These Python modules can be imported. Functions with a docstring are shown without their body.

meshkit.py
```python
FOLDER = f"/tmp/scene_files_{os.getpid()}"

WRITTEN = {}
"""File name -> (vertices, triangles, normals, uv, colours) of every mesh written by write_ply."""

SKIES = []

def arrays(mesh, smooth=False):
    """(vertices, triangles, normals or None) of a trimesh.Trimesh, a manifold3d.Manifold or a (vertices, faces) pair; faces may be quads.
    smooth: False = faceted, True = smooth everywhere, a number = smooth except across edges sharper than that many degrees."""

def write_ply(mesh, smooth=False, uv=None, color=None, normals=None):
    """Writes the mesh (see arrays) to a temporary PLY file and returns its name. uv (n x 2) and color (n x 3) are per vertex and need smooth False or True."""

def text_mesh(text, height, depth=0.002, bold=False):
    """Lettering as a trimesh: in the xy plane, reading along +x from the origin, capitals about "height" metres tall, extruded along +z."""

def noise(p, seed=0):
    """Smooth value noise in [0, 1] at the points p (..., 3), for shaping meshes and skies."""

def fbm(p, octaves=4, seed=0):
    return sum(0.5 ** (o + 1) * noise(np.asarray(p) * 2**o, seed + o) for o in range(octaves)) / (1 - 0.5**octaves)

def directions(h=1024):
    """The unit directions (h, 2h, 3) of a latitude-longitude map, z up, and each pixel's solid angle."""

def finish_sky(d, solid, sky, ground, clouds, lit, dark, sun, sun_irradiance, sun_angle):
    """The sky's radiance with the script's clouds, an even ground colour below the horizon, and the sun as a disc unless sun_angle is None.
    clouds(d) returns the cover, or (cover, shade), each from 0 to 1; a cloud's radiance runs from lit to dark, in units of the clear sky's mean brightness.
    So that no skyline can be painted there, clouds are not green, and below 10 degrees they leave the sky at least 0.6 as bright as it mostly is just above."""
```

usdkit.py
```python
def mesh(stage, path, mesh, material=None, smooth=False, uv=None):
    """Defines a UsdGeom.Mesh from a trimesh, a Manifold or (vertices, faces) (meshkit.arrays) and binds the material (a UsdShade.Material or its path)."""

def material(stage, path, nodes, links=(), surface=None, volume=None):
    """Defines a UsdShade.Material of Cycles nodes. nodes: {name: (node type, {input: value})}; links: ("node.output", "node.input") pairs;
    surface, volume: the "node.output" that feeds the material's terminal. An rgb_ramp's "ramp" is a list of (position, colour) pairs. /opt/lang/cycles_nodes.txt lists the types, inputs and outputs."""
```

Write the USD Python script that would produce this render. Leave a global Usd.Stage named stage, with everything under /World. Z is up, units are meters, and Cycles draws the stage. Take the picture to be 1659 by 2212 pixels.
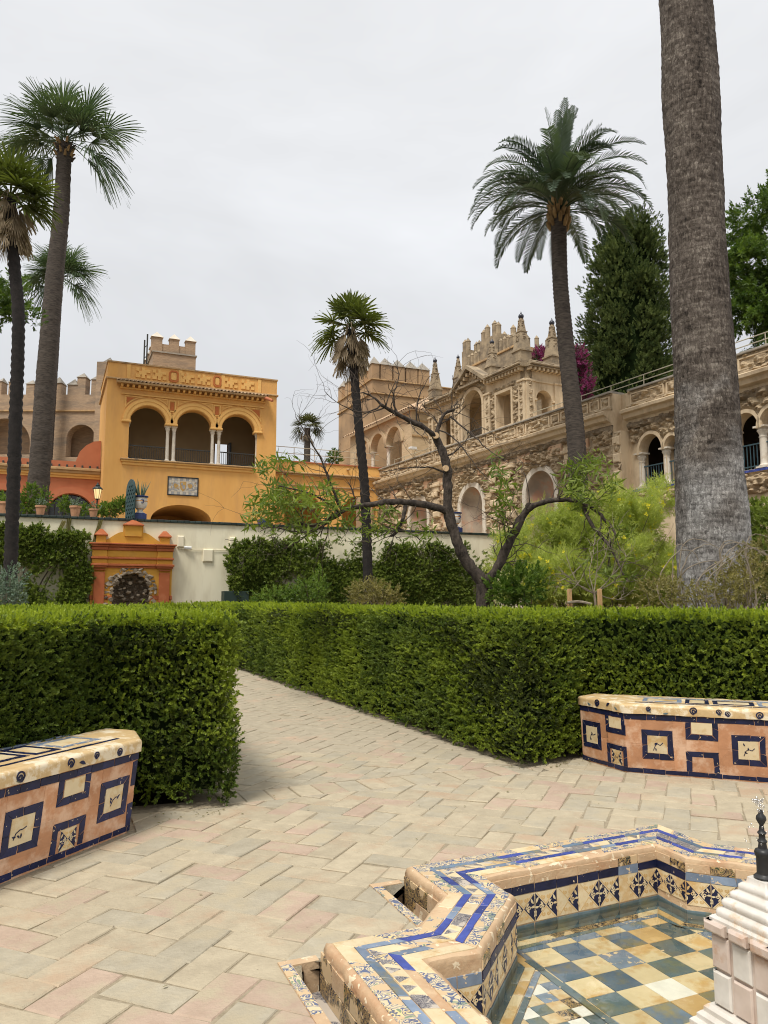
import math, random
import numpy as np
import trimesh, shapely
from shapely.geometry import Polygon, LineString, Point, box as sbox
from shapely.ops import unary_union
from shapely import affinity
from scipy.spatial import Delaunay
import usdkit, meshkit
from pxr import Usd, UsdGeom, UsdLux, UsdShade, Sdf, Gf, Vt

rng = np.random.default_rng(7)
rnd = random.Random(11)
PI = math.pi
SKYV = 3.35
stage = Usd.Stage.CreateInMemory()
UsdGeom.SetStageUpAxis(stage, UsdGeom.Tokens.z)
UsdGeom.SetStageMetersPerUnit(stage, 1.0)
UsdGeom.Xform.Define(stage, '/World')
UsdGeom.Scope.Define(stage, '/World/Looks')

# ------------------------------------------------------------------ camera, sky, sun
# world axes follow the garden: +y runs along the path towards the grotto, +x along the terrace wall
F, CX, CY, EYE = 1662.0, 829.5, 1106.0, 1.5
PITCH = math.atan(196 / 1662.0)
TH = math.radians(23.4)
FH = np.array([math.sin(TH), math.cos(TH), 0.0])
RT = np.array([math.cos(TH), -math.sin(TH), 0.0])
UPZ = np.array([0, 0, 1.0])
FWD = FH * math.cos(PITCH) + UPZ * math.sin(PITCH)
UPV = -FH * math.sin(PITCH) + UPZ * math.cos(PITCH)
cam = UsdGeom.Camera.Define(stage, '/World/camera')
cam.AddTransformOp().Set(Gf.Matrix4d(*RT, 0, *UPV, 0, *(-FWD), 0, 0, 0, EYE, 1))
cam.CreateFocalLengthAttr(26.0)
cam.CreateHorizontalApertureAttr(26.0 * 1659 / 1662)
cam.CreateVerticalApertureAttr(26.0 * 2212 / 1662)
cam.CreateClippingRangeAttr(Gf.Vec2f(0.05, 2000))
cam.CreateExposureAttr(1.15)

SUN_DIR = np.array([-0.38, -0.30, 0.87]); SUN_DIR /= np.linalg.norm(SUN_DIR)
SUN_EL = math.asin(SUN_DIR[2]); SUN_ROT = math.atan2(SUN_DIR[0], SUN_DIR[1])
usdkit.material(stage, '/World/Looks/sky_look', {
    'sky': ('sky_texture', {'sky_type': 'single_scattering', 'sun_disc': False, 'sun_elevation': SUN_EL, 'sun_rotation': SUN_ROT, 'aerosol_density': 3.0}),
    'tc': ('texture_coordinate', {}),
    'sep': ('separate_xyz', {}),
    'map': ('mapping', {'scale': (1.3, 1.3, 3.2)}),
    'n1': ('noise_texture', {'scale': 1.15, 'detail': 5.0, 'roughness': 0.55, 'distortion': 0.35}),
    'cloud': ('rgb_ramp', {'ramp': [(0.28, (SKYV * .82, SKYV * .825, SKYV * .83)), (0.5, (SKYV * .95, SKYV * .955, SKYV * .965)), (0.72, (SKYV * 1.1, SKYV * 1.11, SKYV * 1.13))]}),
    'zen': ('map_range', {'from_min': 0.0, 'from_max': 1.0, 'to_min': 0.80, 'to_max': 1.60}),
    'zm': ('mix', {'mix_type': 'multiply', 'fac': 1.0}),
    'zc': ('combine_color', {}),
    'mx': ('mix', {'mix_type': 'mix', 'fac': 0.93}),
    'bg': ('background_shader', {'strength': 0.1}),
}, [('tc.generated', 'map.vector'), ('map.vector', 'n1.vector'), ('n1.fac', 'cloud.fac'),
    ('tc.generated', 'sep.vector'), ('sep.z', 'zen.value'), ('zen.result', 'zc.r'), ('zen.result', 'zc.g'), ('zen.result', 'zc.b'),
    ('cloud.color', 'zm.color1'), ('zc.color', 'zm.color2'),
    ('sky.color', 'mx.color1'), ('zm.color', 'mx.color2'), ('mx.color', 'bg.color')], surface='bg.background')
dome = UsdLux.DomeLight.Define(stage, '/World/sky')
UsdShade.MaterialBindingAPI.Apply(dome.GetPrim()).Bind(UsdShade.Material.Get(stage, '/World/Looks/sky_look'))
dome.GetPrim().SetCustomDataByKey('kind', 'structure')
sun = UsdLux.DistantLight.Define(stage, '/World/sun')
sun.CreateIntensityAttr(0.4)
sun.CreateAngleAttr(16.0)
sun.CreateNormalizeAttr(True)
sun.CreateColorAttr(Gf.Vec3f(1.0, 0.965, 0.90))
zx_ = SUN_DIR; xx_ = np.cross([0, 1, 0.0], zx_); xx_ /= np.linalg.norm(xx_); yx_ = np.cross(zx_, xx_)
sun.AddTransformOp().Set(Gf.Matrix4d(*xx_, 0, *yx_, 0, *zx_, 0, 0, 0, 60, 1))

# ------------------------------------------------------------------ helpers
def ray(px, py):
    return RT * ((px - CX) / F) + UPV * (-(py - CY) / F) + FWD
def onz(px, py, z=0.0):
    d = ray(px, py); return np.array([0, 0, EYE]) + d * ((z - EYE) / d[2])
def onD(px, py, D):
    d = ray(px, py); return np.array([0, 0, EYE]) + d * (D / d.dot(FH))

class Frame:
    """A wall plane: x runs to the right as seen from outside, y is up, z points out of the wall."""
    def __init__(self, o, xd):
        x = np.array([xd[0], xd[1], 0.0]); x /= np.linalg.norm(x)
        y = np.array([0, 0, 1.0]); z = np.cross(x, y)
        self.M = np.eye(4); self.M[:3, 0], self.M[:3, 1], self.M[:3, 2], self.M[:3, 3] = x, y, z, o
    def __call__(self, v):
        v = np.asarray(v, float); return v @ self.M[:3, :3].T + self.M[:3, 3]
    def pix(self, px, py, off=0.0):
        d = ray(px, py); n = self.M[:3, 2]; o = self.M[:3, 3] + n * off
        e = np.array([0, 0, EYE]); p = e + d * ((o - e).dot(n) / d.dot(n)) - self.M[:3, 3]
        return np.array([p.dot(self.M[:3, 0]), p.dot(self.M[:3, 1])])

IDF = Frame((0, 0, 0), (1, 0))
class Flat:
    """The ground as a frame: x, y in the plan and z up."""
    def __call__(self, v): return np.asarray(v, float)
FLAT = Flat()

class MB:
    def __init__(self): self.v, self.f, self.n = [], [], 0
    def add(self, v, f, fr=None):
        v = np.asarray(v, float); f = np.asarray(f, int)
        if len(v) == 0 or len(f) == 0: return self
        if f.shape[1] == 4: f = np.vstack([f[:, [0, 1, 2]], f[:, [0, 2, 3]]])
        if fr is not None: v = fr(v)
        self.v.append(v); self.f.append(f + self.n); self.n += len(v); return self
    def mesh(self, m, fr=None): return self.add(m.vertices, m.faces, fr)
    def box(self, x0, x1, y0, y1, z0, z1, fr=None, ch=0.0):
        if ch <= 0:
            v = [(x, y, z) for z in (z0, z1) for y in (y0, y1) for x in (x0, x1)]
            f = [(0, 2, 3, 1), (4, 5, 7, 6), (0, 1, 5, 4), (2, 6, 7, 3), (0, 4, 6, 2), (1, 3, 7, 5)]
            return self.add(v, f, fr)
        # chamfer on the +z face
        c = ch
        v = [(x0, y0, z0), (x1, y0, z0), (x1, y1, z0), (x0, y1, z0), (x0, y0, z1 - c), (x1, y0, z1 - c), (x1, y1, z1 - c), (x0, y1, z1 - c),
             (x0 + c, y0 + c, z1), (x1 - c, y0 + c, z1), (x1 - c, y1 - c, z1), (x0 + c, y1 - c, z1)]
        f = [(3, 2, 1, 0), (8, 9, 10, 11)]
        for a in (0, 4):
            f += [(a + i, a + (i + 1) % 4, a + 4 + (i + 1) % 4, a + 4 + i) for i in range(4)]
        return self.add(v, f, fr)
    def prism(self, poly, d0, d1, fr=None):
        for g in getattr(poly, 'geoms', [poly]):
            if g.is_empty or g.area < 1e-7 or g.geom_type != 'Polygon': continue
            m = trimesh.creation.extrude_polygon(g, d1 - d0, engine='earcut')
            v = np.array(m.vertices); v[:, 2] += d0
            self.add(v, m.faces, fr)
        return self
    def hull_prism(self, p0, p1, fr=None):
        """closed loft between two loops with the same number of points (caps as fans)"""
        n = len(p0); v = np.vstack([p0, p1]); f = [(i, (i + 1) % n, n + (i + 1) % n, n + i) for i in range(n)]
        self.add(v, f, fr)
        self.add(p0, [(0, i + 1, i) for i in range(1, n - 1)], fr); self.add(p1, [(0, i, i + 1) for i in range(1, n - 1)], fr)
        return self
    def loft(self, loops, fr=None, cap=True):
        n = len(loops[0]); v = np.vstack(loops); f = []
        for k in range(len(loops) - 1):
            f += [(k * n + i, k * n + (i + 1) % n, (k + 1) * n + (i + 1) % n, (k + 1) * n + i) for i in range(n)]
        self.add(v, f, fr)
        if cap:
            self.add(loops[0], [(0, i + 1, i) for i in range(1, n - 1)], fr); self.add(loops[-1], [(0, i, i + 1) for i in range(1, n - 1)], fr)
        return self
    def lathe(self, prof, c=(0, 0, 0), n=12, fr=None, cap=True, rot=0.0):
        a = np.arange(n) * 2 * PI / n + rot
        loops = [np.stack([c[0] + r * np.cos(a), c[1] + r * np.sin(a), np.full(n, c[2] + z)], 1) for r, z in prof]
        return self.loft(loops, fr, cap)
    def vlathe(self, prof, c, n=10, fr=None, cap=True):
        """like lathe, upright in a wall frame (frame y is up)"""
        a = -np.arange(n) * 2 * PI / n
        loops = [np.stack([c[0] + r * np.cos(a), np.full(n, c[1] + z), c[2] + r * np.sin(a)], 1) for r, z in prof]
        return self.loft(loops, fr, cap)
    def tube(self, pts, rad, n=6, cap=True, fr=None, wob=0.0):
        pts = np.asarray(pts, float); rad = np.broadcast_to(rad, len(pts)); loops = []
        t = np.gradient(pts, axis=0); t /= np.maximum(np.linalg.norm(t, axis=1, keepdims=True), 1e-9)
        ref = np.array([0.3, 0.2, 0.93]); ref = ref if abs(t[0].dot(ref)) < 0.9 else np.array([1, 0, 0.0])
        u = np.cross(t[0], ref); u /= np.linalg.norm(u); a = np.arange(n) * 2 * PI / n
        for p, tt, r in zip(pts, t, rad):
            u = u - tt * u.dot(tt); u /= np.linalg.norm(u); w = np.cross(tt, u)
            rr = r * (1 + wob * (rng.random(n) - .5)) if wob else np.full(n, r)
            loops.append(p + (np.cos(a) * rr)[:, None] * u + (np.sin(a) * rr)[:, None] * w)
        return self.loft(loops, fr, cap)
    def arrays(self): return np.vstack(self.v), np.vstack(self.f)
    def build(self, name, material, parent=None, smooth=False, label=None): return put(name, self.arrays(), material, parent, smooth, label)

counts, base_of = {}, {}
def numbered(parent, name):
    k = (parent, name); i = counts.get(k, 0); counts[k] = i + 1
    return f'{parent}/{name}' + (f'_{i:03d}' if i else '')
def put(name, vf, material, parent=None, smooth=False, label=None):
    par = str(parent.GetPath()) if parent is not None else '/World'
    path = numbered(par, name); v, f = vf
    b = base_of.get('/'.join(path.split('/')[:3]))
    if b is not None and parent is not None: v = np.asarray(v) - b
    p = usdkit.mesh(stage, path, (v, f), LOOK[material] if isinstance(material, str) else material, smooth).GetPrim()
    if label: p.SetCustomDataByKey('label', label)
    return p
def tag(p, label=None, cat=None, group=None, kind=None):
    for k, x in (('label', label), ('category', cat), ('group', group), ('kind', kind)):
        if x: p.SetCustomDataByKey(k, x)
    return p
def thing(name, label, cat, loc=(0, 0, 0), group=None, kind=None):
    path = numbered('/World', name); x = UsdGeom.Xform.Define(stage, path)
    x.AddTranslateOp().Set(Gf.Vec3d(*map(float, loc))); base_of[path] = np.array(loc, float)
    return tag(x.GetPrim(), label, cat, group, kind)
def struct(name, mb, material, smooth=False): return tag(mb.build(name, material, None, smooth), kind='structure')

def noise(p, s=1.0, seed=0): return meshkit.noise(np.asarray(p) * s, seed)
def fbm(p, s=1.0, o=4, seed=0): return meshkit.fbm(np.asarray(p) * s, o, seed)

def arch_poly(cx, half, y0, ys, ratio=1.0, n=20):
    a = np.linspace(0, PI, n)
    return Polygon([(cx + half, y0)] + [(cx + half * math.cos(t), ys + half * ratio * math.sin(t)) for t in a] + [(cx - half, y0)])
def ring_arch(cx, half, w, y0, ys, ratio=1.0):
    return arch_poly(cx, half + w, y0, ys, ratio).difference(arch_poly(cx, half, y0 - .01, ys, ratio))
# ------------------------------------------------------------------ materials
LOOK = {}
def srgb(r, g, b): return tuple((c / 255 / 12.92 if c <= 10 else ((c / 255 + .055) / 1.055) ** 2.4) for c in (r, g, b))
def mul(c, k): return tuple(min(1, x * k) for x in c)
def mixc(a, b, t): return tuple(x * (1 - t) + y * t for x, y in zip(a, b))
def look(name, col, col2=None, scale=6.0, rough=0.75, bump=0.3, bscale=40.0, bdist=0.01, stain=None, sscale=1.0, slo=0.5, shi=0.72, chip=None, cscale=25.0, cat=0.62, per=0.0, spec=0.35, stretch=None, island=0.0, coat=0.0, detail=5.0):
    """Two-tone mottled surface; stain: a third colour in larger blotches; chip: worn spots; per: tone differs per object; island: tone differs per loose piece."""
    col2 = col2 or mul(col, 0.78)
    N = {'g': ('geometry', {}), 'n': ('noise_texture', {'scale': scale, 'detail': detail, 'roughness': .6}),
         'r': ('rgb_ramp', {'ramp': [(0.33, col2), (0.67, col)]}),
         'p': ('principled_bsdf', {'roughness': rough, 'specular_ior_level': spec, 'coat_weight': coat, 'coat_roughness': 0.15})}
    L = []
    src = 'g.position'
    if stretch:
        N['m'] = ('mapping', {'scale': stretch}); L.append(('g.position', 'm.vector')); src = 'm.vector'
    L += [(src, 'n.vector'), ('n.fac', 'r.fac')]
    out = 'r.color'
    if stain:
        N['sn'] = ('noise_texture', {'scale': sscale, 'detail': 6.0, 'roughness': .65})
        N['sr'] = ('map_range', {'from_min': slo, 'from_max': shi, 'clamp': True})
        N['sm'] = ('mix', {'mix_type': 'mix', 'color2': stain})
        L += [(src, 'sn.vector'), ('sn.fac', 'sr.value'), ('sr.result', 'sm.fac'), (out, 'sm.color1')]; out = 'sm.color'
    if per or island:
        N['oi'] = ('object_info', {})
        N['pr'] = ('map_range', {'to_min': 1 - (per or island), 'to_max': 1 + (per or island)})
        N['hs'] = ('hsv', {'hue': 0.5, 'saturation': 1.0})
        L += [('oi.random' if per else 'g.random_per_island', 'pr.value'), ('pr.result', 'hs.value'), (out, 'hs.color')]; out = 'hs.color'
    if chip:
        N['cn'] = ('noise_texture', {'scale': cscale, 'detail': 4.0, 'roughness': .6})
        N['cr'] = ('map_range', {'from_min': cat, 'from_max': cat + .02, 'clamp': True})
        N['cm'] = ('mix', {'mix_type': 'mix', 'color2': chip})
        L += [('g.position', 'cn.vector'), ('cn.fac', 'cr.value'), ('cr.result', 'cm.fac'), (out, 'cm.color1')]; out = 'cm.color'
    L.append((out, 'p.base_color'))
    if bump:
        N['bn'] = ('noise_texture', {'scale': bscale, 'detail': 5.0, 'roughness': .6}); N['b'] = ('bump', {'strength': bump, 'distance': bdist})
        L += [(src, 'bn.vector'), ('bn.fac', 'b.height'), ('b.normal', 'p.normal')]
    LOOK[name] = usdkit.material(stage, '/World/Looks/' + name, N, L, surface='p.BSDF')
def leaf_look(name, dark, light, trans=0.35, rough=0.45, per='object', hue=0.0, spec=0.3, dead=None, deadat=.93):
    """Leaf: tone differs from leaf to leaf or clump to clump, some light shines through."""
    N = {'g': ('geometry', {}), 'oi': ('object_info', {}), 'a': ('math', {'math_type': 'multiply', 'value2': 0.55}), 'b': ('math', {'math_type': 'multiply_add', 'value2': 0.45}),
         'n': ('noise_texture', {'scale': 1.3, 'detail': 3.0}), 'nm': ('math', {'math_type': 'multiply_add', 'value2': 0.9, 'value3': -0.45}), 'ad': ('math', {'math_type': 'add', 'use_clamp': True}),
         'r': ('rgb_ramp', {'ramp': [(0.0, dark), (1.0, light)] + ([(deadat, light), (deadat + .03, dead), (1.0, dead)] if dead else [])}),
         'p': ('principled_bsdf', {'roughness': rough, 'specular_ior_level': spec}), 't': ('translucent_bsdf', {}), 'tm': ('mix', {'mix_type': 'multiply', 'fac': 1.0, 'color2': (1.0, 1.05, 0.55)}), 'x': ('mix_closure', {'fac': trans})}
    if dead: N['r'][1]['ramp'] = [(0.0, dark), (deadat, light), (deadat + .02, dead), (1.0, dead)]
    L = [('g.random_per_island', 'a.value1'), ('oi.random', 'b.value1'), ('a.value', 'b.value3'), ('g.position', 'n.vector'), ('n.fac', 'nm.value1'), ('b.value', 'ad.value1'), ('nm.value', 'ad.value2'),
         ('ad.value', 'r.fac'), ('r.color', 'p.base_color'), ('r.color', 'tm.color1'), ('tm.color', 't.color'), ('p.BSDF', 'x.closure1'), ('t.BSDF', 'x.closure2')]
    LOOK[name] = usdkit.material(stage, '/World/Looks/' + name, N, L, surface='x.closure')

# paving and tiles
look('paver', (.43, .366, .255), (.35, .295, .205), 9, .85, .7, 50, .008, chip=(.19, .155, .11), cscale=38, cat=.70, stain=(.385, .285, .19), sscale=2.2, slo=.52, shi=.66, per=.07)
look('paver_rose', (.425, .32, .24), (.36, .265, .195), 9, .85, .7, 50, .008, chip=(.19, .155, .11), cscale=38, cat=.70, stain=(.39, .33, .225), sscale=3.5, slo=.46, shi=.62, per=.06)
look('paver_grey', (.39, .345, .255), (.315, .275, .20), 9, .85, .7, 50, .008, chip=(.19, .155, .11), cscale=38, cat=.70, stain=(.39, .33, .225), sscale=3, slo=.46, shi=.62, per=.06)
look('mortar', (.33, .275, .19), (.22, .18, .12), 30, .95, .6, 90, .005)
look('earth', (.14, .10, .065), (.09, .065, .04), 8, .95, .7, 30, .02)
GL = dict(rough=.36, spec=.3, bump=.12, bscale=30, bdist=.003)
CHIP = (.62, .47, .29)
look('tile_navy', (.014, .018, .055), (.008, .010, .030), 14, chip=CHIP, cscale=34, cat=.665, per=.25, **GL)
look('tile_cobalt', (.050, .075, .29), (.035, .05, .19), 14, chip=CHIP, cscale=30, cat=.66, per=.3, **GL)
look('tile_faded', (.20, .25, .33), (.14, .18, .24), 14, chip=CHIP, cscale=26, cat=.60, per=.2, **GL)
look('tile_teal', (.105, .15, .165), (.07, .10, .11), 14, stain=(.16, .15, .07), sscale=5, chip=CHIP, cscale=16, cat=.66, per=.25, **GL)
look('tile_cream', (.64, .53, .34), (.56, .45, .27), 9, stain=(.50, .32, .13), sscale=6, slo=.50, shi=.64, per=.10, **GL)
look('tile_white', (.72, .70, .64), (.62, .60, .54), 12, per=.06, **GL)
look('tile_ochre', (.55, .37, .16), (.47, .30, .12), 10, stain=(.60, .45, .26), sscale=6, per=.08, **GL)
look('tile_teal2', (.13, .185, .25), (.085, .125, .18), 10, stain=(.20, .175, .09), sscale=6, slo=.48, shi=.62, per=.25, **GL)
look('paver_far', (.43, .37, .268), (.35, .298, .215), 9, .85, .5, 60, .004, stain=(.46, .34, .24), sscale=2.2, slo=.54, shi=.68, island=.08)
look('terracotta', (.47, .235, .12), (.37, .18, .09), 7, .6, .35, 40, .006, stain=(.56, .36, .235), sscale=6, slo=.48, shi=.62, per=.10)
look('rim_clay', (.54, .39, .24), (.45, .305, .18), 8, .65, .5, 45, .008, chip=(.66, .55, .38), cscale=20, cat=.60, stain=(.42, .24, .13), sscale=5, slo=.5, shi=.66)
look('ledge_clay', (.60, .44, .23), (.50, .345, .165), 8, .5, .4, 45, .008, stain=(.70, .60, .43), sscale=8, slo=.50, shi=.58)
def print_look(name, ground, inks, scale=13.0, wear=(.55, .40, .23)):
    """Worn hand-painted tile: scrolls of several inks over a pale ground."""
    N = {'g': ('geometry', {}), 'n': ('noise_texture', {'scale': scale, 'detail': 1.0, 'distortion': 2.2}), 'n2': ('noise_texture', {'scale': scale * .55, 'detail': 1.0, 'distortion': 1.0}), 'w': ('noise_texture', {'scale': 11.0, 'detail': 4.0}),
         'r': ('rgb_ramp', {'interpolate': False, 'ramp': [(0, ground), (.40, inks[0]), (.475, ground), (.54, inks[0]), (.60, ground), (.68, inks[1])]}),
         'r2': ('rgb_ramp', {'interpolate': False, 'ramp': [(0, inks[2]), (.34, ground), (.62, ground), (.66, inks[1])]}),
         'm': ('mix', {'mix_type': 'multiply', 'fac': .8}), 'wm': ('map_range', {'from_min': .54, 'from_max': .57, 'clamp': True}), 'm2': ('mix', {'mix_type': 'mix', 'color2': wear}), 'p': ('principled_bsdf', {'roughness': .35})}
    L = [('g.position', 'n.vector'), ('g.position', 'n2.vector'), ('g.position', 'w.vector'), ('n.fac', 'r.fac'), ('n2.fac', 'r2.fac'), ('r.color', 'm.color1'), ('r2.color', 'm.color2'), ('w.fac', 'wm.value'), ('wm.result', 'm2.fac'), ('m.color', 'm2.color1'), ('m2.color', 'p.base_color')]
    LOOK[name] = usdkit.material(stage, '/World/Looks/' + name, N, L, surface='p.BSDF')
print_look('print_scroll', (.74, .66, .50), [(.13, .17, .34), (.24, .34, .27), (.88, .70, .36)])
print_look('print_dark', (.56, .44, .26), [(.02, .025, .06), (.06, .10, .06), (.60, .42, .14)], 20)
print_look('print_grey', (.50, .47, .44), [(.13, .13, .17), (.20, .18, .19), (.70, .66, .58)], 30, (.46, .40, .33))
# water
LOOK['water'] = usdkit.material(stage, '/World/Looks/water', {
    'g': ('geometry', {}), 'n': ('noise_texture', {'scale': 5.5, 'detail': 2.0}), 'b': ('bump', {'strength': .30, 'distance': .02}), 't': ('transparent_bsdf', {'color': (.95, .96, .92)}), 'gl': ('glossy_bsdf', {'roughness': 0.015, 'color': (1, 1, 1)}), 'fr': ('fresnel', {'IOR': 1.33}), 'x': ('mix_closure', {})},
    [('g.position', 'n.vector'), ('n.fac', 'b.height'), ('b.normal', 'gl.normal'), ('fr.fac', 'x.fac'), ('t.BSDF', 'x.closure1'), ('gl.BSDF', 'x.closure2')], surface='x.closure')
LOOK['splash'] = usdkit.material(stage, '/World/Looks/splash', {'t': ('transparent_bsdf', {'color': (.97, .97, .97)}), 'gl': ('glossy_bsdf', {'roughness': .02}), 'x': ('mix_closure', {'fac': .3})}, [('t.BSDF', 'x.closure1'), ('gl.BSDF', 'x.closure2')], surface='x.closure')
look('marble', (.68, .645, .585), (.54, .50, .44), 9, .38, .15, 20, .004, stain=(.55, .37, .21), sscale=6, slo=.54, shi=.66)
look('marble_pink', (.60, .50, .43), (.50, .40, .33), 9, .40, .15, 20, .004, stain=(.46, .28, .17), sscale=6, slo=.55, shi=.68)
look('iron', (.018, .018, .02), (.03, .03, .03), 20, .42, .2, 60, .002)
# buildings
look('orange', (.74, .41, .125), (.67, .35, .10), 1.1, .85, .25, 25, .01, stain=(.58, .31, .11), sscale=.9, slo=.48, shi=.72, stretch=(1.5, 1.5, .35))
look('orange_pale', (.78, .46, .15), (.71, .40, .12), 2, .85, .2, 25, .01, stain=(.45, .25, .10), sscale=1.2, slo=.58, shi=.8)
look('orange_red', (.52, .16, .045), (.46, .14, .04), 3, .85, .2, 25, .01)
look('pink', (.50, .175, .085), (.43, .145, .07), 1.4, .88, .25, 25, .01, stain=(.34, .14, .085), sscale=.8, slo=.55, shi=.75)
look('gutter_stone', (.50, .33, .16), (.40, .25, .12), 3, .85, .3, 25, .01, stain=(.20, .15, .10), sscale=2, slo=.55, shi=.7)
look('brick_old', (.43, .305, .195), (.31, .215, .14), 3, .9, .6, 9, .04, stain=(.24, .185, .135), sscale=.5, slo=.48, shi=.66, stretch=(1, 1, 4))
look('merlon_top', (.36, .32, .26), (.25, .225, .19), 3, .9, .4, 20, .02)
look('merlon_pale', (.66, .60, .50), (.55, .49, .40), 3, .9, .4, 20, .02)
look('tower_brick', (.49, .325, .18), (.39, .25, .135), 2.0, .9, .4, 12, .02, stain=(.24, .16, .095), sscale=.5, slo=.46, shi=.66)
look('tower_pale', (.58, .45, .285), (.47, .355, .215), 2.5, .9, .4, 30, .02, stretch=(1, 1, 6))
look('plaster_old', (.66, .525, .35), (.57, .44, .285), 1.6, .85, .4, 18, .02, stain=(.36, .265, .165), sscale=1.3, slo=.48, shi=.70, stretch=(1.4, 1.4, .5))
look('plaster_rose', (.57, .36, .225), (.49, .29, .17), 1.2, .85, .35, 18, .02, stain=(.60, .47, .31), sscale=.8, slo=.48, shi=.66)
look('fresco', (.46, .37, .275), (.29, .23, .175), 1.5, .85, .2, 18, .02, stain=(.45, .25, .16), sscale=1.1, slo=.5, shi=.62)
look('rockwork', (.50, .38, .24), (.27, .20, .125), 3.6, .92, 1.0, 9, .08, stain=(.54, .43, .28), sscale=1.7, slo=.5, shi=.7)
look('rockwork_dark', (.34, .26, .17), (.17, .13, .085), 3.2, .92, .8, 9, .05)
look('inner_wall', (.44, .32, .18), (.38, .27, .15), 1.2, .9, .2, 20, .01)
look('inner_shaded', (.25, .19, .12), (.20, .15, .09), 1.2, .9, .2, 20, .01)  # darker copy of the inner wall, interior shade put into the colour
look('dark_wood_and_shade', (.045, .03, .02), (.03, .02, .014), 8, .7)  # dark ceiling wood; also paints the shade inside the gallery arcade
look('cream', (.80, .745, .56), (.74, .675, .49), 1.2, .85, .3, 14, .012, stain=(.56, .49, .34), sscale=.9, slo=.50, shi=.78, stretch=(1.5, 1.5, .4))
look('cream_patch', (.78, .71, .53), (.72, .65, .47), 2, .85, .2, 14, .01)
look('coping', (.020, .035, .028), (.012, .02, .017), 8, .3, .2, 20, .004, per=.3, spec=.5)
look('white_column', (.70, .64, .54), (.58, .51, .41), 5, .6, .2, 20, .005, stain=(.45, .36, .26), sscale=3, slo=.55, shi=.7)
look('rail', (.05, .05, .045), (.035, .035, .03), 8, .5)
look('rail_pale', (.42, .38, .27), (.36, .32, .23), 8, .5)
look('rail_teal', (.045, .085, .10), (.03, .06, .075), 8, .45)
look('roof_tile', (.52, .36, .22), (.40, .27, .165), 4, .85, .4, 25, .01, stain=(.30, .24, .17), sscale=2, slo=.5, shi=.7, per=.22)
look('finial', (.03, .032, .045), (.02, .02, .03), 8, .25, spec=.6)
look('spire_stone', (.41, .32, .205), (.28, .215, .14), 3, .9, .5, 14, .03, stain=(.19, .15, .105), sscale=1.8, slo=.46, shi=.64)
look('grotto_orange', (.66, .345, .055), (.60, .30, .045), 3, .85, .2, 25, .008, stain=(.56, .29, .06), sscale=2.2, slo=.55, shi=.75)
look('grotto_red', (.43, .125, .045), (.37, .105, .038), 3, .85, .2, 25, .008, stain=(.50, .19, .09), sscale=3, slo=.55, shi=.75)
look('grotto_stone', (.36, .295, .215), (.22, .175, .125), 8, .92, .6, 20, .02, per=.25)
look('grotto_deep', (.20, .15, .10), (.10, .075, .05), 5, .92, .8, 14, .04)
look('pot_clay', (.50, .27, .15), (.42, .215, .115), 9, .85, .2, 40, .004)
look('vase_white', (.66, .62, .54), (.56, .51, .43), 8, .3, .1, 30, .003)
look('vase_blue', (.03, .05, .15), (.02, .03, .09), 8, .3)
look('vase_orange', (.55, .25, .06), (.47, .2, .05), 8, .35)
look('panel_green', (.018, .045, .045), (.03, .075, .075), 14, .4, .4, 30, .01)
look('box_green', (.02, .04, .03), (.015, .03, .024), 8, .6)
look('white_paint', (.70, .70, .68), (.62, .62, .60), 8, .45)
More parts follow.
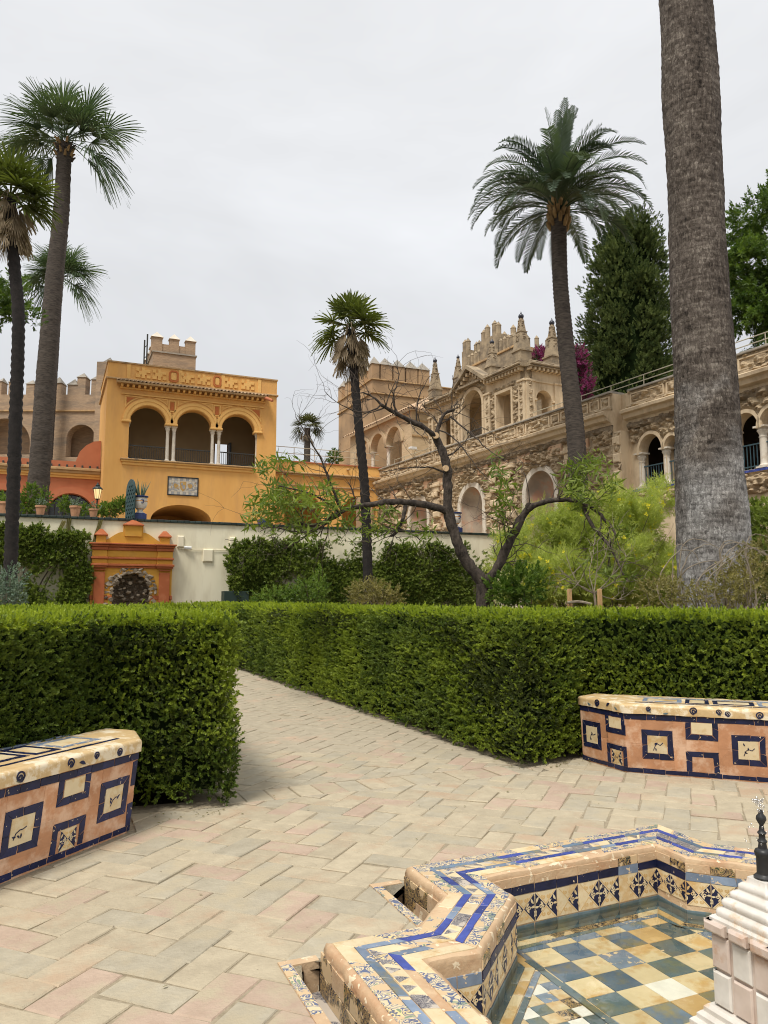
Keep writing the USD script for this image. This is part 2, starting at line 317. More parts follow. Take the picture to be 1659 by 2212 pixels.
look('lamp_iron', (.018, .028, .024), (.012, .018, .016), 8, .4)
LOOK['lamp_glow'] = usdkit.material(stage, '/World/Looks/lamp_glow', {'e': ('emission', {'color': (1.0, .70, .32), 'strength': .55})}, [], surface='e.emission')
LOOK['glass_dark'] = usdkit.material(stage, '/World/Looks/glass_dark', {'p': ('principled_bsdf', {'base_color': (.018, .02, .022), 'roughness': .08, 'specular_ior_level': .6})}, [], surface='p.BSDF')
look('stake_wood', (.55, .34, .16), (.45, .27, .12), 20, .8)
look('plaque_ground', (.60, .545, .45), (.50, .45, .37), 14, .4, .1)
look('plaque_ochre', (.52, .32, .10), (.42, .25, .08), 14, .4, .1)
look('plaque_blue', (.36, .355, .35), (.28, .275, .27), 10, .4, .1)
# vegetation
look('trunk_grey', (.165, .14, .115), (.075, .062, .05), 3.2, .95, 1.0, 22, .05, stretch=(3.5, 3.5, 1.0), stain=(.105, .075, .052), sscale=1.6, slo=.42, shi=.62)
LOOK['trunk_giant'] = usdkit.material(stage, '/World/Looks/trunk_giant', {
    'g': ('geometry', {}), 'm': ('mapping', {'scale': (26.0, 26.0, 15.0)}), 'wob': ('noise_texture', {'scale': 14.0, 'detail': 3.0}), 'wm': ('vector_math', {'math_type': 'multiply_add', 'vector2': (.06, .06, .06)}),
    'v': ('voronoi_texture', {'metric': 'manhattan', 'scale': 1.0}), 'bw': ('rgb_to_bw', {}), 've': ('voronoi_texture', {'feature': 'distance_to_edge', 'scale': 1.0}), 'er': ('map_range', {'from_min': .0, 'from_max': .14, 'to_min': .72, 'to_max': 1.0, 'clamp': True}),
    'm2': ('mapping', {'scale': (42.0, 42.0, 6.5)}), 'n2': ('noise_texture', {'scale': 1.0, 'detail': 5.0, 'roughness': .65}), 'n3': ('noise_texture', {'scale': 2.4, 'detail': 5.0, 'roughness': .6}),
    'a1': ('math', {'math_type': 'multiply', 'value2': .14}), 'a2': ('math', {'math_type': 'multiply_add', 'value2': .34}), 'a': ('math', {'math_type': 'multiply_add', 'value2': .26}), 'm4': ('mapping', {'scale': (2.2, 2.2, 17.0)}), 'n4': ('noise_texture', {'scale': 1.0, 'detail': 3.0, 'distortion': .6}), 'a4': ('math', {'math_type': 'multiply_add', 'value2': .28}),
    'lo': ('rgb_ramp', {'ramp': [(.36, (.06, .056, .052)), (.46, (.20, .19, .18)), (.56, (.36, .348, .33)), (.68, (.60, .585, .56))]}), 'hi': ('rgb_ramp', {'ramp': [(.36, (.022, .018, .015)), (.45, (.072, .058, .047)), (.54, (.135, .112, .093)), (.64, (.27, .235, .195))]}),
    'sz': ('separate_xyz', {}), 'big': ('noise_texture', {'scale': 1.3, 'detail': 4.0}), 'zz': ('math', {'math_type': 'multiply_add', 'value2': 6.5}), 'zr': ('map_range', {'from_min': 5.4, 'from_max': 7.6, 'clamp': True}),
    'x': ('mix', {'mix_type': 'mix'}), 'vm': ('mix', {'mix_type': 'multiply', 'fac': 1.0}), 'vc': ('combine_color', {}), 'bh': ('math', {'math_type': 'multiply'}), 'b': ('bump', {'strength': 1.0, 'distance': .035}), 'p': ('principled_bsdf', {'roughness': .95, 'specular_ior_level': .15})},
    [('g.position', 'wob.vector'), ('wob.color', 'wm.vector1'), ('g.position', 'wm.vector3'), ('wm.vector', 'm.vector'), ('m.vector', 'v.vector'), ('m.vector', 've.vector'), ('v.color', 'bw.color'), ('ve.distance', 'er.value'), ('wm.vector', 'm2.vector'), ('m2.vector', 'n2.vector'), ('g.position', 'n3.vector'),
     ('bw.val', 'a1.value1'), ('n2.fac', 'a2.value1'), ('a1.value', 'a2.value3'), ('n3.fac', 'a.value1'), ('a2.value', 'a.value3'), ('wm.vector', 'm4.vector'), ('m4.vector', 'n4.vector'), ('n4.fac', 'a4.value1'), ('a.value', 'a4.value3'), ('a4.value', 'lo.fac'), ('a4.value', 'hi.fac'),
     ('g.position', 'sz.vector'), ('g.position', 'big.vector'), ('big.fac', 'zz.value1'), ('sz.z', 'zz.value3'), ('zz.value', 'zr.value'), ('zr.result', 'x.fac'), ('lo.color', 'x.color1'), ('hi.color', 'x.color2'), ('er.result', 'vc.r'), ('er.result', 'vc.g'), ('er.result', 'vc.b'), ('x.color', 'vm.color1'), ('vc.color', 'vm.color2'), ('vm.color', 'p.base_color'),
     ('a.value', 'bh.value1'), ('er.result', 'bh.value2'), ('bh.value', 'b.height'), ('b.normal', 'p.normal')], surface='p.BSDF')
look('trunk_dark', (.075, .06, .047), (.03, .025, .02), 6, .95, .9, 25, .03, stretch=(1, 1, 4))
look('trunk_brown', (.105, .085, .068), (.038, .031, .026), 5, .95, .9, 25, .03, stretch=(1, 1, 4))
look('trunk_black', (.028, .023, .02), (.013, .011, .01), 9, .95, .9, 30, .03)
look('boot_ochre', (.30, .20, .085), (.20, .12, .05), 8, .85, .5, 30, .02, per=.2)
look('bark_peach', (.095, .073, .056), (.028, .021, .017), 16, .92, 1.0, 45, .03, stretch=(1, 1, .5))
look('cut_wood', (.60, .42, .24), (.50, .34, .19), 20, .8)
look('twig', (.10, .075, .055), (.055, .04, .03), 14, .9, .4)
look('twig_pale', (.27, .225, .165), (.18, .145, .10), 14, .9, .4)
look('hedge_core', (.014, .024, .008), (.008, .013, .005), 6, 1.0, .0, spec=0.0)  # near-black green standing in for shade between the leaves
leaf_look('hedge_leaf', (.065, .105, .015), (.33, .41, .065), .30, dead=(.20, .13, .045), deadat=.985)
leaf_look('hedge_new_skylit', (.21, .28, .02), (.54, .61, .06), .42)  # young lime leaves, with skylight on the hedge tops painted into the colour
leaf_look('hedge_bright', (.15, .205, .02), (.44, .52, .07), .34, dead=(.20, .13, .05), deadat=.975)
leaf_look('hedge_dull', (.040, .058, .014), (.115, .135, .030), .28, dead=(.15, .085, .035), deadat=.90)
leaf_look('vine_leaf', (.08, .125, .022), (.44, .52, .11), .32, dead=(.28, .26, .05), deadat=.965)
leaf_look('fan_grey', (.055, .092, .045), (.19, .26, .115), .25, spec=.4)
leaf_look('fan_green', (.065, .085, .016), (.24, .28, .065), .34, spec=.4)
leaf_look('dry_fan', (.05, .06, .02), (.16, .15, .055), .3)
leaf_look('date_leaf', (.042, .07, .042), (.15, .20, .115), .2, spec=.4)
leaf_look('date_under', (.028, .05, .024), (.10, .125, .05), .2)
leaf_look('dead_frond', (.22, .165, .105), (.55, .45, .31), .15, rough=.8, spec=.1)
leaf_look('peach_leaf', (.10, .15, .022), (.38, .45, .09), .45, dead=(.50, .38, .07), deadat=.93)
leaf_look('yellow_shrub', (.30, .36, .07), (.72, .76, .22), .5)
leaf_look('yellow_flower', (.75, .66, .05), (.90, .80, .12), .4)
leaf_look('cypress_leaf', (.045, .072, .022), (.30, .36, .12), .16, rough=.7, spec=.15)
leaf_look('tree_leaf', (.045, .09, .014), (.25, .36, .06), .38)
leaf_look('citrus_leaf', (.07, .13, .018), (.29, .39, .07), .4)
leaf_look('bougain', (.22, .03, .12), (.42, .085, .26), .3)
leaf_look('bougain_green', (.03, .05, .02), (.09, .12, .04), .3)
leaf_look('dry_leaf', (.15, .135, .045), (.42, .36, .12), .35, dead=(.40, .26, .06), deadat=.9)
leaf_look('agave', (.10, .15, .10), (.24, .30, .19), .1)
# ------------------------------------------------------------------ plan of the garden
PC = np.array([2.74, 2.31])                                   # centre of the star basin
ARM, HW, CHM = 1.62, 0.92, 0.27
def star_poly():
    q = [(-HW, ARM), (HW, ARM), (HW, HW + CHM), (HW + CHM, HW), (ARM, HW), (ARM, -HW), (HW + CHM, -HW), (HW, -HW - CHM), (HW, -ARM), (-HW, -ARM), (-HW, -HW - CHM), (-HW - CHM, -HW), (-ARM, -HW), (-ARM, HW), (-HW - CHM, HW), (-HW, HW + CHM)]
    q = np.array(q) + PC; q[0] = (1.83, 3.945); q[1] = (3.67, 4.035); q[2] = (3.66, 3.585); q[3] = (3.93, 3.30)
    return q[::-1]                                             # counter-clockwise
def offs(pts, d):
    """mitred inward offset of a counter-clockwise loop"""
    n = len(pts); out = []
    for i in range(n):
        a, b, c = pts[i - 1], pts[i], pts[(i + 1) % n]
        e1 = (b - a) / np.linalg.norm(b - a); e2 = (c - b) / np.linalg.norm(c - b)
        n1 = np.array([-e1[1], e1[0]]); n2 = np.array([-e2[1], e2[0]])
        k = 1 + n1.dot(n2); out.append(b + (n1 + n2) / k * d)
    return np.array(out)
STAR = star_poly()
if Polygon(STAR).exterior.is_ccw is False: STAR = STAR[::-1]
SP = Polygon(STAR)
CH1 = sbox(PC[0] - HW - .125, PC[1] + HW + .2, PC[0] - HW + .02, PC[1] + ARM + .03)
CH2 = sbox(PC[0] - ARM - .12, PC[1] - HW - .1, PC[0] - ARM + .02, PC[1] + HW + .05)
HOLE = unary_union([SP, CH1, CH2])

LH = Polygon([(-5.2, .52), (.33, 6.02), (.62, 6.10), (1.33, 5.90), (1.34, 12.8), (-6.5, 12.8), (-7.6, 3)])
RH = Polygon([(4.02, 24.2), (4.02, 6.14), (4.72, 6.30), (5.0, 6.42), (10.6, .8), (11.6, 1.9), (5.9, 7.7), (5.25, 8.4), (5.25, 24.2)])
FHG = Polygon([(2.9, 24.2), (4.02, 24.2), (5.25, 24.2), (5.25, 25.0), (2.9, 25.0)])
BL = [(.60, 5.50), (.60, 5.87), (.42, 6.05), (-3.2, 2.43), (-2.79, 2.11)]            # left bench, from its right front corner
BR = [(4.79, 5.64), (4.79, 6.27), (5.05, 6.38), (8.2, 3.22), (7.8, 2.62)]
HP = 1.375

# ------------------------------------------------------------------ ground
MBD = Polygon([(-20, -8), (30, -8), (30, 26.9), (-20, 26.9)])
g = MB(); big = sbox(-300, -300, 300, 300).difference(HOLE.buffer(.0)); g.prism(big, -.36, -.07, FLAT)
struct('ground', g, 'earth')
pav = thing('pavement', None, None); tag(pav, kind='structure')
pave_area = unary_union([Polygon([(-3.4, -.5), (-3.4, 2.2), (.33, 5.98), (1.27, 5.9), (1.27, 24), (4.05, 24), (4.05, 6.14), (5.0, 6.42), (10, 1.4), (10, -.5)])])
g = MB(); g.prism(pave_area.buffer(.25).difference(HOLE), -.069, -.0065, FLAT); g.build('mortar_bed', 'mortar', pav)
W = .1775; ROT = np.array([[math.cos(PI / 4), -math.sin(PI / 4)], [math.sin(PI / 4), math.cos(PI / 4)]])
bricks = []
bord = sbox(1.2, 5.955, 4.2, 6.315)
solid = unary_union([HOLE, Polygon(BL), Polygon(BR)])
def keep(poly, area):
    q = poly.intersection(area)
    if q.is_empty: return
    for gq in getattr(q, 'geoms', [q]):
        if gq.geom_type == 'Polygon' and gq.area > .004: bricks.append(gq)
plaza = pave_area.difference(bord).difference(solid).difference(sbox(1.0, 6.3, 4.3, 30))
path = pave_area.intersection(sbox(1.0, 6.325, 4.3, 24.1))
R0 = np.array([.61, 3.969])
prep_area = pave_area.buffer(.2)
for i in range(-80, 170):
    for j in range(-80, 170):
        k = (i - j) % 4
        if k == 0: w, h = 2, 1
        elif k == 3: w, h = 1, 2
        else: continue
        c = ROT @ (np.array([i + w / 2 - 30, j + h / 2 - 30]) * W) + R0
        if not (-3.5 < c[0] < 9.9 and -.4 < c[1] < 24): continue
        d = c.dot([RT[0], RT[1]]), c.dot([FH[0], FH[1]])
        if d[1] < 1.7 or d[0] < -d[1] * .56 - .9 or d[0] > d[1] * .75 + 1.6: continue
        if not prep_area.contains(Point(c)): continue
        gp = .0035
        q = np.array([(gp, gp), (w * W - gp, gp), (w * W - gp, h * W - gp), (gp, h * W - gp)]) + rng.normal(0, .0055, (4, 2))
        q = (ROT @ (q + (np.array([i, j]) - 30) * W).T).T + R0
        q = Polygon(q)
        if c[1] > 6.2 and c[0] > .9: keep(q, path)
        else: keep(q, plaza)
x = 1.24
while x < 4.1:
    w = .19 + .03 * rnd.random(); sk = .012 * rnd.random()
    keep(Polygon([(x + .006 + sk, 5.965), (x + w - .006 + sk, 5.96), (x + w - .006, 6.308), (x + .006, 6.312)]), pave_area); x += w
def brick_mesh(mb, poly):
    p = np.array(poly.simplify(.004).exterior.coords)[:-1]
    if not Polygon(p).exterior.is_ccw: p = p[::-1]
    c = p.mean(0); top = rnd.gauss(0, .0022); tx, ty = rnd.gauss(0, .006), rnd.gauss(0, .006)
    z = lambda q: top + (q[:, 0] - c[0]) * tx + (q[:, 1] - c[1]) * ty
    inn = c + (p - c) * (1 - .010 / np.maximum(np.linalg.norm(p - c, axis=1, keepdims=True), .03))
    L = [np.column_stack([p, np.full(len(p), -.03)]), np.column_stack([p, z(p) - .005]), np.column_stack([inn, z(inn)])]
    mb.loft(L, None, True)
def bkey(q):
    c = np.array(q.centroid.coords[0]); d = c.dot(FH[:2]); return -q.area / d ** 3 * (1 if abs(c @ RT[:2]) < d * .53 and d > 1.9 else .01)
bricks.sort(key=bkey)
for q in bricks[:298]:
    m = MB(); brick_mesh(m, q); u = rnd.random()
    m.build('brick', 'paver_rose' if u < .2 else 'paver_grey' if u < .55 else 'paver', pav)
for matn in ('paver',):
    m = MB()
    for q in bricks[298:]: brick_mesh(m, q)
    tag(m.build('far_brick', 'paver_far', pav), kind='stuff')

# ------------------------------------------------------------------ leaves in bulk
def leaf_fan(n, L, wid, ln, seed, spread=1.0, droop=0.0, fold=.25):
    """a sprig along +z: n leaves of length ln around a stem of length L, each leaf two triangles"""
    r = np.random.default_rng(seed); v, f = [], []
    for i in range(n):
        t = (i + .5) / n; a = i * 2.4 + r.random() * .8; el = .35 + .7 * (1 - t) * spread + r.normal(0, .18)
        d = np.array([math.cos(a) * math.sin(el), math.sin(a) * math.sin(el), math.cos(el) - droop * (1 - .3 * t)]); d /= np.linalg.norm(d)
        s = np.cross(d, [r.normal(0, .4), r.normal(0, .4), 1]); s /= np.linalg.norm(s) + 1e-9; nn = np.cross(s, d)
        b = np.array([0, 0, t * L]); l = ln * r.uniform(.75, 1.2); w = wid * r.uniform(.8, 1.2); k = len(v)
        v += [b, b + d * l * .5 + s * w * .5 + nn * w * fold, b + d * l, b + d * l * .5 - s * w * .5 + nn * w * fold]
        f += [(k, k + 1, k + 2), (k, k + 2, k + 3)]
    return np.array(v), np.array(f)
def quats(dirs, r):
    """rotations that take +z to the given directions with a random spin"""
    d = dirs / np.linalg.norm(dirs, axis=1, keepdims=True); n = len(d)
    sp = r.random(n) * 2 * PI; w1 = 1 + d[:, 2]; bad = w1 < 1e-5
    q = np.stack([w1, -d[:, 1], d[:, 0], np.zeros(n)], 1); q[bad] = (0, 1, 0, 0)
    q /= np.linalg.norm(q, axis=1, keepdims=True)
    s = np.stack([np.cos(sp / 2), np.zeros(n), np.zeros(n), np.sin(sp / 2)], 1)
    w = q[:, 0] * s[:, 0] - q[:, 3] * s[:, 3]; x = q[:, 1] * s[:, 0] + q[:, 2] * s[:, 3]; y = q[:, 2] * s[:, 0] - q[:, 1] * s[:, 3]; zz = q[:, 3] * s[:, 0] + q[:, 0] * s[:, 3]
    return np.stack([w, x, y, zz], 1)
def instancer(parent, name, protos, pts, dirs, scales, idx=None, seed=0, label=None):
    """ONE part of many small copies. protos: list of (vertices, faces, material)."""
    r = np.random.default_rng(seed + 5); path = numbered(str(parent.GetPath()), name); pi = UsdGeom.PointInstancer.Define(stage, path)
    b = base_of.get('/'.join(path.split('/')[:3]), np.zeros(3))
    for i, (v, f, m) in enumerate(protos):
        usdkit.mesh(stage, f'{path}/protos/sprig_{i:03d}', (v, f), LOOK[m])
    pi.CreatePrototypesRel().SetTargets([Sdf.Path(f'{path}/protos/sprig_{i:03d}') for i in range(len(protos))])
    n = len(pts); idx = r.integers(0, len(protos), n) if idx is None else idx
    pi.CreateProtoIndicesAttr(Vt.IntArray.FromNumpy(np.asarray(idx, np.int32)))
    pi.CreatePositionsAttr(Vt.Vec3fArray.FromNumpy((np.asarray(pts) - b).astype(np.float32)))
    q = quats(np.asarray(dirs, float), r)
    pi.CreateOrientationsAttr(Vt.QuathArray([Gf.Quath(float(a[0]), float(a[1]), float(a[2]), float(a[3])) for a in q]))
    pi.CreateScalesAttr(Vt.Vec3fArray.FromNumpy(np.repeat(np.asarray(scales, np.float32)[:, None], 3, 1)))
    return tag(pi.GetPrim(), label, kind='stuff')
SPR = [leaf_fan(16, .050, .0098, .0165, s) for s in range(3)]
BSPR = [leaf_fan(13, .13, .035, .07, s + 10) for s in range(3)]
NEWS = [leaf_fan(15, .058, .0095, .018, s + 30, .6) for s in range(2)]

def face_points(poly, h, dens, r, face_boost=None):
    P, N = [], []; c = list(poly.exterior.coords); ccw = poly.exterior.is_ccw
    for a, b in zip(c[:-1], c[1:]):
        a, b = np.array(a), np.array(b); e = b - a; L = np.linalg.norm(e)
        if L < .01: continue
        n = np.array([e[1], -e[0]]) / L * (1 if ccw else -1)
        for s0 in np.arange(0, L, 1.0):
            s1 = min(L, s0 + 1.0); mid = a + e * ((s0 + s1) / 2 / L); dist = np.linalg.norm(mid)
            vis = n.dot(-mid) > 0
            k = dens(dist) * (1 if vis else .95)
            m = r.poisson(k * (s1 - s0) * h)
            t = (s0 + (s1 - s0) * r.random(m)) / L
            P.append(np.column_stack([a + e * t[:, None], .03 + (h - .02) * r.random(m) ** .88])); N.append(np.tile([n[0], n[1], .0], (m, 1)))
    return np.vstack(P), np.vstack(N)
def hedge(name, poly, h, label, mats, density=1.0, group=None, top_skylit=.85, seed=0, wobble=.11, cap_dist=30):
    r = np.random.default_rng(seed)
    t = thing(name, label, 'hedge', (*poly.exterior.coords[0][:2], 0), 'clipped hedges around the garden beds')
    core = poly.buffer(-.11); m = MB(); m.prism(core, .10, h - .05, FLAT); m.build('inner_twigs', 'hedge_core', t)  # solid dark body, paints the shaded gaps behind the leaves
    dens = lambda d: density * (1700 if d < 6.2 else 1250 if d < 9 else 760 if d < 13 else 420 if d < 20 else 220)
    p, n = face_points(poly, h, dens, r)
    mid = poly.bounds; A = (mid[2] - mid[0]) * (mid[3] - mid[1]); q = r.random((int(A * 1300 * density), 2)) * [mid[2] - mid[0], mid[3] - mid[1]] + [mid[0], mid[1]]
    dq = np.linalg.norm(q, axis=1); vis = (q @ FH[:2] > .5) & (np.abs(q @ RT[:2]) < (q @ FH[:2]) * .6 + 1)
    q = q[(r.random(len(q)) < np.where(dq < 7, 1, np.where(dq < 12, .55, .3))) & vis]
    q = q[shapely.contains_xy(poly, q[:, 0], q[:, 1])]
    lump = fbm(p, 2.2, 3, seed) - .5
    p = p + n * (lump * wobble - .03 + r.normal(0, .02, len(p)))[:, None]
    hz = h - .03 + (fbm(np.column_stack([q, np.zeros(len(q))]), 1.6, 3, seed + 3) - .5) * .06
    top = np.column_stack([q, hz + r.normal(0, .016, len(q)) + np.where(r.random(len(q)) < .04, r.random(len(q)) * .05, 0)])
    d = n * .8 + np.array([0, 0, .5]) + r.normal(0, .62, p.shape)
    dt = np.array([0, 0, 1.0]) + r.normal(0, .38, top.shape)
    dist = np.linalg.norm(p[:, :2], axis=1); dist2 = np.linalg.norm(top[:, :2], axis=1)
    sc = np.interp(dist, [4, 8, 14, 25], [1.0, 1.2, 1.7, 2.6]) * r.uniform(.7, 1.35, len(p)); st = np.interp(dist2, [4, 8, 14, 25], [1.0, 1.25, 1.8, 2.6]) * r.uniform(.6, 1.15, len(top))
    protos = [(*s, mats[0]) for s in SPR] + [(*SPR[0], mats[1]), (*SPR[1], mats[1])] + [(*s, 'hedge_new_skylit') for s in NEWS] + [(*SPR[2], 'hedge_dull')]
    # patches of brighter and duller growth
    patch = fbm(p, .75, 3, seed + 9)
    u = r.random(len(p)); ip = np.where(patch + .35 * (u - .5) > .56, r.integers(3, 5, len(p)), r.integers(0, 3, len(p)))
    dull = fbm(p, .62, 3, seed + 21) + .16 * (r.random(len(p)) - .5) > .60; ip[dull & (r.random(len(p)) < .75)] = 7
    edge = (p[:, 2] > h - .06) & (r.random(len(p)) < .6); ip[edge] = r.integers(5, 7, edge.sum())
    it = np.where(r.random(len(top)) < top_skylit, r.integers(5, 7, len(top)), r.integers(0, 3, len(top)))  # tops mostly take the lime copy: new growth plus painted skylight
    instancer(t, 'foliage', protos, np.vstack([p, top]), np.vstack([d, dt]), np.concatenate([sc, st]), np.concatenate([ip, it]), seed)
    return t, r
lh, r_ = hedge('box_hedge', LH, HP, 'broad clipped green hedge with flat bright top behind the left tiled bench', ('hedge_leaf', 'hedge_bright'), seed=1)
st_ = MB()
for _ in range(26):
    s = rnd.uniform(0, 5.2); p0 = np.array([.33, 6.02]) - np.array([.708, .706]) * s + np.array([-.708, .706]) * rnd.uniform(.10, .3)
    st_.tube([(*p0, 0), (*(p0 + rng.normal(0, .03, 2)), .3), (*(p0 + rng.normal(0, .08, 2)), .7)], [.014, .012, .007], 5)
tag(st_.build('stems', 'twig', lh), kind='stuff')
rh, _ = hedge('box_hedge', RH, HP, 'long clipped green hedge running along the path and turning behind the right tiled bench', ('hedge_leaf', 'hedge_bright'), seed=2)
hedge('box_hedge', FHG, HP - .02, 'short clipped hedge across the far end of the path', ('hedge_bright', 'hedge_leaf'), seed=3)
hedge('box_hedge', Polygon([(-6.5, 14.6), (-1.2, 14.6), (-1.2, 15.6), (-6.5, 15.6)]), 1.47, 'low dark clipped hedge showing above the broad left hedge top', ('hedge_leaf', 'hedge_leaf'), seed=4, top_skylit=.3)

lv = MB(); r = np.random.default_rng(19)
for k in range(230):
    if k % 3: e = r.random(); c = np.array([4.0, 6.2]) + (np.array([0, 9 * e]) if k % 2 else np.array([-.1 + .8 * e, -.05])) + r.normal(0, .10, 2)
    else: c = np.array([.75 + .6 * r.random(), 5.75 + .1 * r.normal()]) if k % 2 else np.array([r.uniform(-1, 4.5), r.uniform(3.2, 6.5)])
    if HOLE.buffer(.05).contains(Point(c)): continue
    a = r.uniform(0, 6.28); u = np.array([math.cos(a), math.sin(a)]); w = np.array([-u[1], u[0]]); l = r.uniform(.006, .016); z = .006 + .004 * r.random()
    lv.add([(*(c - u * l), z), (*(c + w * l * .45), z + r.uniform(0, .006)), (*(c + u * l), z + .002), (*(c - w * l * .45), z + r.uniform(0, .006))], [(0, 1, 2, 3)])
tag(lv.build('fallen_leaves', 'dry_leaf'), 'small dry fallen leaves scattered on the paving at the hedge foot', 'leaf litter', kind='stuff')
# ------------------------------------------------------------------ tiled benches
class Frame3(Frame):
    def __init__(self, o, x, y):
        x = np.asarray(x, float); x = x / np.linalg.norm(x); y = np.asarray(y, float); y = y - x * y.dot(x); y /= np.linalg.norm(y)
        self.M = np.eye(4); self.M[:3, 0], self.M[:3, 1], self.M[:3, 2], self.M[:3, 3] = x, y, np.cross(x, y), o
def jit(p, s=.0022): return np.asarray(p) + rng.normal(0, s, np.shape(p))
def piece(parent, name, quad, fr, mat, d0=-.003, d1=.004, ch=.0015, j=.002):
    """one flat tile: a polygon with a slightly rounded top"""
    q = jit(quad, j); c = q.mean(0); r = np.linalg.norm(q - c, axis=1, keepdims=True); inn = c + (q - c) * (1 - ch / np.maximum(r, .01))
    m = MB(); k = len(q)
    if Polygon(q).exterior.is_ccw is False: q, inn = q[::-1], inn[::-1]
    m.loft([np.column_stack([q, np.full(k, d0)]), np.column_stack([q, np.full(k, d1 - ch)]), np.column_stack([inn, np.full(k, d1)])], fr)
    return m.build(name, mat, parent)
def frame_strip(parent, fr, cx, cy, w, h, t, sides='tblr', mat='tile_navy', name='blue_tile', gap=.003):
    x0, x1, y0, y1 = cx - w / 2, cx + w / 2, cy - h / 2, cy + h / 2; g = gap / 2
    def seg(a, b, ia, ib, n):
        a, b, ia, ib = map(np.array, (a, b, ia, ib)); ks = np.linspace(0, 1, n + 1)
        if n == 2: ks[1] += rnd.uniform(-.12, .12)
        for k0, k1 in zip(ks[:-1], ks[1:]):
            e = gap / np.linalg.norm(b - a) / 2
            q = [a + (b - a) * (k0 + e), a + (b - a) * (k1 - e), ia + (ib - ia) * (k1 - e), ia + (ib - ia) * (k0 + e)]
            piece(parent, name, q, fr, mat)
    if 't' in sides: seg((x0, y1), (x1, y1), (x0 + t, y1 - t), (x1 - t, y1 - t), 2)
    if 'b' in sides: seg((x0, y0), (x1, y0), (x0 + t, y0 + t), (x1 - t, y0 + t), 2)
    ty = t if 't' in sides else -t * .0; by = t if 'b' in sides else 0
    if 'l' in sides: seg((x0, y0), (x0, y1), (x0 + t, y0 + by), (x0 + t, y1 - ty), 2)
    if 'r' in sides: seg((x1, y0), (x1, y1), (x1 - t, y0 + by), (x1 - t, y1 - ty), 2)
def run_strip(parent, fr, x0, x1, y0, y1, mat='tile_navy', name='blue_tile', step=(.07, .19)):
    x = x0
    while x < x1 - .02:
        w = rnd.uniform(*step); w = min(w, x1 - x)
        piece(parent, name, [(x + .0015, y0), (x + w - .0015, y0), (x + w - .0015, y1), (x + .0015, y1)], fr, mat); x += w
def spiral(cx, cy, r, turns=1.6, flip=1, tail=1.5):
    t = np.linspace(0, turns * 2 * PI, 26); rr = r * (.12 + .88 * t / t[-1])
    p = np.column_stack([cx + flip * rr * np.cos(t), cy + rr * np.sin(t)])
    e = p[-1] + np.column_stack([flip * np.linspace(0, tail * r, 6), -r * .9 * np.sin(np.linspace(0, PI, 6))])
    return np.vstack([p, e])
def scroll_mesh(mb, fr, x, y, s, flip=1, d=.0035):
    mb.prism(LineString(spiral(x, y, s, 1.5, flip)).buffer(s * .15).simplify(.0008), -.002, d, fr)
def leaf_shape(x, y, s, a):
    t = np.linspace(0, PI, 7); p = np.concatenate([np.column_stack([np.linspace(0, 1, 7), .28 * np.sin(t)]), np.column_stack([np.linspace(1, 0, 7)[1:-1], -.10 * np.sin(t)[1:-1]])])
    c, sn = math.cos(a), math.sin(a); return Polygon(p @ np.array([[c, sn], [-sn, c]]) * s + [x, y])
def flower_shapes(cx, cy, s, a):
    """pale arabesque: ring, bud and four leaves"""
    c, sn = math.cos(a), math.sin(a); R = lambda x, y: (cx + s * (c * x - sn * y), cy + s * (sn * x + c * y))
    out = [Point(*R(.30, 0)).buffer(.11 * s, 6).difference(Point(*R(.30, 0)).buffer(.05 * s, 6))]
    out += [leaf_shape(*R(.10, .03), .32 * s, a + .9), leaf_shape(*R(.10, -.03), .32 * s, a - .9), leaf_shape(*R(.42, 0), .34 * s, a), leaf_shape(*R(.02, 0), .2 * s, a)]
    return unary_union(out)
def lozenge_tile(parent, fr, cx, cy, s, worn=0.0):
    """square tile cut by an X: dark triangles left and right with pale arabesques, ochre ones above and below"""
    t = piece(parent, 'patterned_tile', [(cx - s / 2, cy - s / 2), (cx + s / 2, cy - s / 2), (cx + s / 2, cy + s / 2), (cx - s / 2, cy + s / 2)], fr, 'tile_cream', j=.001)
    h = s * .49
    dark, pale, och = MB(), MB(), MB(); any_ = False
    for sg in (-1, 1):
        if rnd.random() < worn: continue
        any_ = True
        dark.prism(Polygon([(cx + sg * h, cy - h), (cx + sg * h, cy + h), (cx + sg * h * .03, cy)]).buffer(0), .0035, .0048, fr)
        pale.prism(flower_shapes(cx + sg * h * .12, cy, s * .62, 0 if sg > 0 else PI), .0045, .0056, fr)
        pale.prism(unary_union([leaf_shape(cx + sg * h * .92, cy + k * h * .25, s * .24, PI / 2 * k + sg * .5) for k in (-1, 1)]), .0045, .0056, fr)
    for sg in (-1, 1):
        if rnd.random() < worn * .8: continue
        c2 = LineString(spiral(cx + h * .2, cy + sg * h * .62, h * .17, 1.1, 1, .4)).buffer(h * .045).union(LineString(spiral(cx - h * .2, cy + sg * h * .62, h * .17, 1.1, -1, .4)).buffer(h * .045)).union(LineString([(cx - h * .8, cy + sg * h * .93), (cx, cy + sg * h * .12), (cx + h * .8, cy + sg * h * .93)]).buffer(h * .03))
        och.prism(c2.simplify(.001), .0035, .0046, fr)
    if any_: dark.build('dark_triangles', 'tile_navy', t); pale.build('pale_arabesque', 'tile_cream', t)
    if och.v: och.build('ochre_scroll', 'tile_ochre', t)
    return t
HB, HL = .515, .60
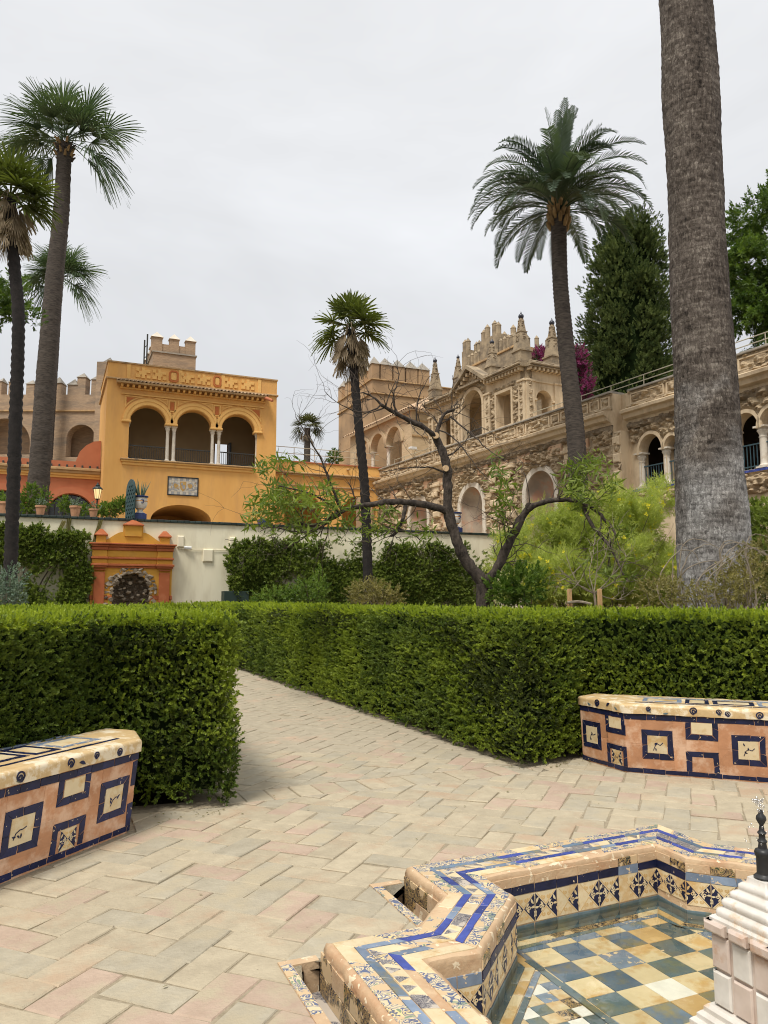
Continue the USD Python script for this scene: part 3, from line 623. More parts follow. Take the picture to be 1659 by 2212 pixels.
def bench(name, label, plan, faces, lean, tops):
    b = thing(name, label, 'bench', (*plan[0], 0), 'tiled garden benches')
    P = np.array(plan); P = P if Polygon(P).exterior.is_ccw else P[::-1]
    low = offs(P, lean)
    m = MB(); m.loft([np.column_stack([low, np.full(len(P), -.02)]), np.column_stack([P, np.full(len(P), HB)])]); m.build('body', 'terracotta', b)
    m = MB(); L = []
    def sub(q):
        o = []
        for i in range(len(q)):
            a, c = q[i], q[(i + 1) % len(q)]; n = max(1, int(np.linalg.norm(P[i] - P[(i + 1) % len(P)]) / .06))
            o += [a + (c - a) * k / n for k in range(n)]
        return np.array(o)
    for d, z in ((.0, HB), (-.014, HB + .002), (-.016, HB + .058), (-.011, HL - .012), (.002, HL - .003), (.02, HL)):
        q = sub(offs(P, d)); q3 = np.column_stack([q, np.full(len(q), z)]); q3 += (fbm(q3, 14, 3, 3)[:, None] - .5) * .012 * (1 if d < .015 else .2); L.append(q3)
    m.loft(L, None, False); m.prism(Polygon(sub(offs(P, .02))), HL - .004, HL + .0005, FLAT); m.build('ledge', 'ledge_clay', b, smooth=50)
    for (p0, p1, n_out, flipped, mods, Lmax, lz) in faces:
        p0, p1 = np.array(p0), np.array(p1); e = (p1 - p0); Lf = np.linalg.norm(e); e = e / Lf; o = np.array([*n_out, 0.0])
        fr = Frame3(np.array([*(p0 - o[:2] * lean), 0.0]), [*e, 0], np.array([o[0] * lean, o[1] * lean, HB]))
        X = (lambda s: Lf - s) if flipped else (lambda s: s)
        a0, a1 = sorted((X(0.0), X(min(Lf, Lmax))))
        run_strip(b, fr, a0, a1, .468, .513); run_strip(b, fr, a0, a1, .004, .040)
        fr2 = Frame3(np.array([*(p0 + o[:2] * .016), HB]), [*e, 0], UPZ)
        navy, teal = MB(), MB()
        for s in np.cumsum(np.random.default_rng(int(Lf * 10)).uniform(.05, .26, 40)):
            if s > min(Lf, Lmax): break
            u = rnd.random()
            if u < .5: scroll_mesh(navy, fr2, X(s), .042 + rnd.uniform(-.008, .008), rnd.uniform(.021, .034), rnd.choice([-1, 1]))
            elif u < .75: navy.prism(leaf_shape(X(s), .035, .055, rnd.uniform(-.6, .8)), -.002, .003, fr2)
            if rnd.random() < .6: teal.prism(leaf_shape(X(s) + .02, .022, .045, rnd.uniform(2.3, 3.4)), -.002, .0025, fr2)
        if navy.v: tag(navy.build('scroll_print', 'tile_navy', b), kind='stuff')
        if teal.v: tag(teal.build('leaf_print', 'tile_teal', b), kind='stuff')
        for kind, s, extra in mods:
            if s > min(Lf, Lmax) + .3: continue
            cx = X(s)
            if kind == 'sq':
                for q in ((lambda q: (max(q[0], .004 - cx), min(q[1], Lf - .004 - cx), q[2], q[3]))(q) for q in ((-.234, -.134, .046, .25), (-.234, -.134, .254, .464), (.134, .234, .046, .25), (.134, .234, .254, .464), (-.131, .131, .386, .464), (-.131, .131, .046, .122))): q[1] - q[0] > .02 and piece(b, 'clay_tile', [(cx + q[0], q[2]), (cx + q[1], q[2]), (cx + q[1], q[3]), (cx + q[0], q[3])], fr, 'terracotta', d1=.0018)
                frame_strip(b, fr, cx, .255, .262, .25, .048)
                piece(b, 'centre_tile', [(cx - .08, .178), (cx + .08, .178), (cx + .08, .332), (cx - .08, .332)], fr, extra or 'tile_cream')
                mk = MB(); xs = cx + rnd.uniform(-.03, .02)
                mk.prism(LineString(jit([(xs - .03, .21), (xs - .012, .245), (xs + .004, .262), (xs + .03, .255), (xs + .05, .275)], .004)).buffer(.003), .003, .0055, fr)
                for _ in range(3): mk.prism(leaf_shape(xs + rnd.uniform(-.03, .04), .25 + rnd.uniform(-.03, .04), .03, rnd.uniform(0, 6)), .003, .0055, fr)
                mk.build('worn_motif', 'tile_navy', b)
            if kind == 'u':
                piece(b, 'clay_tile', [(cx - .128, .222), (cx + .128, .222), (cx + .128, .313), (cx - .128, .313)], fr, 'terracotta', d1=.0018)
                frame_strip(b, fr, cx, .392, .262, .15, .045, 'blr')
                piece(b, 'centre_tile', [(cx - .083, .365), (cx + .083, .365), (cx + .083, .462), (cx - .083, .462)], fr, 'tile_cream')
                frame_strip(b, fr, cx, .13, .262, .175, .045, 'tlr')
                if extra == 'x': lozenge_tile(b, fr, cx, .106, .128)
                else: piece(b, 'centre_tile', [(cx - .083, .045), (cx + .083, .045), (cx + .083, .168), (cx - .083, .168)], fr, 'terracotta')
    if flipped: 
        for (y0, y1) in ((.30, .465), (.042, .19)): piece(b, 'blue_tile', [(X(.05), y0), (X(.006), y0), (X(.006), y1), (X(.05), y1)], fr, 'tile_navy', d1=.0045)
    # seat: rows of blue-framed squares
    (o, ex, ey, flipped) = tops; fr = Frame3(np.array([*o, HL]), [*ex, 0], [*ey, 0])
    run_strip(b, fr, .05, 2.3, .055, .085, 'tile_navy', step=(.12, .24)); run_strip(b, fr, .05, 2.3, .47, .50, 'tile_faded', step=(.12, .24))
    for i in range(4):
        frame_strip(b, fr, .28 + .60 * i, .285, .34, .26, .042, mat='tile_navy' if i % 2 else 'tile_faded')
        piece(b, 'centre_tile', [(.15 + .6 * i, .215), (.41 + .6 * i, .215), (.41 + .6 * i, .355), (.15 + .6 * i, .355)], fr, 'tile_cream')
        frame_strip(b, fr, .58 + .60 * i, .285, .20, .30, .036, mat='tile_faded' if i % 2 else 'tile_navy')
        piece(b, 'centre_tile', [(.52 + .6 * i, .175), (.64 + .6 * i, .175), (.64 + .6 * i, .395), (.52 + .6 * i, .395)], fr, 'tile_cream')
    return b
S2 = 2 ** -.5
mods = [('sq', .20 + .73 * i, None if i % 2 else 'tile_cream') for i in range(3)] + [('u', .565 + .73 * i, 'x' if i == 0 else None) for i in range(3)]
bench('tiled_bench', 'tiled clay bench with blue framed squares in front of the broad left hedge', BL, [((-2.79, 2.11), (.60, 5.50), (S2, -S2), True, mods, 2.4, .07)], .06, ((.55, 5.53), (-S2, -S2), (-S2, S2), True))
mods2 = [('sq', .275 + .73 * i, None) for i in range(3)] + [('u', .64 + .73 * i, None) for i in range(3)]
bench('tiled_bench', 'tiled clay bench with blue framed squares beneath the long hedge beside the star basin', BR, [((4.79, 5.64), (7.8, 2.63), (-S2, -S2), False, mods2, 2.4, 0), ((4.79, 6.27), (4.79, 5.64), (-1, 0), False, [('sq', .16, None), ('u', .50, 'x')], .63, 0)], .02, ((4.86, 5.66), (S2, -S2), (S2, S2), False))

# ------------------------------------------------------------------ star basin
pool = thing('star_basin', 'low star shaped tiled water basin set into the paving', 'basin', (*PC, 0))
RIMW, ZR, ZW, ZF = .333, .09, -.20, -.245
NSUB = [max(2, int(np.linalg.norm(STAR[i] - STAR[(i + 1) % len(STAR)]) / .045)) for i in range(len(STAR))]
def subloop(q, z):
    o = []
    for i in range(len(q)):
        a, c = q[i], q[(i + 1) % len(q)]; o += [a + (c - a) * k / NSUB[i] for k in range(NSUB[i])]
    return np.column_stack([np.array(o), np.full(len(o), z)])
L = []
for d, z, k in ((0, -.34, 0), (0, .055, .008), (.008, .080, .012), (.026, ZR - .001, .006), (RIMW - .026, ZR - .001, .004), (RIMW - .008, .082, .010), (RIMW, .060, .006), (RIMW, -.34, 0)):
    q = subloop(offs(STAR, d), z); q += (fbm(q, 16, 3, 8)[:, None] - .5) * k * 2; L.append(q)
m = MB(); m.loft(L, None, False); m.build('rim', 'rim_clay', pool, smooth=40)
def vis_edge(a, b): return True
def band(d1, d2, step, name, pick, z=ZR, skip=0.0, gap=.0025, raise_=.0025):
    A, B = offs(STAR, d1), offs(STAR, d2); fr = Frame3(np.array([0, 0, z]), [1, 0, 0], [0, 1, 0])
    for i in range(len(STAR)):
        a0, a1, b0, b1 = A[i], A[(i + 1) % len(A)], B[i], B[(i + 1) % len(B)]
        mid = (a0 + a1) / 2; f_ = mid @ FH[:2]
        if f_ < 1.9 or abs(mid @ RT[:2]) > f_ * .62: continue
        Lm = (np.linalg.norm(a1 - a0) + np.linalg.norm(b1 - b0)) / 2; n = max(1, round(Lm / step)); ks = np.linspace(0, 1, n + 1); ks[1:-1] += rng.normal(0, .12 / n, n - 1)
        for k0, k1 in zip(ks[:-1], ks[1:]):
            if rnd.random() < skip: continue
            e = gap / Lm / 2
            piece(pool, name, [a0 + (a1 - a0) * (k0 + e), a0 + (a1 - a0) * (k1 - e), b0 + (b1 - b0) * (k1 - e), b0 + (b1 - b0) * (k0 + e)], fr, pick(i), d1=raise_, j=.0012)
blue = lambda i: rnd.choice(['tile_cobalt', 'tile_cobalt', 'tile_faded', 'tile_faded', 'tile_teal2'])
band(.030, .098, .16, 'scroll_tile', lambda i: rnd.choice(['print_scroll', 'print_scroll', 'tile_cream']), skip=.12)
band(.101, .137, .15, 'blue_tile', blue, skip=.04)
band(.141, .203, .13, 'band_tile', lambda i: rnd.choice(['tile_cream', 'tile_cream', 'print_scroll', 'print_grey']))
band(.207, .243, .15, 'blue_tile', blue, skip=.07)
band(.247, .306, .15, 'scroll_tile', lambda i: rnd.choice(['print_scroll', 'print_scroll', 'tile_cream']), skip=.12)
# little triangles on the middle band
tri = MB(); A, B = offs(STAR, .146), offs(STAR, .198); fr = Frame3(np.array([0, 0, ZR]), [1, 0, 0], [0, 1, 0])
for i in range(len(STAR)):
    a0, a1, b0, b1 = A[i], A[(i + 1) % len(A)], B[i], B[(i + 1) % len(B)]; n = max(1, int(np.linalg.norm(a1 - a0) / .075))
    for k in range(n):
        if rnd.random() < .35: continue
        t0, t1 = (k + .15) / n, (k + .9) / n
        tri.prism(Polygon([a0 + (a1 - a0) * t0, a0 + (a1 - a0) * t1, b0 + (b1 - b0) * t0]), .0024, .0032, fr)
tag(tri.build('triangle_print', 'print_grey', pool), kind='stuff')
# inner walls
INN = offs(STAR, RIMW)
for i in range(len(INN)):
    a, b = INN[i], INN[(i + 1) % len(INN)]; e = (b - a); Le = np.linalg.norm(e); e = e / Le; n = np.array([-e[1], e[0]])
    mid = (a + b) / 2
    if n.dot(-mid) < 0: continue
    fr = Frame3(np.array([*b, 0.0]), [*(-e), 0], UPZ)           # seen from inside the basin
    # x to the right seen from outside the wall face; z out of the wall towards the water
    k = max(1, round(Le / .14)); w = Le / k
    for q in range(k):
        x0, x1 = q * w + .0015, (q + 1) * w - .0015
        if rnd.random() < .8: piece(pool, 'ledge_tile', [(x0, .014), (x1, .014), (x1, .058), (x0, .058)], fr, rnd.choice(['print_dark', 'rim_clay', 'rim_clay']), d1=.005)
        piece(pool, 'blue_tile', [(x0, -.032), (x1, -.032), (x1, .010), (x0, .010)], fr, rnd.choice(['tile_navy', 'tile_navy', 'tile_faded']), d1=.005)
        lozenge_tile(pool, fr, (x0 + x1) / 2, -.036 - w / 2 * .98 if w < .16 else -.11, min(w, .146) - .002, .16)
        piece(pool, 'foot_tile', [(x0, -.30), (x1, -.30), (x1, -.187), (x0, -.187)], fr, 'tile_teal', d1=.005)
# channels on the two western sides
for (x0, x1, y0, y1, xw) in ((PC[0] - HW - .125, PC[0] - HW, PC[1] + HW + .19, PC[1] + ARM + .02, PC[0] - HW), (PC[0] - ARM - .12, PC[0] - ARM, PC[1] - HW - .1, PC[1] + HW + .04, PC[0] - ARM)):
    fr = Frame3(np.array([0, 0, -.125]), [1, 0, 0], [0, 1, 0]); y = y0
    while y < y1:
        piece(pool, 'channel_tile', [(x0 - .02, y), (x1 + .01, y), (x1 + .01, min(y1, y + .118)), (x0 - .02, min(y1, y + .118))], fr, 'print_grey', d0=-.02); y += .12
    fw = Frame3(np.array([xw, y1 - .02, 0.0]), [0, -1, 0], UPZ); x = 0
    while x < y1 - y0 - .05:
        for zz in ((-.118, -.04), (-.036, .045)):
            piece(pool, 'channel_tile', [(x + .002, zz[0]), (x + .138, zz[0]), (x + .138, zz[1]), (x + .002, zz[1])], fw, 'print_dark' if rnd.random() < .75 else 'rim_clay', d1=.005)
        x += .14
    m = MB(); m.box(x0 - .05, x0, y0 - .03, y1 + .05, -.14, .003); m.box(x0, x1 - .002, y1, y1 + .05, -.14, .003); m.build('channel_kerb', 'rim_clay', pool)
    fr = Frame3(np.array([0, 0, .003]), [1, 0, 0], [0, 1, 0]); y = y0
    while y < y1:
        if rnd.random() < .7: piece(pool, 'kerb_tile', [(x0 - .05, y), (x0 - .004, y), (x0 - .004, y + .10), (x0 - .05, y + .10)], fr, 'print_scroll', d1=.003)
        y += .105
# floor
IP = Polygon(INN); m = MB(); m.prism(IP.buffer(.02), ZF - .08, ZF - .004, FLAT); m.build('floor_bed', 'rim_clay', pool)
fr = Frame3(np.array([0, 0, ZF]), [1, 0, 0], [0, 1, 0])
def floorband(d1, d2, step, mats):
    A, B = offs(STAR, RIMW + d1), offs(STAR, RIMW + d2)
    for i in range(len(STAR)):
        a0, a1, b0, b1 = A[i], A[(i + 1) % len(A)], B[i], B[(i + 1) % len(B)]; Lm = np.linalg.norm(a1 - a0); n = max(1, round(Lm / step)); e = .0015 / Lm
        for k in range(n):
            piece(pool, 'floor_tile', [a0 + (a1 - a0) * (k / n + e), a0 + (a1 - a0) * ((k + 1) / n - e), b0 + (b1 - b0) * ((k + 1) / n - e), b0 + (b1 - b0) * (k / n + e)], fr, rnd.choice(mats), d1=.001, j=.001)
floorband(.004, .035, .16, ['tile_teal']); floorband(.038, .085, .15, ['tile_ochre', 'print_dark', 'tile_cream']); floorband(.088, .118, .16, ['tile_teal', 'tile_teal', 'tile_faded'])
CORE = Polygon(offs(STAR, RIMW + .121)); T = .163; b0 = PC[1] + ARM - RIMW - .123
PED = .23
def tiles(area, ox, oy, T, pick):
    x0, y0, x1, y1 = area.bounds
    for i in range(int((x0 - ox) / T) - 1, int((x1 - ox) / T) + 2):
        for j in range(int((y0 - oy) / T) - 1, int((y1 - oy) / T) + 2):
            q = sbox(ox + i * T + .001, oy + j * T + .001, ox + (i + 1) * T - .001, oy + (j + 1) * T - .001).intersection(area)
            for gq in getattr(q, 'geoms', [q]):
                if gq.geom_type == 'Polygon' and gq.area > .0008:
                    c = np.array(gq.centroid.coords[0])
                    if max(abs(c - PC)) < PED - .03: continue
                    piece(pool, 'floor_tile', np.array(gq.exterior.coords)[:-1], fr, pick(i, j), d1=.001, j=.0012)
big = CORE.intersection(sbox(2.26, 2.5, 5, 5)); CORE2 = CORE.difference(sbox(2.22, 2.46, 5, 5)).intersection(sbox(.9, 1.5, 2.22, 5)); CORE3 = CORE.difference(sbox(2.22, 2.46, 5, 5)).intersection(sbox(2.26, 1.2, 5, 2.42))
def pk(i, j):
    if (i, j) == (-2, -3): return 'tile_white'
    if (i + j) % 2: return rnd.choice(['tile_teal', 'tile_faded', 'tile_teal2', 'tile_teal2'])
    return rnd.choice(['tile_cream', 'tile_cream', 'tile_cream', 'tile_ochre'])
tiles(big, 2.92, b0 - T, T, pk)
tiles(CORE2, 2.0, 2.4, .078, lambda i, j: rnd.choice(['tile_teal', 'print_dark', 'tile_faded']) if (i + j) % 2 else rnd.choice(['tile_cream', 'tile_white', 'tile_cream']))
tiles(CORE3, 2.3, 2.4, .12, lambda i, j: rnd.choice(['tile_faded', 'print_dark', 'tile_teal']) if (i + j) % 2 else rnd.choice(['tile_cream', 'tile_ochre']))
run_strip(pool, Frame3(np.array([2.24, 1.4, ZF]), [0, 1, 0], [-1, 0, 0]), 0, 2.0, -.018, .018, 'tile_teal', 'floor_tile')
run_strip(pool, Frame3(np.array([2.26, 2.44, ZF]), [1, 0, 0], [0, 1, 0]), 0, 1.6, -.018, .018, 'tile_teal', 'floor_tile')
m = MB(); wp = np.array(IP.exterior.coords)[:-1]
tri_ = trimesh.creation.triangulate_polygon(IP, engine='earcut'); m.add(np.column_stack([tri_[0], np.full(len(tri_[0]), ZW)]), tri_[1])
wobj = m.build('water', 'water'); tag(wobj, kind='structure')

# ------------------------------------------------------------------ fountain pedestal
PX = np.array([2.68, 2.36])
fo = thing('fountain_pedestal', 'stepped white marble fountain pedestal with black metal spout in the basin', 'fountain', (*PX, ZF))
def sq(mb, w, z0, z1, ch=.006, dx=0, dy=0): mb.box(PX[0] - w + dx, PX[0] + w + dx, PX[1] - w + dy, PX[1] + w + dy, z0, z1, None, ch)
m = MB(); sq(m, .215, ZF, -.165, .01); sq(m, .195, -.165, -.135, .012); sq(m, .176, -.135, -.105, .012); m.build('plinth', 'marble', fo)
SHW = .136
m = MB(); sq(m, SHW, -.105, .20, .0); m.build('shaft', 'marble_pink', fo)
for nx_, ny_ in ((-1, 0), (0, -1), (1, 0), (0, 1)):
    fr = Frame3(np.array([PX[0] + nx_ * SHW, PX[1] + ny_ * SHW, 0]), [-ny_, nx_, 0], UPZ)
    for i in range(3):
        c0 = -.150 + i * .103
        for j in range(2):
            z0 = -.098 + j * .140; mm = MB(); mm.box(c0 + .003, c0 + .091, z0, z0 + .128, -.004, .014, fr, .007); mm.build('panel', 'marble_pink' if (i + j) % 2 else 'marble', fo)
        mm = MB(); mm.box(c0 - .016 if i == 0 else c0 + .004, c0 + .110 if i == 2 else c0 + .088, .180, .222, -.004, .036, fr, .009); mm.build('cornice_block', 'marble_pink', fo)
m = MB(); sq(m, .150, .20, .240, .008); m.build('slab', 'marble', fo)
m = MB(); L = []
def rsq(w, z, k=6):
    """square with softly rounded corners"""
    o = []
    for qx, qy, a0 in ((1, -1, -PI / 2), (1, 1, 0), (-1, 1, PI / 2), (-1, -1, PI)):
        for t in np.linspace(0, PI / 2, k): rr = w * .16; o.append((PX[0] + qx * (w - rr) + rr * math.cos(a0 + t), PX[1] + qy * (w - rr) + rr * math.sin(a0 + t), z))
    return np.array(o)
for w, z in ((.134, .238), (.137, .246), (.138, .258), (.132, .268), (.118, .274), (.116, .280), (.121, .287), (.121, .300), (.113, .308), (.098, .312), (.094, .318), (.098, .324), (.097, .336), (.088, .343), (.074, .347), (.070, .354), (.073, .360), (.072, .372), (.062, .380), (.050, .386), (.046, .404)): L.append(rsq(w, z))
m.loft(L); m.build('stepped_top', 'marble', fo, smooth=70)
m = MB(); m.lathe([(.038, .400), (.040, .412), (.030, .420), (.027, .425), (.027, .487), (.031, .495), (.033, .505), (.028, .515), (.018, .520), (.015, .540), (.019, .548), (.013, .556), (.012, .572), (.018, .580), (.011, .588), (.008, .610), (.015, .622), (.020, .632), (.018, .644), (.010, .653), (.008, .668), (.001, .669)], (*PX, 0), 18); m.build('spout', 'iron', fo, smooth=50)
m = MB()
for k in range(46):
    t = rnd.random(); a = rnd.uniform(0, 6.28); h = .66 + .05 * math.sin(min(1, t * 1.6) * PI) - .30 * max(0, t - .45); r_ = .006 + .045 * t
    s = rnd.uniform(.002, .0065) * (1 if t < .5 else .6)
    ic = trimesh.creation.icosphere(1, s); ic.vertices *= [1, 1, 1.5]; ic.vertices += [PX[0] + r_ * math.cos(a) - .02 * t * 2, PX[1] + r_ * math.sin(a), h]; m.mesh(ic)
sp = m.build('water_splash', 'splash', None, smooth=True); tag(sp, 'small clear jet of water bubbling over the black spout', 'water jet', kind='stuff')
# ------------------------------------------------------------------ terrace and its cream wall
Z1 = lambda x, y: (.3803 * x, 658.3 + .3803 * y)
Z2 = lambda x, y: (.3803 * x, 1097.2 + .3803 * y)
Z3 = lambda x, y: (630.9 + .3803 * x, 603.5 + .3803 * y)
Z4 = lambda x, y: (1097.2 + .3386 * x, 603.5 + .3386 * y)
Z7 = lambda x, y: (905.2 + .2315 * x, 658.3 + .2315 * y)
g = MB(); g.box(-30, 60, 27.42, 100, -.06, 4.18); struct('terrace', g, 'mortar')
WF = Frame((0, 27, 0), (1, 0))
cw = thing('cream_wall', 'long cream rendered terrace wall with dark green tiled coping', 'wall', (2, 27, 0))
def rough_wall(mb, fr, x0, x1, y0, y1, res, amp, z=0.0, sc=.7, seed=1, hole=None):
    nx, ny = int((x1 - x0) / res) + 1, int((y1 - y0) / res) + 1
    X, Y = np.meshgrid(np.linspace(x0, x1, nx), np.linspace(y0, y1, ny)); p = np.column_stack([X.ravel(), Y.ravel(), np.zeros(X.size)])
    zz = z + (fbm(p, sc, 4, seed) - .5) * amp; i = (np.arange(ny - 1)[:, None] * nx + np.arange(nx - 1)).ravel()
    f = np.column_stack([i, i + 1, i + nx + 1, i + nx])
    if hole is not None:
        c = p[f].mean(1); f = f[~shapely.contains_xy(hole, c[:, 0], c[:, 1])]
    mb.add(np.column_stack([p[:, 0], p[:, 1], zz]), f, fr)
GH = arch_poly(2.49, .63, .3, 1.88)
m = MB(); rough_wall(m, WF, -16, 18.0, 0, 4.22, .25, .05, hole=GH.buffer(.18)); m.prism(sbox(-16, 0, 18, 4.22).difference(GH), -.42, -.045, WF); m.box(-16, 18, 0, 4.22, -.6, -.421, WF); m.build('wall_body', 'cream', cw, smooth=True)
x = -9.0
while x < 17.9:
    w = rnd.uniform(.19, .23); mm = MB(); z_ = rnd.uniform(-.006, .006)
    mm.box(x, x + w - .006, 4.225, 4.31 + z_, -.45, .07, WF, .012); mm.build('coping_tile', 'coping', cw); x += w
for (a, b, c, d) in ((1005, 1045, 222, 160), (1300, 1342, 245, 168), (1150, 1210, 305, 236)):
    (x0, y0), (x1, y1) = WF.pix(*Z2(a, c)), WF.pix(*Z2(b, d)); mm = MB(); mm.box(x0, x1, y0, y1, -.05, .075, WF, .03); mm.build('plaster_patch', 'cream_patch', cw)
mm = MB(); p = [WF.pix(*Z2(x, y)) for x, y in ((1045, 225), (1085, 228))]; mm.tube([(*p[0], .06), (*p[1], .10)], .055, 8, fr=WF); mm.build('drain_pipe', 'white_paint', cw)
mm = MB(); q = [(*WF.pix(*Z2(x, y)), .035) for x, y in ((1010, 228), (1100, 236), (1180, 238), (1270, 240), (1340, 243))]; mm.tube(q, .012, 5, fr=WF); mm.build('render_seam', 'cream_patch', cw)
(x0, y0), (x1, y1) = WF.pix(*Z2(1255, 555)), WF.pix(*Z2(1395, 474)); mm = MB(); mm.box(x0, x1, y0 - 1.1, y1, .02, .5, WF, .01); tag(mm.build('utility_box', 'box_green'), 'dark green metal cabinet standing against the cream wall beside the grotto', 'cabinet')
# stems of dried creeper on the wall
for k, pts in enumerate((((395, 60), (388, 100), (392, 150)), ((362, 75), (345, 110), (330, 150)), ((572, 70), (560, 110), (545, 150), (538, 190)))):
    q = np.array([(*WF.pix(*Z2(x, y)), .05) for x, y in pts]); mm = MB(); mm.tube(q, .012, 4, fr=WF)
    for t in np.linspace(0, 1, 26):
        i = min(int(t * (len(q) - 1)), len(q) - 2); p = q[i] + (q[i + 1] - q[i]) * (t * (len(q) - 1) - i)
        for s in (-1, 1): mm.add([p, p + [s * .045, .02, .02], p + [s * .07, -.03, .01], p + [s * .02, -.03, .02]], [(0, 1, 2, 3)], WF)
    tag(mm.build('wall_creeper', 'dry_leaf'), ['thin dry creeper trailing down cream wall near the hedge, rightmost strand over the orange grotto', 'thin dry creeper trailing down the cream wall, leftmost strand', 'longest dry creeper strand touching the orange grotto pediment'][k] if k != 0 else 'thin dry creeper strand in the middle, hanging straight down cream wall', 'creeper')

# ------------------------------------------------------------------ grotto fountain on the wall
gr = thing('wall_grotto', 'orange and red wall fountain with an arched stone grotto on the cream wall', 'wall fountain', (2.5, 27, 0))
c0 = 2.49
body = sbox(1.22, 0, 3.78, 3.45).difference(arch_poly(c0, .60, .2, 1.88, 1.0))
ped = Polygon([(1.45, 3.45)] + [(1.45 + .72 * t, 3.50 + .34 * (1 - math.cos(t * PI)) / 2) for t in np.linspace(0, 1, 9)] + [(2.17, 4.12), (2.80, 4.12)] + [(2.80 + .72 * t, 3.84 - .34 * (1 - math.cos(t * PI)) / 2) for t in np.linspace(0, 1, 9)] + [(3.52, 3.45)])
m = MB(); m.prism(body, .01, .20, WF); m.build('back_panel', 'grotto_orange', gr)
m = MB(); m.prism(ped.buffer(0), .01, .17, WF); m.build('pediment', 'grotto_orange', gr)
def cap(name, xc, w, y0, y1, top, z1=.22):
    mm = MB(); mm.box(xc - w, xc + w, y0, y1 - .0, .01, z1, WF); mm.build('finial_block', 'grotto_orange', gr)
    mm = MB(); e = .06; v = [(xc - w - e, y1, -.0), (xc + w + e, y1, 0), (xc + w + e, y1, z1 + e), (xc - w - e, y1, z1 + e), (xc - w - e, y1 + .03, 0), (xc + w + e, y1 + .03, 0), (xc + w + e, y1 + .03, z1 + e), (xc - w - e, y1 + .03, z1 + e), (xc - .05, top, .0), (xc + .05, top, 0), (xc + .05, top, .08), (xc - .05, top, .08)]
    f = [(0, 1, 2, 3), (8, 9, 10, 11)[::-1]] + [(a + i, a + 4 + i, a + 4 + (i + 1) % 4, a + (i + 1) % 4) for a in (0, 4) for i in range(4)]
    mm.add(v, f, WF); mm.build('finial_cap', 'grotto_red', gr)
cap('c', 2.485, .27, 3.7, 4.06, 4.26); cap('l', 1.48, .15, 3.45, 3.70, 3.92); cap('r', 3.52, .15, 3.45, 3.70, 3.92)
def mould(y0, y1, z0, z1, segs, mat, name):
    mm = MB()
    for (a, b, dz) in segs: mm.box(a, b, y0, y1, z0, z1 + dz, WF, .012)
    mm.build(name, mat, gr)
for (y0, y1, z, e, mat) in ((3.40, 3.45, .36, .10, 'grotto_red'), (3.33, 3.395, .30, .05, 'grotto_red'), (3.22, 3.325, .25, .02, 'grotto_red'), (3.0, 3.215, .20, .0, 'grotto_orange'), (2.93, 2.995, .27, .03, 'grotto_red'), (2.78, 2.925, .20, 0, 'grotto_orange'), (2.70, 2.775, .29, .05, 'grotto_red'), (2.64, 2.695, .25, .02, 'grotto_red')):
    mould(y0, y1, .01, z + .015, [(1.22 - e, 1.68 + e, .07), (3.28 - e, 3.78 + e, .07)], mat, 'pilaster_moulding')
    mould(y0 + .001, y1 - .001, .012, z + .012, [(1.68 + e, 3.28 - e, 0)], mat, 'entablature_moulding')
for xc in (1.47, 3.53):
    mm = MB(); mm.box(xc - .17, xc + .17, 0, 2.50, .012, .29, WF, .012); mm.build('pilaster', 'grotto_red', gr)
    mm = MB(); mm.box(xc - .18, xc + .18, 2.56, 2.60, .012, .31, WF, .012); mm.box(xc - .19, xc + .19, 1.62 - .0, 1.74, .011, .265, WF, .012) if False else None; mm.build('necking', 'grotto_red', gr)
    mm = MB(); mm.box(xc - .27, xc - .175, 1.60, 1.74, .012, .235, WF, .01); mm.box(xc + .175, xc + .27, 1.60, 1.74, .012, .235, WF, .01); mm.build('impost', 'grotto_red', gr)
mm = MB(); mm.box(1.69, 1.88, 1.60, 1.74, .012, .235, WF, .01); mm.box(3.10, 3.27, 1.60, 1.74, .012, .235, WF, .01); mm.build('impost', 'grotto_red', gr)
def stone(mb, c, s, fr, seed):
    r = np.random.default_rng(seed); q = r.normal(0, 1, (11, 3)); q /= np.linalg.norm(q, axis=1, keepdims=True); q *= r.uniform(.75, 1.1, (11, 1)) * s
    h = trimesh.convex.convex_hull(q + c); mb.mesh(h, fr)
k = 0
for a in np.linspace(-.75, PI + .75, 27):
    for rr in (.62, .76):
        y = 1.88 + rr * math.sin(a); xx = c0 + rr * math.cos(a)
        if a < 0: y, xx = 1.88 + a * 1.15, c0 + rr
        if a > PI: y, xx = 1.88 - (a - PI) * 1.15, c0 - rr
        mm = MB(); stone(mm, np.array([xx + rnd.gauss(0, .02), y + rnd.gauss(0, .02), .19 + rnd.uniform(-.02, .05)]), np.array([.105, .078, .085]) * rnd.uniform(.8, 1.35), WF, k); k += 1
        mm.build('stone', 'grotto_stone', gr)
mm = MB(); N = 46; X, Y = np.meshgrid(np.linspace(c0 - .64, c0 + .64, N), np.linspace(.6, 2.55, 60)); p = np.column_stack([X.ravel(), Y.ravel(), np.zeros(X.size)])
rr = np.hypot((p[:, 0] - c0) / .64, np.maximum(0, p[:, 1] - 1.88) / .64); zz = -.36 * np.clip(1 - rr ** 3, 0, 1) + .10 + (np.abs(fbm(p * [1, 1.7, 1], 4.5, 4, 5) - .5) * 4 - .5) * .16
i = (np.arange(59)[:, None] * N + np.arange(N - 1)).ravel(); mm.add(np.column_stack([p[:, 0], p[:, 1], zz]), np.column_stack([i, i + 1, i + N + 1, i + N]), WF); mm.build('grotto_recess', 'grotto_deep', gr)
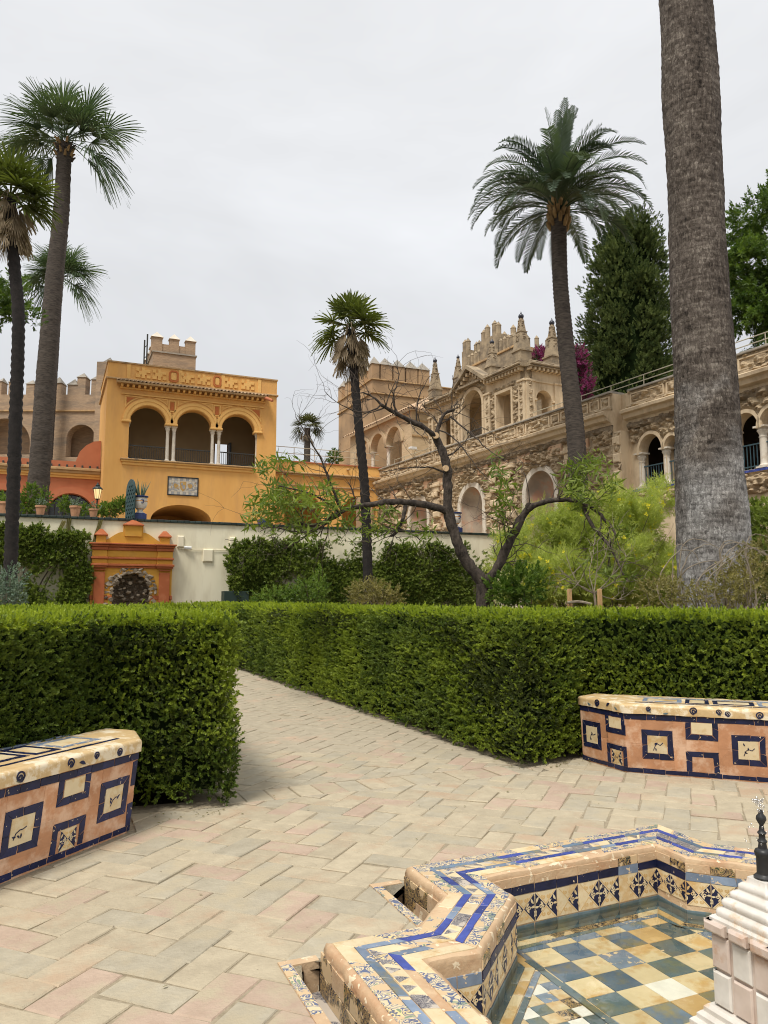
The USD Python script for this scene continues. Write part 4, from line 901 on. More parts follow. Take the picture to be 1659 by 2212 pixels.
for k in range(34):
    mm = MB(); stone(mm, np.array([c0 + rnd.uniform(-.5, .5), 1.25 + 1.0 * rnd.random(), -.05 + rnd.uniform(-.05, .12)]), np.array([.07, .05, .06]) * rnd.uniform(.7, 1.5), WF, 100 + k); mm.build('stone', 'grotto_stone', gr)
for xx in (-.33, -.02, .3):
    mm = MB(); mm.vlathe([(.05, 1.1), (.045, 1.32), (.03, 1.40), (.008, 1.47)], (c0 + xx, 0, .16), 7, WF); mm.build('stalagmite', 'grotto_stone', gr)

# ------------------------------------------------------------------ orange loggia building
OF = Frame((0, 39, 0), (1, 0))
ob = thing('orange_loggia', 'tall bright orange building with three arched loggia openings and tile plaque', 'building', (6.4, 39, 0))
AC, AH, ZS = (4.12, 6.37, 8.62), .88, 10.33
hole = unary_union([arch_poly(c, AH, ZS - .01, ZS) for c in AC] + [sbox(3.22, 8.50, 9.62, ZS)])
low = arch_poly(5.87, 1.48, 3.0, 5.55, .54, 24)
front = sbox(2.13, 4.0, 10.65, 12.42).difference(hole).difference(low)
m = MB(); m.prism(front, -.40, 0, OF)
m.box(2.13, 2.5, 4, 12.42, -5.6, -.402, OF); m.box(10.25, 10.65, 4, 12.42, -5.6, -.402, OF)
m.build('wall', 'orange', ob); m = MB(); back = sbox(2.5, 4, 10.25, 12.42).difference(sbox(7.95, 8.5, 10.0, 11.2)); m.prism(back, -5.6, -5.2, OF)
m.box(2.5, 10.25, 12.1, 12.42, -5.2, -.402, OF); m.build('back_wall', 'orange', ob)
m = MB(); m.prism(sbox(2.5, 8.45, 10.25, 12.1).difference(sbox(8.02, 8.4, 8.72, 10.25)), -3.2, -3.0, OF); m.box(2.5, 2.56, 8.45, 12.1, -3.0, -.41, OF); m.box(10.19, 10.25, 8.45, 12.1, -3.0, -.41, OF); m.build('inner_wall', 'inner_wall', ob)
m = MB(); m.box(2.5, 10.25, 11.85, 11.95, -3.0, -.41, OF); m.build('ceiling', 'dark_wood_and_shade', ob)
m = MB(); m.box(2.5, 10.25, 8.1, 8.42, -5.2, -.41, OF); m.build('loggia_floor', 'gutter_stone', ob)
m = MB(); m.box(8.72, 8.82, 8.45, 10.25, -2.99, -2.5, OF); m.build('open_door', 'iron', ob)
# soffit of the lower passage and its gate
m = MB(); oo = np.array(arch_poly(5.87, 1.48, 4.0, 5.55, .54, 24).exterior.coords)[:-1]; n = len(oo)
m.add(np.vstack([np.column_stack([oo, np.full(n, -.41)]), np.column_stack([oo, np.full(n, -5.19)])]), [(i, i + 1, n + i + 1, n + i) for i in range(n - 1)], OF); m.build('passage_vault', 'orange', ob)
m = MB(); m.box(4.3, 7.4, 5.95, 6.02, -5.0, -4.95, OF)
for xx in np.arange(4.45, 7.35, .14): m.box(xx, xx + .03, 4.2, 6.0, -5.0, -4.96, OF)
m.build('passage_gate', 'rail', ob)
# archivolts, imposts, spandrel panels
for c in AC:
    for (w, h0, d) in ((.36, AH + .002, .05), (.30, AH + .004, .075), (.12, AH + .006, .10)):
        m = MB(); m.prism(ring_arch(c, AH + (.0 if w == .36 else .03 if w == .30 else .20), w - (.03 if w == .3 else 0), ZS + .02, ZS + .02), .001, d, OF); m.build('archivolt', 'orange_pale', ob)
def relief(poly, mat, d=.03, name='spandrel_panel'):
    mm = MB(); mm.prism(poly, .001, d, OF); mm.build(name, mat, ob)
clear = unary_union([arch_poly(c, AH + .40, 9, ZS + .02) for c in AC])
for (a, b) in ((2.98, 4.05), (4.2, 5.02), (5.52, 6.3), (6.45, 7.27), (7.77, 8.55), (8.7, 9.82)):
    outer = sbox(a, 10.5, b, 11.66).difference(clear.buffer(.03)); inner = outer.buffer(-.075)
    for gq in getattr(outer, 'geoms', [outer]):
        if gq.area > .02:
            relief(gq.difference(gq.buffer(-.05)), 'orange_pale', .03); q = gq.buffer(-.09)
            if q.area > .01: relief(q, 'orange_red', .016)
for xc in (5.245, 7.495):
    relief(sbox(xc - .19, 11.02, xc + .19, 11.62).difference(sbox(xc - .13, 11.08, xc + .13, 11.56)), 'orange_pale', .05); relief(sbox(xc - .09, 11.12, xc + .09, 11.52), 'orange_red', .02)
    relief(Polygon([(xc - .16, 10.92), (xc + .16, 10.92), (xc, 10.62)]).difference(Polygon([(xc - .16, 10.92), (xc + .16, 10.92), (xc, 10.62)]).buffer(-.035)), 'orange_pale', .05)
for (a, b) in ((2.86, 3.30), (4.93, 5.55), (7.18, 7.80), (9.45, 9.9)):
    m = MB(); m.box(a, b, ZS - .01, ZS + .09, -.38, .12, OF, .02); m.box(a + .03, b - .03, ZS + .09, ZS + .26, -.38, .07, OF, .02); m.build('impost', 'orange_pale', ob)
relief(sbox(2.80, 11.70, 9.95, 11.76), 'orange_pale', .07, 'string_course')
def column(parent, fr, x, y0, y1, z, r=.085, mat='white_column'):
    m = MB(); H = y1 - y0
    m.box(x - r * 1.55, x + r * 1.55, y0, y0 + .05, z - r * 1.55, z + r * 1.55, fr)
    m.vlathe([(r * 1.45, .05), (r * 1.5, .08), (r * 1.15, .11), (r * 1.05, .13), (r, .2), (r * .93, H - .36), (r * 1.08, H - .34), (r * 1.08, H - .32), (r * .92, H - .31), (r * 1.0, H - .24), (r * 1.5, H - .14), (r * 1.2, H - .10), (r * 1.75, H - .055)], (x, y0, z), 10, fr)
    m.box(x - r * 1.7, x + r * 1.7, y1 - .055, y1, z - r * 1.7, z + r * 1.7, fr)
    return m.build('column', mat, parent, smooth=40)
for xx in (3.14, 5.09, 5.40, 7.33, 7.66, 9.66): column(ob, OF, xx, 8.50, ZS - .012, -.16)
# railings of the loggia
for (a, b) in ((3.24, 5.0), (5.49, 7.24), (7.75, 9.57)):
    m = MB(); m.box(a, b, 9.19, 9.24, -.22, -.17, OF); m.box(a, b, 8.58, 8.61, -.21, -.18, OF); m.build('handrail', 'rail', ob)
    for xx in np.arange(a + .06, b - .03, .115):
        m = MB(); m.box(xx, xx + .022, 8.61, 9.19, -.206, -.184, OF); m.build('baluster', 'rail', ob)
m = MB(); m.box(2.86, 9.5, 8.43, 8.50, -.38, .22, OF, .03); m.build('sill', 'gutter_stone', ob)
m = MB(); m.box(2.90, 9.46, 8.34, 8.428, 0.001, .15, OF, .02); m.box(2.95, 9.42, 8.2, 8.338, 0.001, .07, OF, .02); m.build('sill_moulding', 'orange_pale', ob)
# parapet with stepped crosses
m = MB(); m.box(2.13, 10.65, 12.43, 13.26, -5.6, -.0, OF); m.build('parapet', 'orange', ob)
m = MB(); m.box(2.06, 10.72, 12.42, 12.50, -.3, .09, OF, .02); m.box(2.04, 2.13, 12.42, 12.50, -5.6, -.301, OF); m.build('cornice', 'gutter_stone', ob)
m = MB(); m.box(2.09, 10.69, 13.26, 13.33, -5.7, .05, OF); m.build('parapet_coping', 'gutter_stone', ob)
for (a, b) in ((770, 855), (865, 945), (1025, 1105), (1120, 1195), (1275, 1350), (1370, 1445)):
    x0, x1 = OF.pix(*Z1(a, 400))[0], OF.pix(*Z1(b, 400))[0]; xc, w = (x0 + x1) / 2, (x1 - x0) / 2
    def st(k0, k1, y0, y1): return sbox(xc + k0 * w, y0, xc + k1 * w, y1)
    relief(unary_union([st(-1, -.35, 12.62, 12.80), st(-.6, .45, 12.78, 12.95), st(-.2, .25, 12.60, 13.15), st(.15, .95, 12.90, 13.05), st(-.95, -.5, 12.95, 13.12), st(.5, 1, 12.62, 12.76)]), 'orange_pale', .045, 'parapet_relief')
for (a, b) in ((960, 1015), (1212, 1258)):
    x0, x1 = OF.pix(*Z1(a, 400))[0], OF.pix(*Z1(b, 400))[0]; c = .1
    o = Polygon([(x0 + c, 12.58), (x1 - c, 12.58), (x1, 12.7), (x1, 13.05), (x1 - c, 13.17), (x0 + c, 13.17), (x0, 13.05), (x0, 12.7)]); relief(o.difference(o.buffer(-.07)), 'orange_red', .05, 'parapet_relief'); relief(o.buffer(-.11), 'orange_pale', .03, 'parapet_relief')
for a in (720, 1015, 1258, 1465): 
    x0 = OF.pix(*Z1(a, 400))[0]; relief(sbox(x0, 12.52, x0 + .18, 13.24), 'orange_pale', .03, 'parapet_relief')
# tiled eave
m = MB(); v = [(2.55, 12.40, .0), (10.1, 12.40, 0), (10.1, 12.26, .46), (2.55, 12.26, .46), (2.55, 12.18, .44), (10.1, 12.18, .44), (10.1, 12.2, 0), (2.55, 12.2, 0)]
m.add(v, [(0, 3, 2, 1), (3, 4, 5, 2), (4, 7, 6, 5), (0, 7, 4, 3), (1, 2, 5, 6)], OF); m.build('eave', 'gutter_stone', ob)
for xx in np.arange(2.62, 10.08, .185):
    m = MB(); a = np.linspace(0, PI, 6); L = [np.array([(xx + .075 * math.cos(t), y + .06 * math.sin(t), z) for t in a]) for y, z in ((12.41, .02), (12.27, .50))]
    L2 = [np.array([(xx + .055 * math.cos(t), y + .04 * math.sin(t), z) for t in a]) for y, z in ((12.41, .02), (12.27, .50))]
    m.add(np.vstack(L), [(i, i + 1, i + 7, i + 6) for i in range(5)], OF); m.add(np.vstack([L[1], L2[1]]), [(i, i + 1, i + 7, i + 6) for i in range(5)], OF); m.build('roof_tile', 'roof_tile', ob)
for xx in np.arange(2.75, 10.0, .27): 
    m = MB(); m.box(xx, xx + .11, 12.05, 12.175, .001, .30, OF, .01); m.build('corbel', 'orange_pale', ob)
relief(sbox(2.72, 11.98, 10.02, 12.045), 'orange_pale', .10, 'string_course')
m = MB(); a, b = OF.pix(*Z1(1495, 520), .3), OF.pix(*Z1(1548, 545), .8); m.tube([(a[0], a[1], .2), (*b, .8)], [.09, .075], 10, fr=OF); m.build('rain_spout', 'pink', ob)
# tile plaque
(x0, y0), (x1, y1) = OF.pix(*Z1(955, 1075)), OF.pix(*Z1(1122, 990)); y0 += .0; xc, yc = (x0 + x1) / 2, (y0 + y1) / 2
m = MB(); m.prism(sbox(x0 - .05, y0 - .05, x1 + .05, y1 + .05).difference(sbox(x0, y0, x1, y1)), .001, .05, OF); pl = m.build('plaque_frame', 'iron', ob)
nx, ny = 10, 6
for i in range(nx):
    for j in range(ny):
        w, h = (x1 - x0) / nx, (y1 - y0) / ny; edge = i in (0, nx - 1) or j in (0, ny - 1)
        piece(ob, 'plaque_tile', [(x0 + i * w + .003, y0 + j * h + .003), (x0 + (i + 1) * w - .003, y0 + j * h + .003), (x0 + (i + 1) * w - .003, y0 + (j + 1) * h - .003), (x0 + i * w + .003, y0 + (j + 1) * h - .003)], OF, 'plaque_blue' if edge and (i + j) % 2 else 'plaque_ground', d0=.001, d1=.02, j=.001)
em, eb = MB(), MB()
sh = Polygon([(-.15, .24), (.15, .24), (.15, -.02), (.10, -.16), (0, -.25), (-.10, -.16), (-.15, -.02)])
em.prism(affinity.translate(sh, xc, yc), .0205, .03, OF); eb.prism(affinity.translate(affinity.scale(sh, .45, .45), xc + .03, yc - .04), .0305, .035, OF); eb.prism(sbox(xc - .1, yc + .05, xc - .01, yc + .18), .0305, .035, OF)
for s in (-1, 1):
    bodyl = LineString([(xc + s * .20, yc - .17), (xc + s * .33, yc - .02), (xc + s * .27, yc + .12), (xc + s * .42, yc + .2), (xc + s * .50, yc + .06), (xc + s * .43, yc - .05), (xc + s * .55, yc - .16), (xc + s * .30, yc - .21)]).buffer(.03)
    (eb if s else em).prism(bodyl, .0205, .028, OF); em.prism(LineString(spiral(xc + s * .37, yc + .02, .10, 1.5, s)).buffer(.022), .0285, .034, OF)
    for _ in range(7): em.prism(leaf_shape(xc + s * rnd.uniform(.2, .58), yc + rnd.uniform(-.2, .2), .11, rnd.uniform(0, 6)), .0205, .030, OF)
em.build('painted_emblem', 'plaque_ochre', ob); eb.build('painted_beasts', 'plaque_blue', ob)

# orange wing running to the gallery
XW = Frame((0, 40.1, 0), (1, 0))
ow = thing('orange_wing', 'low orange arcade wing joining the loggia building to the stone gallery', 'building', (14, 40.1, 0))
ctr = [XW.pix(x, 1085)[0] for x in (655, 777)]; ctr = [ctr[0], ctr[1]]
hl = unary_union([arch_poly(c, 1.05, 3.5, 6.45, 1) for c in ctr])
m = MB(); m.prism(sbox(10.66, 4, 17.2, 8.35).difference(hl), -.4, 0, XW); m.build('wall', 'orange', ow); m = MB(); m.box(10.66, 17.2, 4.0, 8.3, -4.2, -4.0, XW); m.build('back_wall', 'orange', ow)
m = MB(); m.box(10.66, 17.2, 8.355, 9.16, -4.2, .0, XW); m.build('parapet', 'orange_pale', ow)
m = MB(); m.box(10.66, 17.15, 8.50, 8.60, .001, .22, XW, .03); m.box(10.66, 17.15, 8.42, 8.498, .001, .13, XW, .02); m.box(10.66, 17.15, 7.85, 7.93, .001, .06, XW, .02); m.build('cornice', 'gutter_stone', ow)
m = MB(); m.box(10.66, 17.2, 9.162, 9.22, -4.2, .05, XW); m.build('coping', 'pink', ow)
m = MB(); m.tube([(15.1, 8.95, 0), (15.1, 8.9, .35)], .06, 8, fr=XW); m.build('rain_spout', 'gutter_stone', ow)
m = MB()
for z in (9.7, 10.05): m.tube([(10.7, z, -.4), (17.2, z, -.4)], .02, 5, fr=XW)
for xx in np.arange(10.9, 17.2, 1.2): m.tube([(xx, 9.2, -.4), (xx, 10.05, -.4)], .02, 5, fr=XW)
m.build('roof_railing', 'rail_pale', ow)

# ------------------------------------------------------------------ pink arcade on the left
PF = Frame((0, 41.5, 0), (1, 0))
pk_ = thing('pink_arcade', 'terracotta pink arcade building with glazed arches left of the orange loggia', 'building', (-2, 41.5, 0))
pc = [.80, -2.35, -5.5]
hl = unary_union([arch_poly(c, 1.12, 3.5, 5.85, 1) for c in pc])
m = MB(); m.prism(sbox(-9, 4, 2.12, 7.75).difference(hl), -.4, 0, PF); m.build('wall', 'pink', pk_)
for c in pc:
    m = MB(); m.prism(ring_arch(c, 1.13, .33, 4, 5.85), .001, .06, PF); m.build('archivolt', 'pink', pk_)
    m = MB(); m.prism(arch_poly(c, 1.14, 3.6, 5.85), -.5, -.42, PF); w_ = m.build('window', 'glass_dark', pk_)
    mm = MB()
    for xx in np.linspace(-.75, .75, 5): mm.box(c + xx - .02, c + xx + .02, 4, 5.85 + math.sqrt(1.12 ** 2 - xx ** 2), -.42, -.38, PF)
    mm.box(c - 1.1, c + 1.1, 5.5, 5.54, -.417, -.383, PF); mm.build('glazing_bars', 'rail', w_)
for (y0, y1, z) in ((7.75, 7.86, .08), (7.862, 7.98, .15), (7.982, 8.12, .22), (8.122, 8.26, .30)):
    m = MB(); m.box(-9, 2.12, y0, y1, -.4, z, PF, .015); m.build('cornice_moulding', 'gutter_stone' if y0 > 7.9 else 'orange_pale', pk_)
m = MB(); q = [(-9, 8.262), (2.1, 8.262), (2.1, 9.78), (1.75, 9.72), (1.4, 9.5), (1.1, 9.15), (.95, 8.72), (.92, 8.62), (-9, 8.60)]; m.prism(Polygon(q), -.35, -.02, PF); m.build('parapet', 'pink', pk_)
for xx in np.arange(-6, 2.1, .36):
    m = MB(); m.box(xx, xx + .09, 8.262, 8.40, .001, .24, PF, .01); m.build('gutter_bracket', 'rail', pk_)
m = MB(); m.box(-9, 2.1, 4.1, 7.7, -2, -1.9, PF); m.build('inner_wall', 'inner_shaded', pk_)

# ------------------------------------------------------------------ old crenellated wall behind
oc = onD(*Z1(545, 700), 56); CF = Frame((oc[0], oc[1], 0), (math.cos(TH), -math.sin(TH)))
cr = thing('battlement_wall', 'old brown brick battlement wall with pointed merlons behind the palm trunks', 'wall', (oc[0] - 8, oc[1] + 3, 0))
P_ = lambda x, y: CF.pix(*Z1(x, y))
zb = P_(300, 510)[1]; xl, xr = P_(-420, 500)[0], P_(572, 500)[0]
(nx0, ny0), (nx1, ny1) = P_(372, 865), P_(540, 760); n1 = arch_poly((nx0 + nx1) / 2, (nx1 - nx0) / 2, ny0, ny1)
(mx0, my0), (mx1, my1) = P_(-130, 850), P_(170, 790); n2 = arch_poly((mx0 + mx1) / 2, (mx1 - mx0) / 2, my0, my1)
m = MB(); m.prism(sbox(xl, 5, xr, zb).difference(n1).difference(n2), -.9, 0, CF); m.build('wall', 'brick_old', cr)
m = MB(); m.box(xl, xr, 5, zb - .2, -2.2, -1.6, CF); m.build('recess_wall', 'brick_old', cr)
m = MB(); m.box(xl, xr, zb - 1.3, zb - 1.2, .001, .12, CF); m.build('string_course', 'gutter_stone', cr)
def merlon(parent, fr, x0, x1, y0, y1, yt, z0, z1, mat, capmat, e=.06):
    m = MB(); m.box(x0, x1, y0, y1, z0, z1, fr)
    mp = m.build('merlon', mat, parent); xc, zc = (x0 + x1) / 2, (z0 + z1) / 2
    c = MB(); b = [(x0 - e, y1 + .001, z0 - e), (x1 + e, y1 + .001, z0 - e), (x1 + e, y1 + .001, z1 + e), (x0 - e, y1 + .001, z1 + e)]; v = b + [(xc, yt, zc)]
    c.add(v, [(0, 4, 1), (1, 4, 2), (2, 4, 3), (3, 4, 0), (0, 1, 2), (0, 2, 3)], fr); c.build('merlon_cap', capmat, mp)
for (a, b, yb, yt) in ((-60, -25, 440, 405), (-3, 12, 435, 405), (50, 80, 440, 408), (150, 195, 450, 418), (240, 283, 447, 415), (297, 352, 445, 400), (385, 440, 455, 412), (440, 489, 412, 378), (520, 572, 425, 390)):
    x0, y1 = P_(a, yb); x1, yt_ = P_(b, yt); merlon(cr, CF, x0, x1, zb, y1, yt_, -.9, 0, 'brick_old', 'merlon_top')
m = MB(); (x0, _), (x1, yt_) = P_(552, 500), P_(640, 330); m.box(x0, x1, 6, yt_, -1.5, .3, CF); m.build('end_pier', 'brick_old', cr)
x0, y1 = P_(585, 325); x1, yt_ = P_(632, 284); merlon(cr, CF, x0, x1, P_(600, 335)[1] - .02, y1, yt_, -1.2, -.1, 'brick_old', 'merlon_top')
# small brick turret above the loggia roof
tu = thing('brick_turret', 'small pale brick turret with white tipped merlons rising behind the orange parapet', 'tower', (6.2, 46, 12))
TF = Frame((0, 46, 0), (1, 0)); TL = Frame((4.99, 0, 0), (0, -1))
m = MB(); m.box(4.99, 7.49, 12, 16.28, -6, 0, TF); m.build('wall', 'brick_old', tu)
m = MB(); m.box(4.93, 7.55, 16.282, 16.36, -6.06, .06, TF); m.build('string_course', 'merlon_top', tu)
m = MB(); m.box(5.05, 7.43, 16.362, 16.85, -.35, -.05, TF); m.box(5.05, 5.35, 16.362, 16.85, -5.9, -.351, TF); m.build('parapet', 'brick_old', tu)
for (a, b) in ((862, 922), (965, 1017), (1057, 1111)):
    x0, x1 = TF.pix(*Z1(a, 230))[0], TF.pix(*Z1(b, 230))[0]; merlon(tu, TF, x0, x1, 16.37, 17.22, 17.62, -.5, -.0, 'brick_old', 'merlon_pale')
for yb in (-1.5, -2.9, -4.3, -5.6): merlon(tu, TF, 5.0, 5.45, 16.37, 17.05, 17.45, yb - .6, yb, 'brick_old', 'merlon_pale')
m = MB(); m.tube([(4.9, 15.2, -2.6), (4.9, 18.2, -2.6)], .05, 6, fr=TF); m.tube([(4.8, 15.2, -3.2), (4.8, 18.0, -3.2)], .05, 6, fr=TF)
for z in (16, 16.8, 17.5): m.tube([(4.9, z, -2.6), (4.8, z, -3.2)], .025, 5, fr=TF)
tag(m.build('roof_ladder', 'rail'), 'thin dark ladder mast rising beside the small brick turret', 'ladder')
# big brown tower
bt = thing('brown_tower', 'square brown rendered tower with grey pointed merlons behind the centre fan palm', 'tower', (20.7, 50, 0))
BF = Frame((0, 50, 0), (1, 0)); BL_ = Frame((20.7, 50, 0), (0, -1))
m = MB(); m.box(20.7, 27.6, 4, 17.62, -7, 0, BF); m.build('wall', 'tower_brick', bt)
for z in (16.6, 17.62): m = MB(); m.box(20.6, 27.7, z - .09, z, .001, .10, BF, .02); m.box(20.6, 20.699, z - .09, z, -7.1, .0, BF); m.build('string_course', 'gutter_stone', bt)
m = MB(); m.box(20.6, 27.7, 10.3, 10.42, .001, .08, BF); m.box(20.61, 20.699, 10.3, 10.42, -7.1, 0, BF); m.build('string_course', 'gutter_stone', bt)
for (a, b) in ((440, 497), (506, 570), (578, 641), (651, 713), (720, 782)):
    x0, x1 = BF.pix(*Z3(a, 500))[0], BF.pix(*Z3(b, 500))[0]; merlon(bt, BF, max(x0, 20.72), x1, 17.622, 18.75, 19.4, -.75, -.03, 'tower_brick', 'merlon_top')
for k in range(4): merlon(bt, BF, 20.73, 21.4, 17.622, 18.7, 19.35, -2.6 - 1.55 * k, -1.75 - 1.55 * k, 'tower_brick', 'merlon_top')
# ------------------------------------------------------------------ stone gallery with rockwork
PH = math.radians(4.0); NIN = np.array([math.cos(PH), math.sin(PH), 0.0])
def GF(off=0.0): 
    o = np.array([18.0, 27.0, 0]) + NIN * off; return Frame((o[0], o[1], 0), (math.sin(PH), -math.cos(PH)))
G0 = GF(0)
from scipy.spatial import cKDTree
def rock(mb, fr, x0, x1, y0, y1, d, res=.07, cell=.26, seed=1, mask=None, z=0.0, edge=.10, squash=1.7, fill=1.0):
    """a crust of rounded, roughly bedded rock lumps standing out of the wall; outline uneven"""
    nx, ny = max(3, int((x1 - x0) / res) + 1), max(3, int((y1 - y0) / res) + 1)
    X, Y = np.meshgrid(np.linspace(x0, x1, nx), np.linspace(y0, y1, ny)); p = np.column_stack([X.ravel(), Y.ravel()])
    r = seed = abs(int(seed)); r = np.random.default_rng(seed); n = max(4, int((x1 - x0 + .4) * (y1 - y0 + .4) * squash / cell ** 2 * .9)); c = np.column_stack([r.uniform(x0 - .2, x1 + .2, n), r.uniform(y0 - .2, y1 + .2, n)])
    top = r.uniform(.45, 1.0, n); sc = np.array([1, squash]); dist, idx = cKDTree(c * sc).query((p + (fbm(np.column_stack([p, p[:, :1] * 0]), 5, 2, seed) - .5)[:, None] * .10) * sc)
    p3 = np.column_stack([p, np.zeros(len(p))])
    h = d * top[idx] * np.clip(1.25 - (dist / (cell * .62)) ** 2, 0.08, 1) * (.7 + .6 * fbm(p3, 6, 3, seed + 2))
    e = np.minimum.reduce([p[:, 0] - x0, x1 - p[:, 0], p[:, 1] - y0, y1 - p[:, 1]]) + (fbm(p3, 3.5, 2, seed + 4) - .5) * edge * 2.2
    if mask is not None:
        bnd = shapely.distance(shapely.points(p), mask.boundary) * np.where(shapely.contains_xy(mask, p[:, 0], p[:, 1]), 1, -1); e = np.minimum(e, bnd + (fbm(p3, 4, 2, seed + 6) - .5) * edge)
    h = h * np.clip(e / edge, 0, 1) ** .5 - .015 * (e < .01)
    i = (np.arange(ny - 1)[:, None] * nx + np.arange(nx - 1)).ravel(); f = np.column_stack([i, i + 1, i + nx + 1, i + nx]); ok = (e[f] > -.04).any(1)
    if fill < 1: ok &= (fbm(p3, 1.6, 2, seed + 8)[f].mean(1) < .35 + fill * .3)
    mb.add(np.column_stack([p, z + h]), f[ok], fr)
ga = thing('stone_gallery', 'long two storey stone gallery wall crusted with rockwork, running from the wing to the right', 'building', (18, 27, 0))
TE, TJ, TN = -13.14, 5.35, 16.5                   # far end, jog, near end
NC = (1.2, -3.75, -8.65)
NIR, NSP = .90, 5.92
hole = unary_union([arch_poly(c, NIR, 4.25, NSP) for c in NC])
m = MB(); m.prism(sbox(TE, 0, TJ, 8.0).difference(hole), -.6, 0, G0); m.box(TE, TJ, 0, 9.0, -3.4, -1.3, G0); m.box(TE, TJ, 8.55, 9.04, -1.299, -.02, G0); m.build('wall', 'plaster_old', ga)
m = MB(); m.box(TE, TJ, 8.0, 8.55, -1.3, 0, G0); m.build('frieze', 'plaster_old', ga)
for k, c in enumerate(NC):
    m = MB(); a = np.linspace(0, PI, 15); xs, zs = c + .90 * np.cos(a), -.62 * np.sin(a)        # curved niche
    col = [(xs[i], 4.2, zs[i] - .0) for i in range(15)] + [(xs[i], NSP, zs[i]) for i in range(15)]; f = [(i, i + 1, 16 + i, 15 + i) for i in range(14)]
    m.add(col, f, G0)
    V = []; nb = 8
    for j in range(nb + 1):
        b = j / nb * PI / 2; V += [(c + .90 * math.cos(b) * math.cos(t), NSP + .90 * math.sin(b), -.62 * math.cos(b) * math.sin(t)) for t in a]
    m.add(V, [(j * 15 + i, j * 15 + i + 1, (j + 1) * 15 + i + 1, (j + 1) * 15 + i) for j in range(nb) for i in range(14)], G0); m.build('niche', 'fresco', ga, smooth=True)
    m = MB(); m.prism(ring_arch(c, NIR, .24, 4.2, NSP), .001, .07, G0); m.build('niche_arch', 'white_column', ga)
    # rock around the niche, leaving pilaster blocks
    m = MB(); clear = arch_poly(c, NIR + .26, 3.9, NSP)
    rock(m, G0, c - 1.45, c + 1.45, 4.2, 7.75, .26, .05, .20, 10 + k, sbox(c - 1.5, 4, c + 1.5, 7.6).difference(clear)); m.build('rockwork', 'rockwork', ga)
    m = MB(); rock(m, G0, c - .45, c + .45, 6.95, 7.72, .38, .05, .18, 20 + k); m.build('rockwork', 'rockwork', ga)
    for sg in (-1, 1):
        xp = c + sg * 1.95
        for j, y in enumerate(np.arange(4.45, 7.05, .62)):
            m = MB(); m.box(xp - .30, xp + .30, y, y + .30, .001, .20, G0, .05)
            m.build('pilaster_block', 'plaster_old', ga)
        m = MB(); rock(m, G0, xp - .46, xp + .46, 4.2, 7.2, .20, .05, .19, 30 + k * 2 + (sg > 0), sbox(xp - .5, 4, xp + .5, 7.2).difference(unary_union([sbox(xp - .30, y - .02, xp + .30, y + .32) for y in np.arange(4.45, 7.05, .62)]))); m.build('rockwork', 'rockwork', ga)
        m = MB(); m.box(xp - .42, xp + .42, 7.20, 7.34, .001, .26, G0, .03); m.box(xp - .36, xp + .36, 7.345, 7.45, .001, .18, G0, .02); m.build('capital_block', 'plaster_old', ga)
        for q in (-.13, .13): m = MB(); m.box(xp + q - .10, xp + q + .10, 6.70, 6.95, .20, .33, G0, .07); m.build('pilaster_boss', 'plaster_old', ga)
        m = MB(); m.box(c + sg * 1.0 - .42, c + sg * 1.0 + .42, 7.28, 7.70, .001, .10, G0, .03); m.build('frieze_panel', 'plaster_rose', ga)
for c in (-1.28, -6.2, -11.2, 3.7):
    m = MB(); m.box(c - .34, c + .34, 4.2, 7.6, .001, .05, G0); m.build('wall_panel', 'plaster_rose', ga)
    m = MB(); m.box(c - .42, c + .42, 7.0, 7.62, .001, .12, G0, .03); m.build('frieze_panel', 'plaster_rose', ga)
    m = MB(); rock(m, G0, c - .5, c + .5, 4.2, 7.0, .20, .055, .20, int(50 + c), None, fill=.9); m.build('rockwork', 'rockwork', ga)
for (cx_, w) in ((4.55, .78), (-12.4, .7)):
    m = MB(); rock(m, G0, cx_ - w, cx_ + w, 4.2, 7.7, .24, .055, .20, int(60 + cx_), None, fill=1.0); m.build('rockwork', 'rockwork', ga)
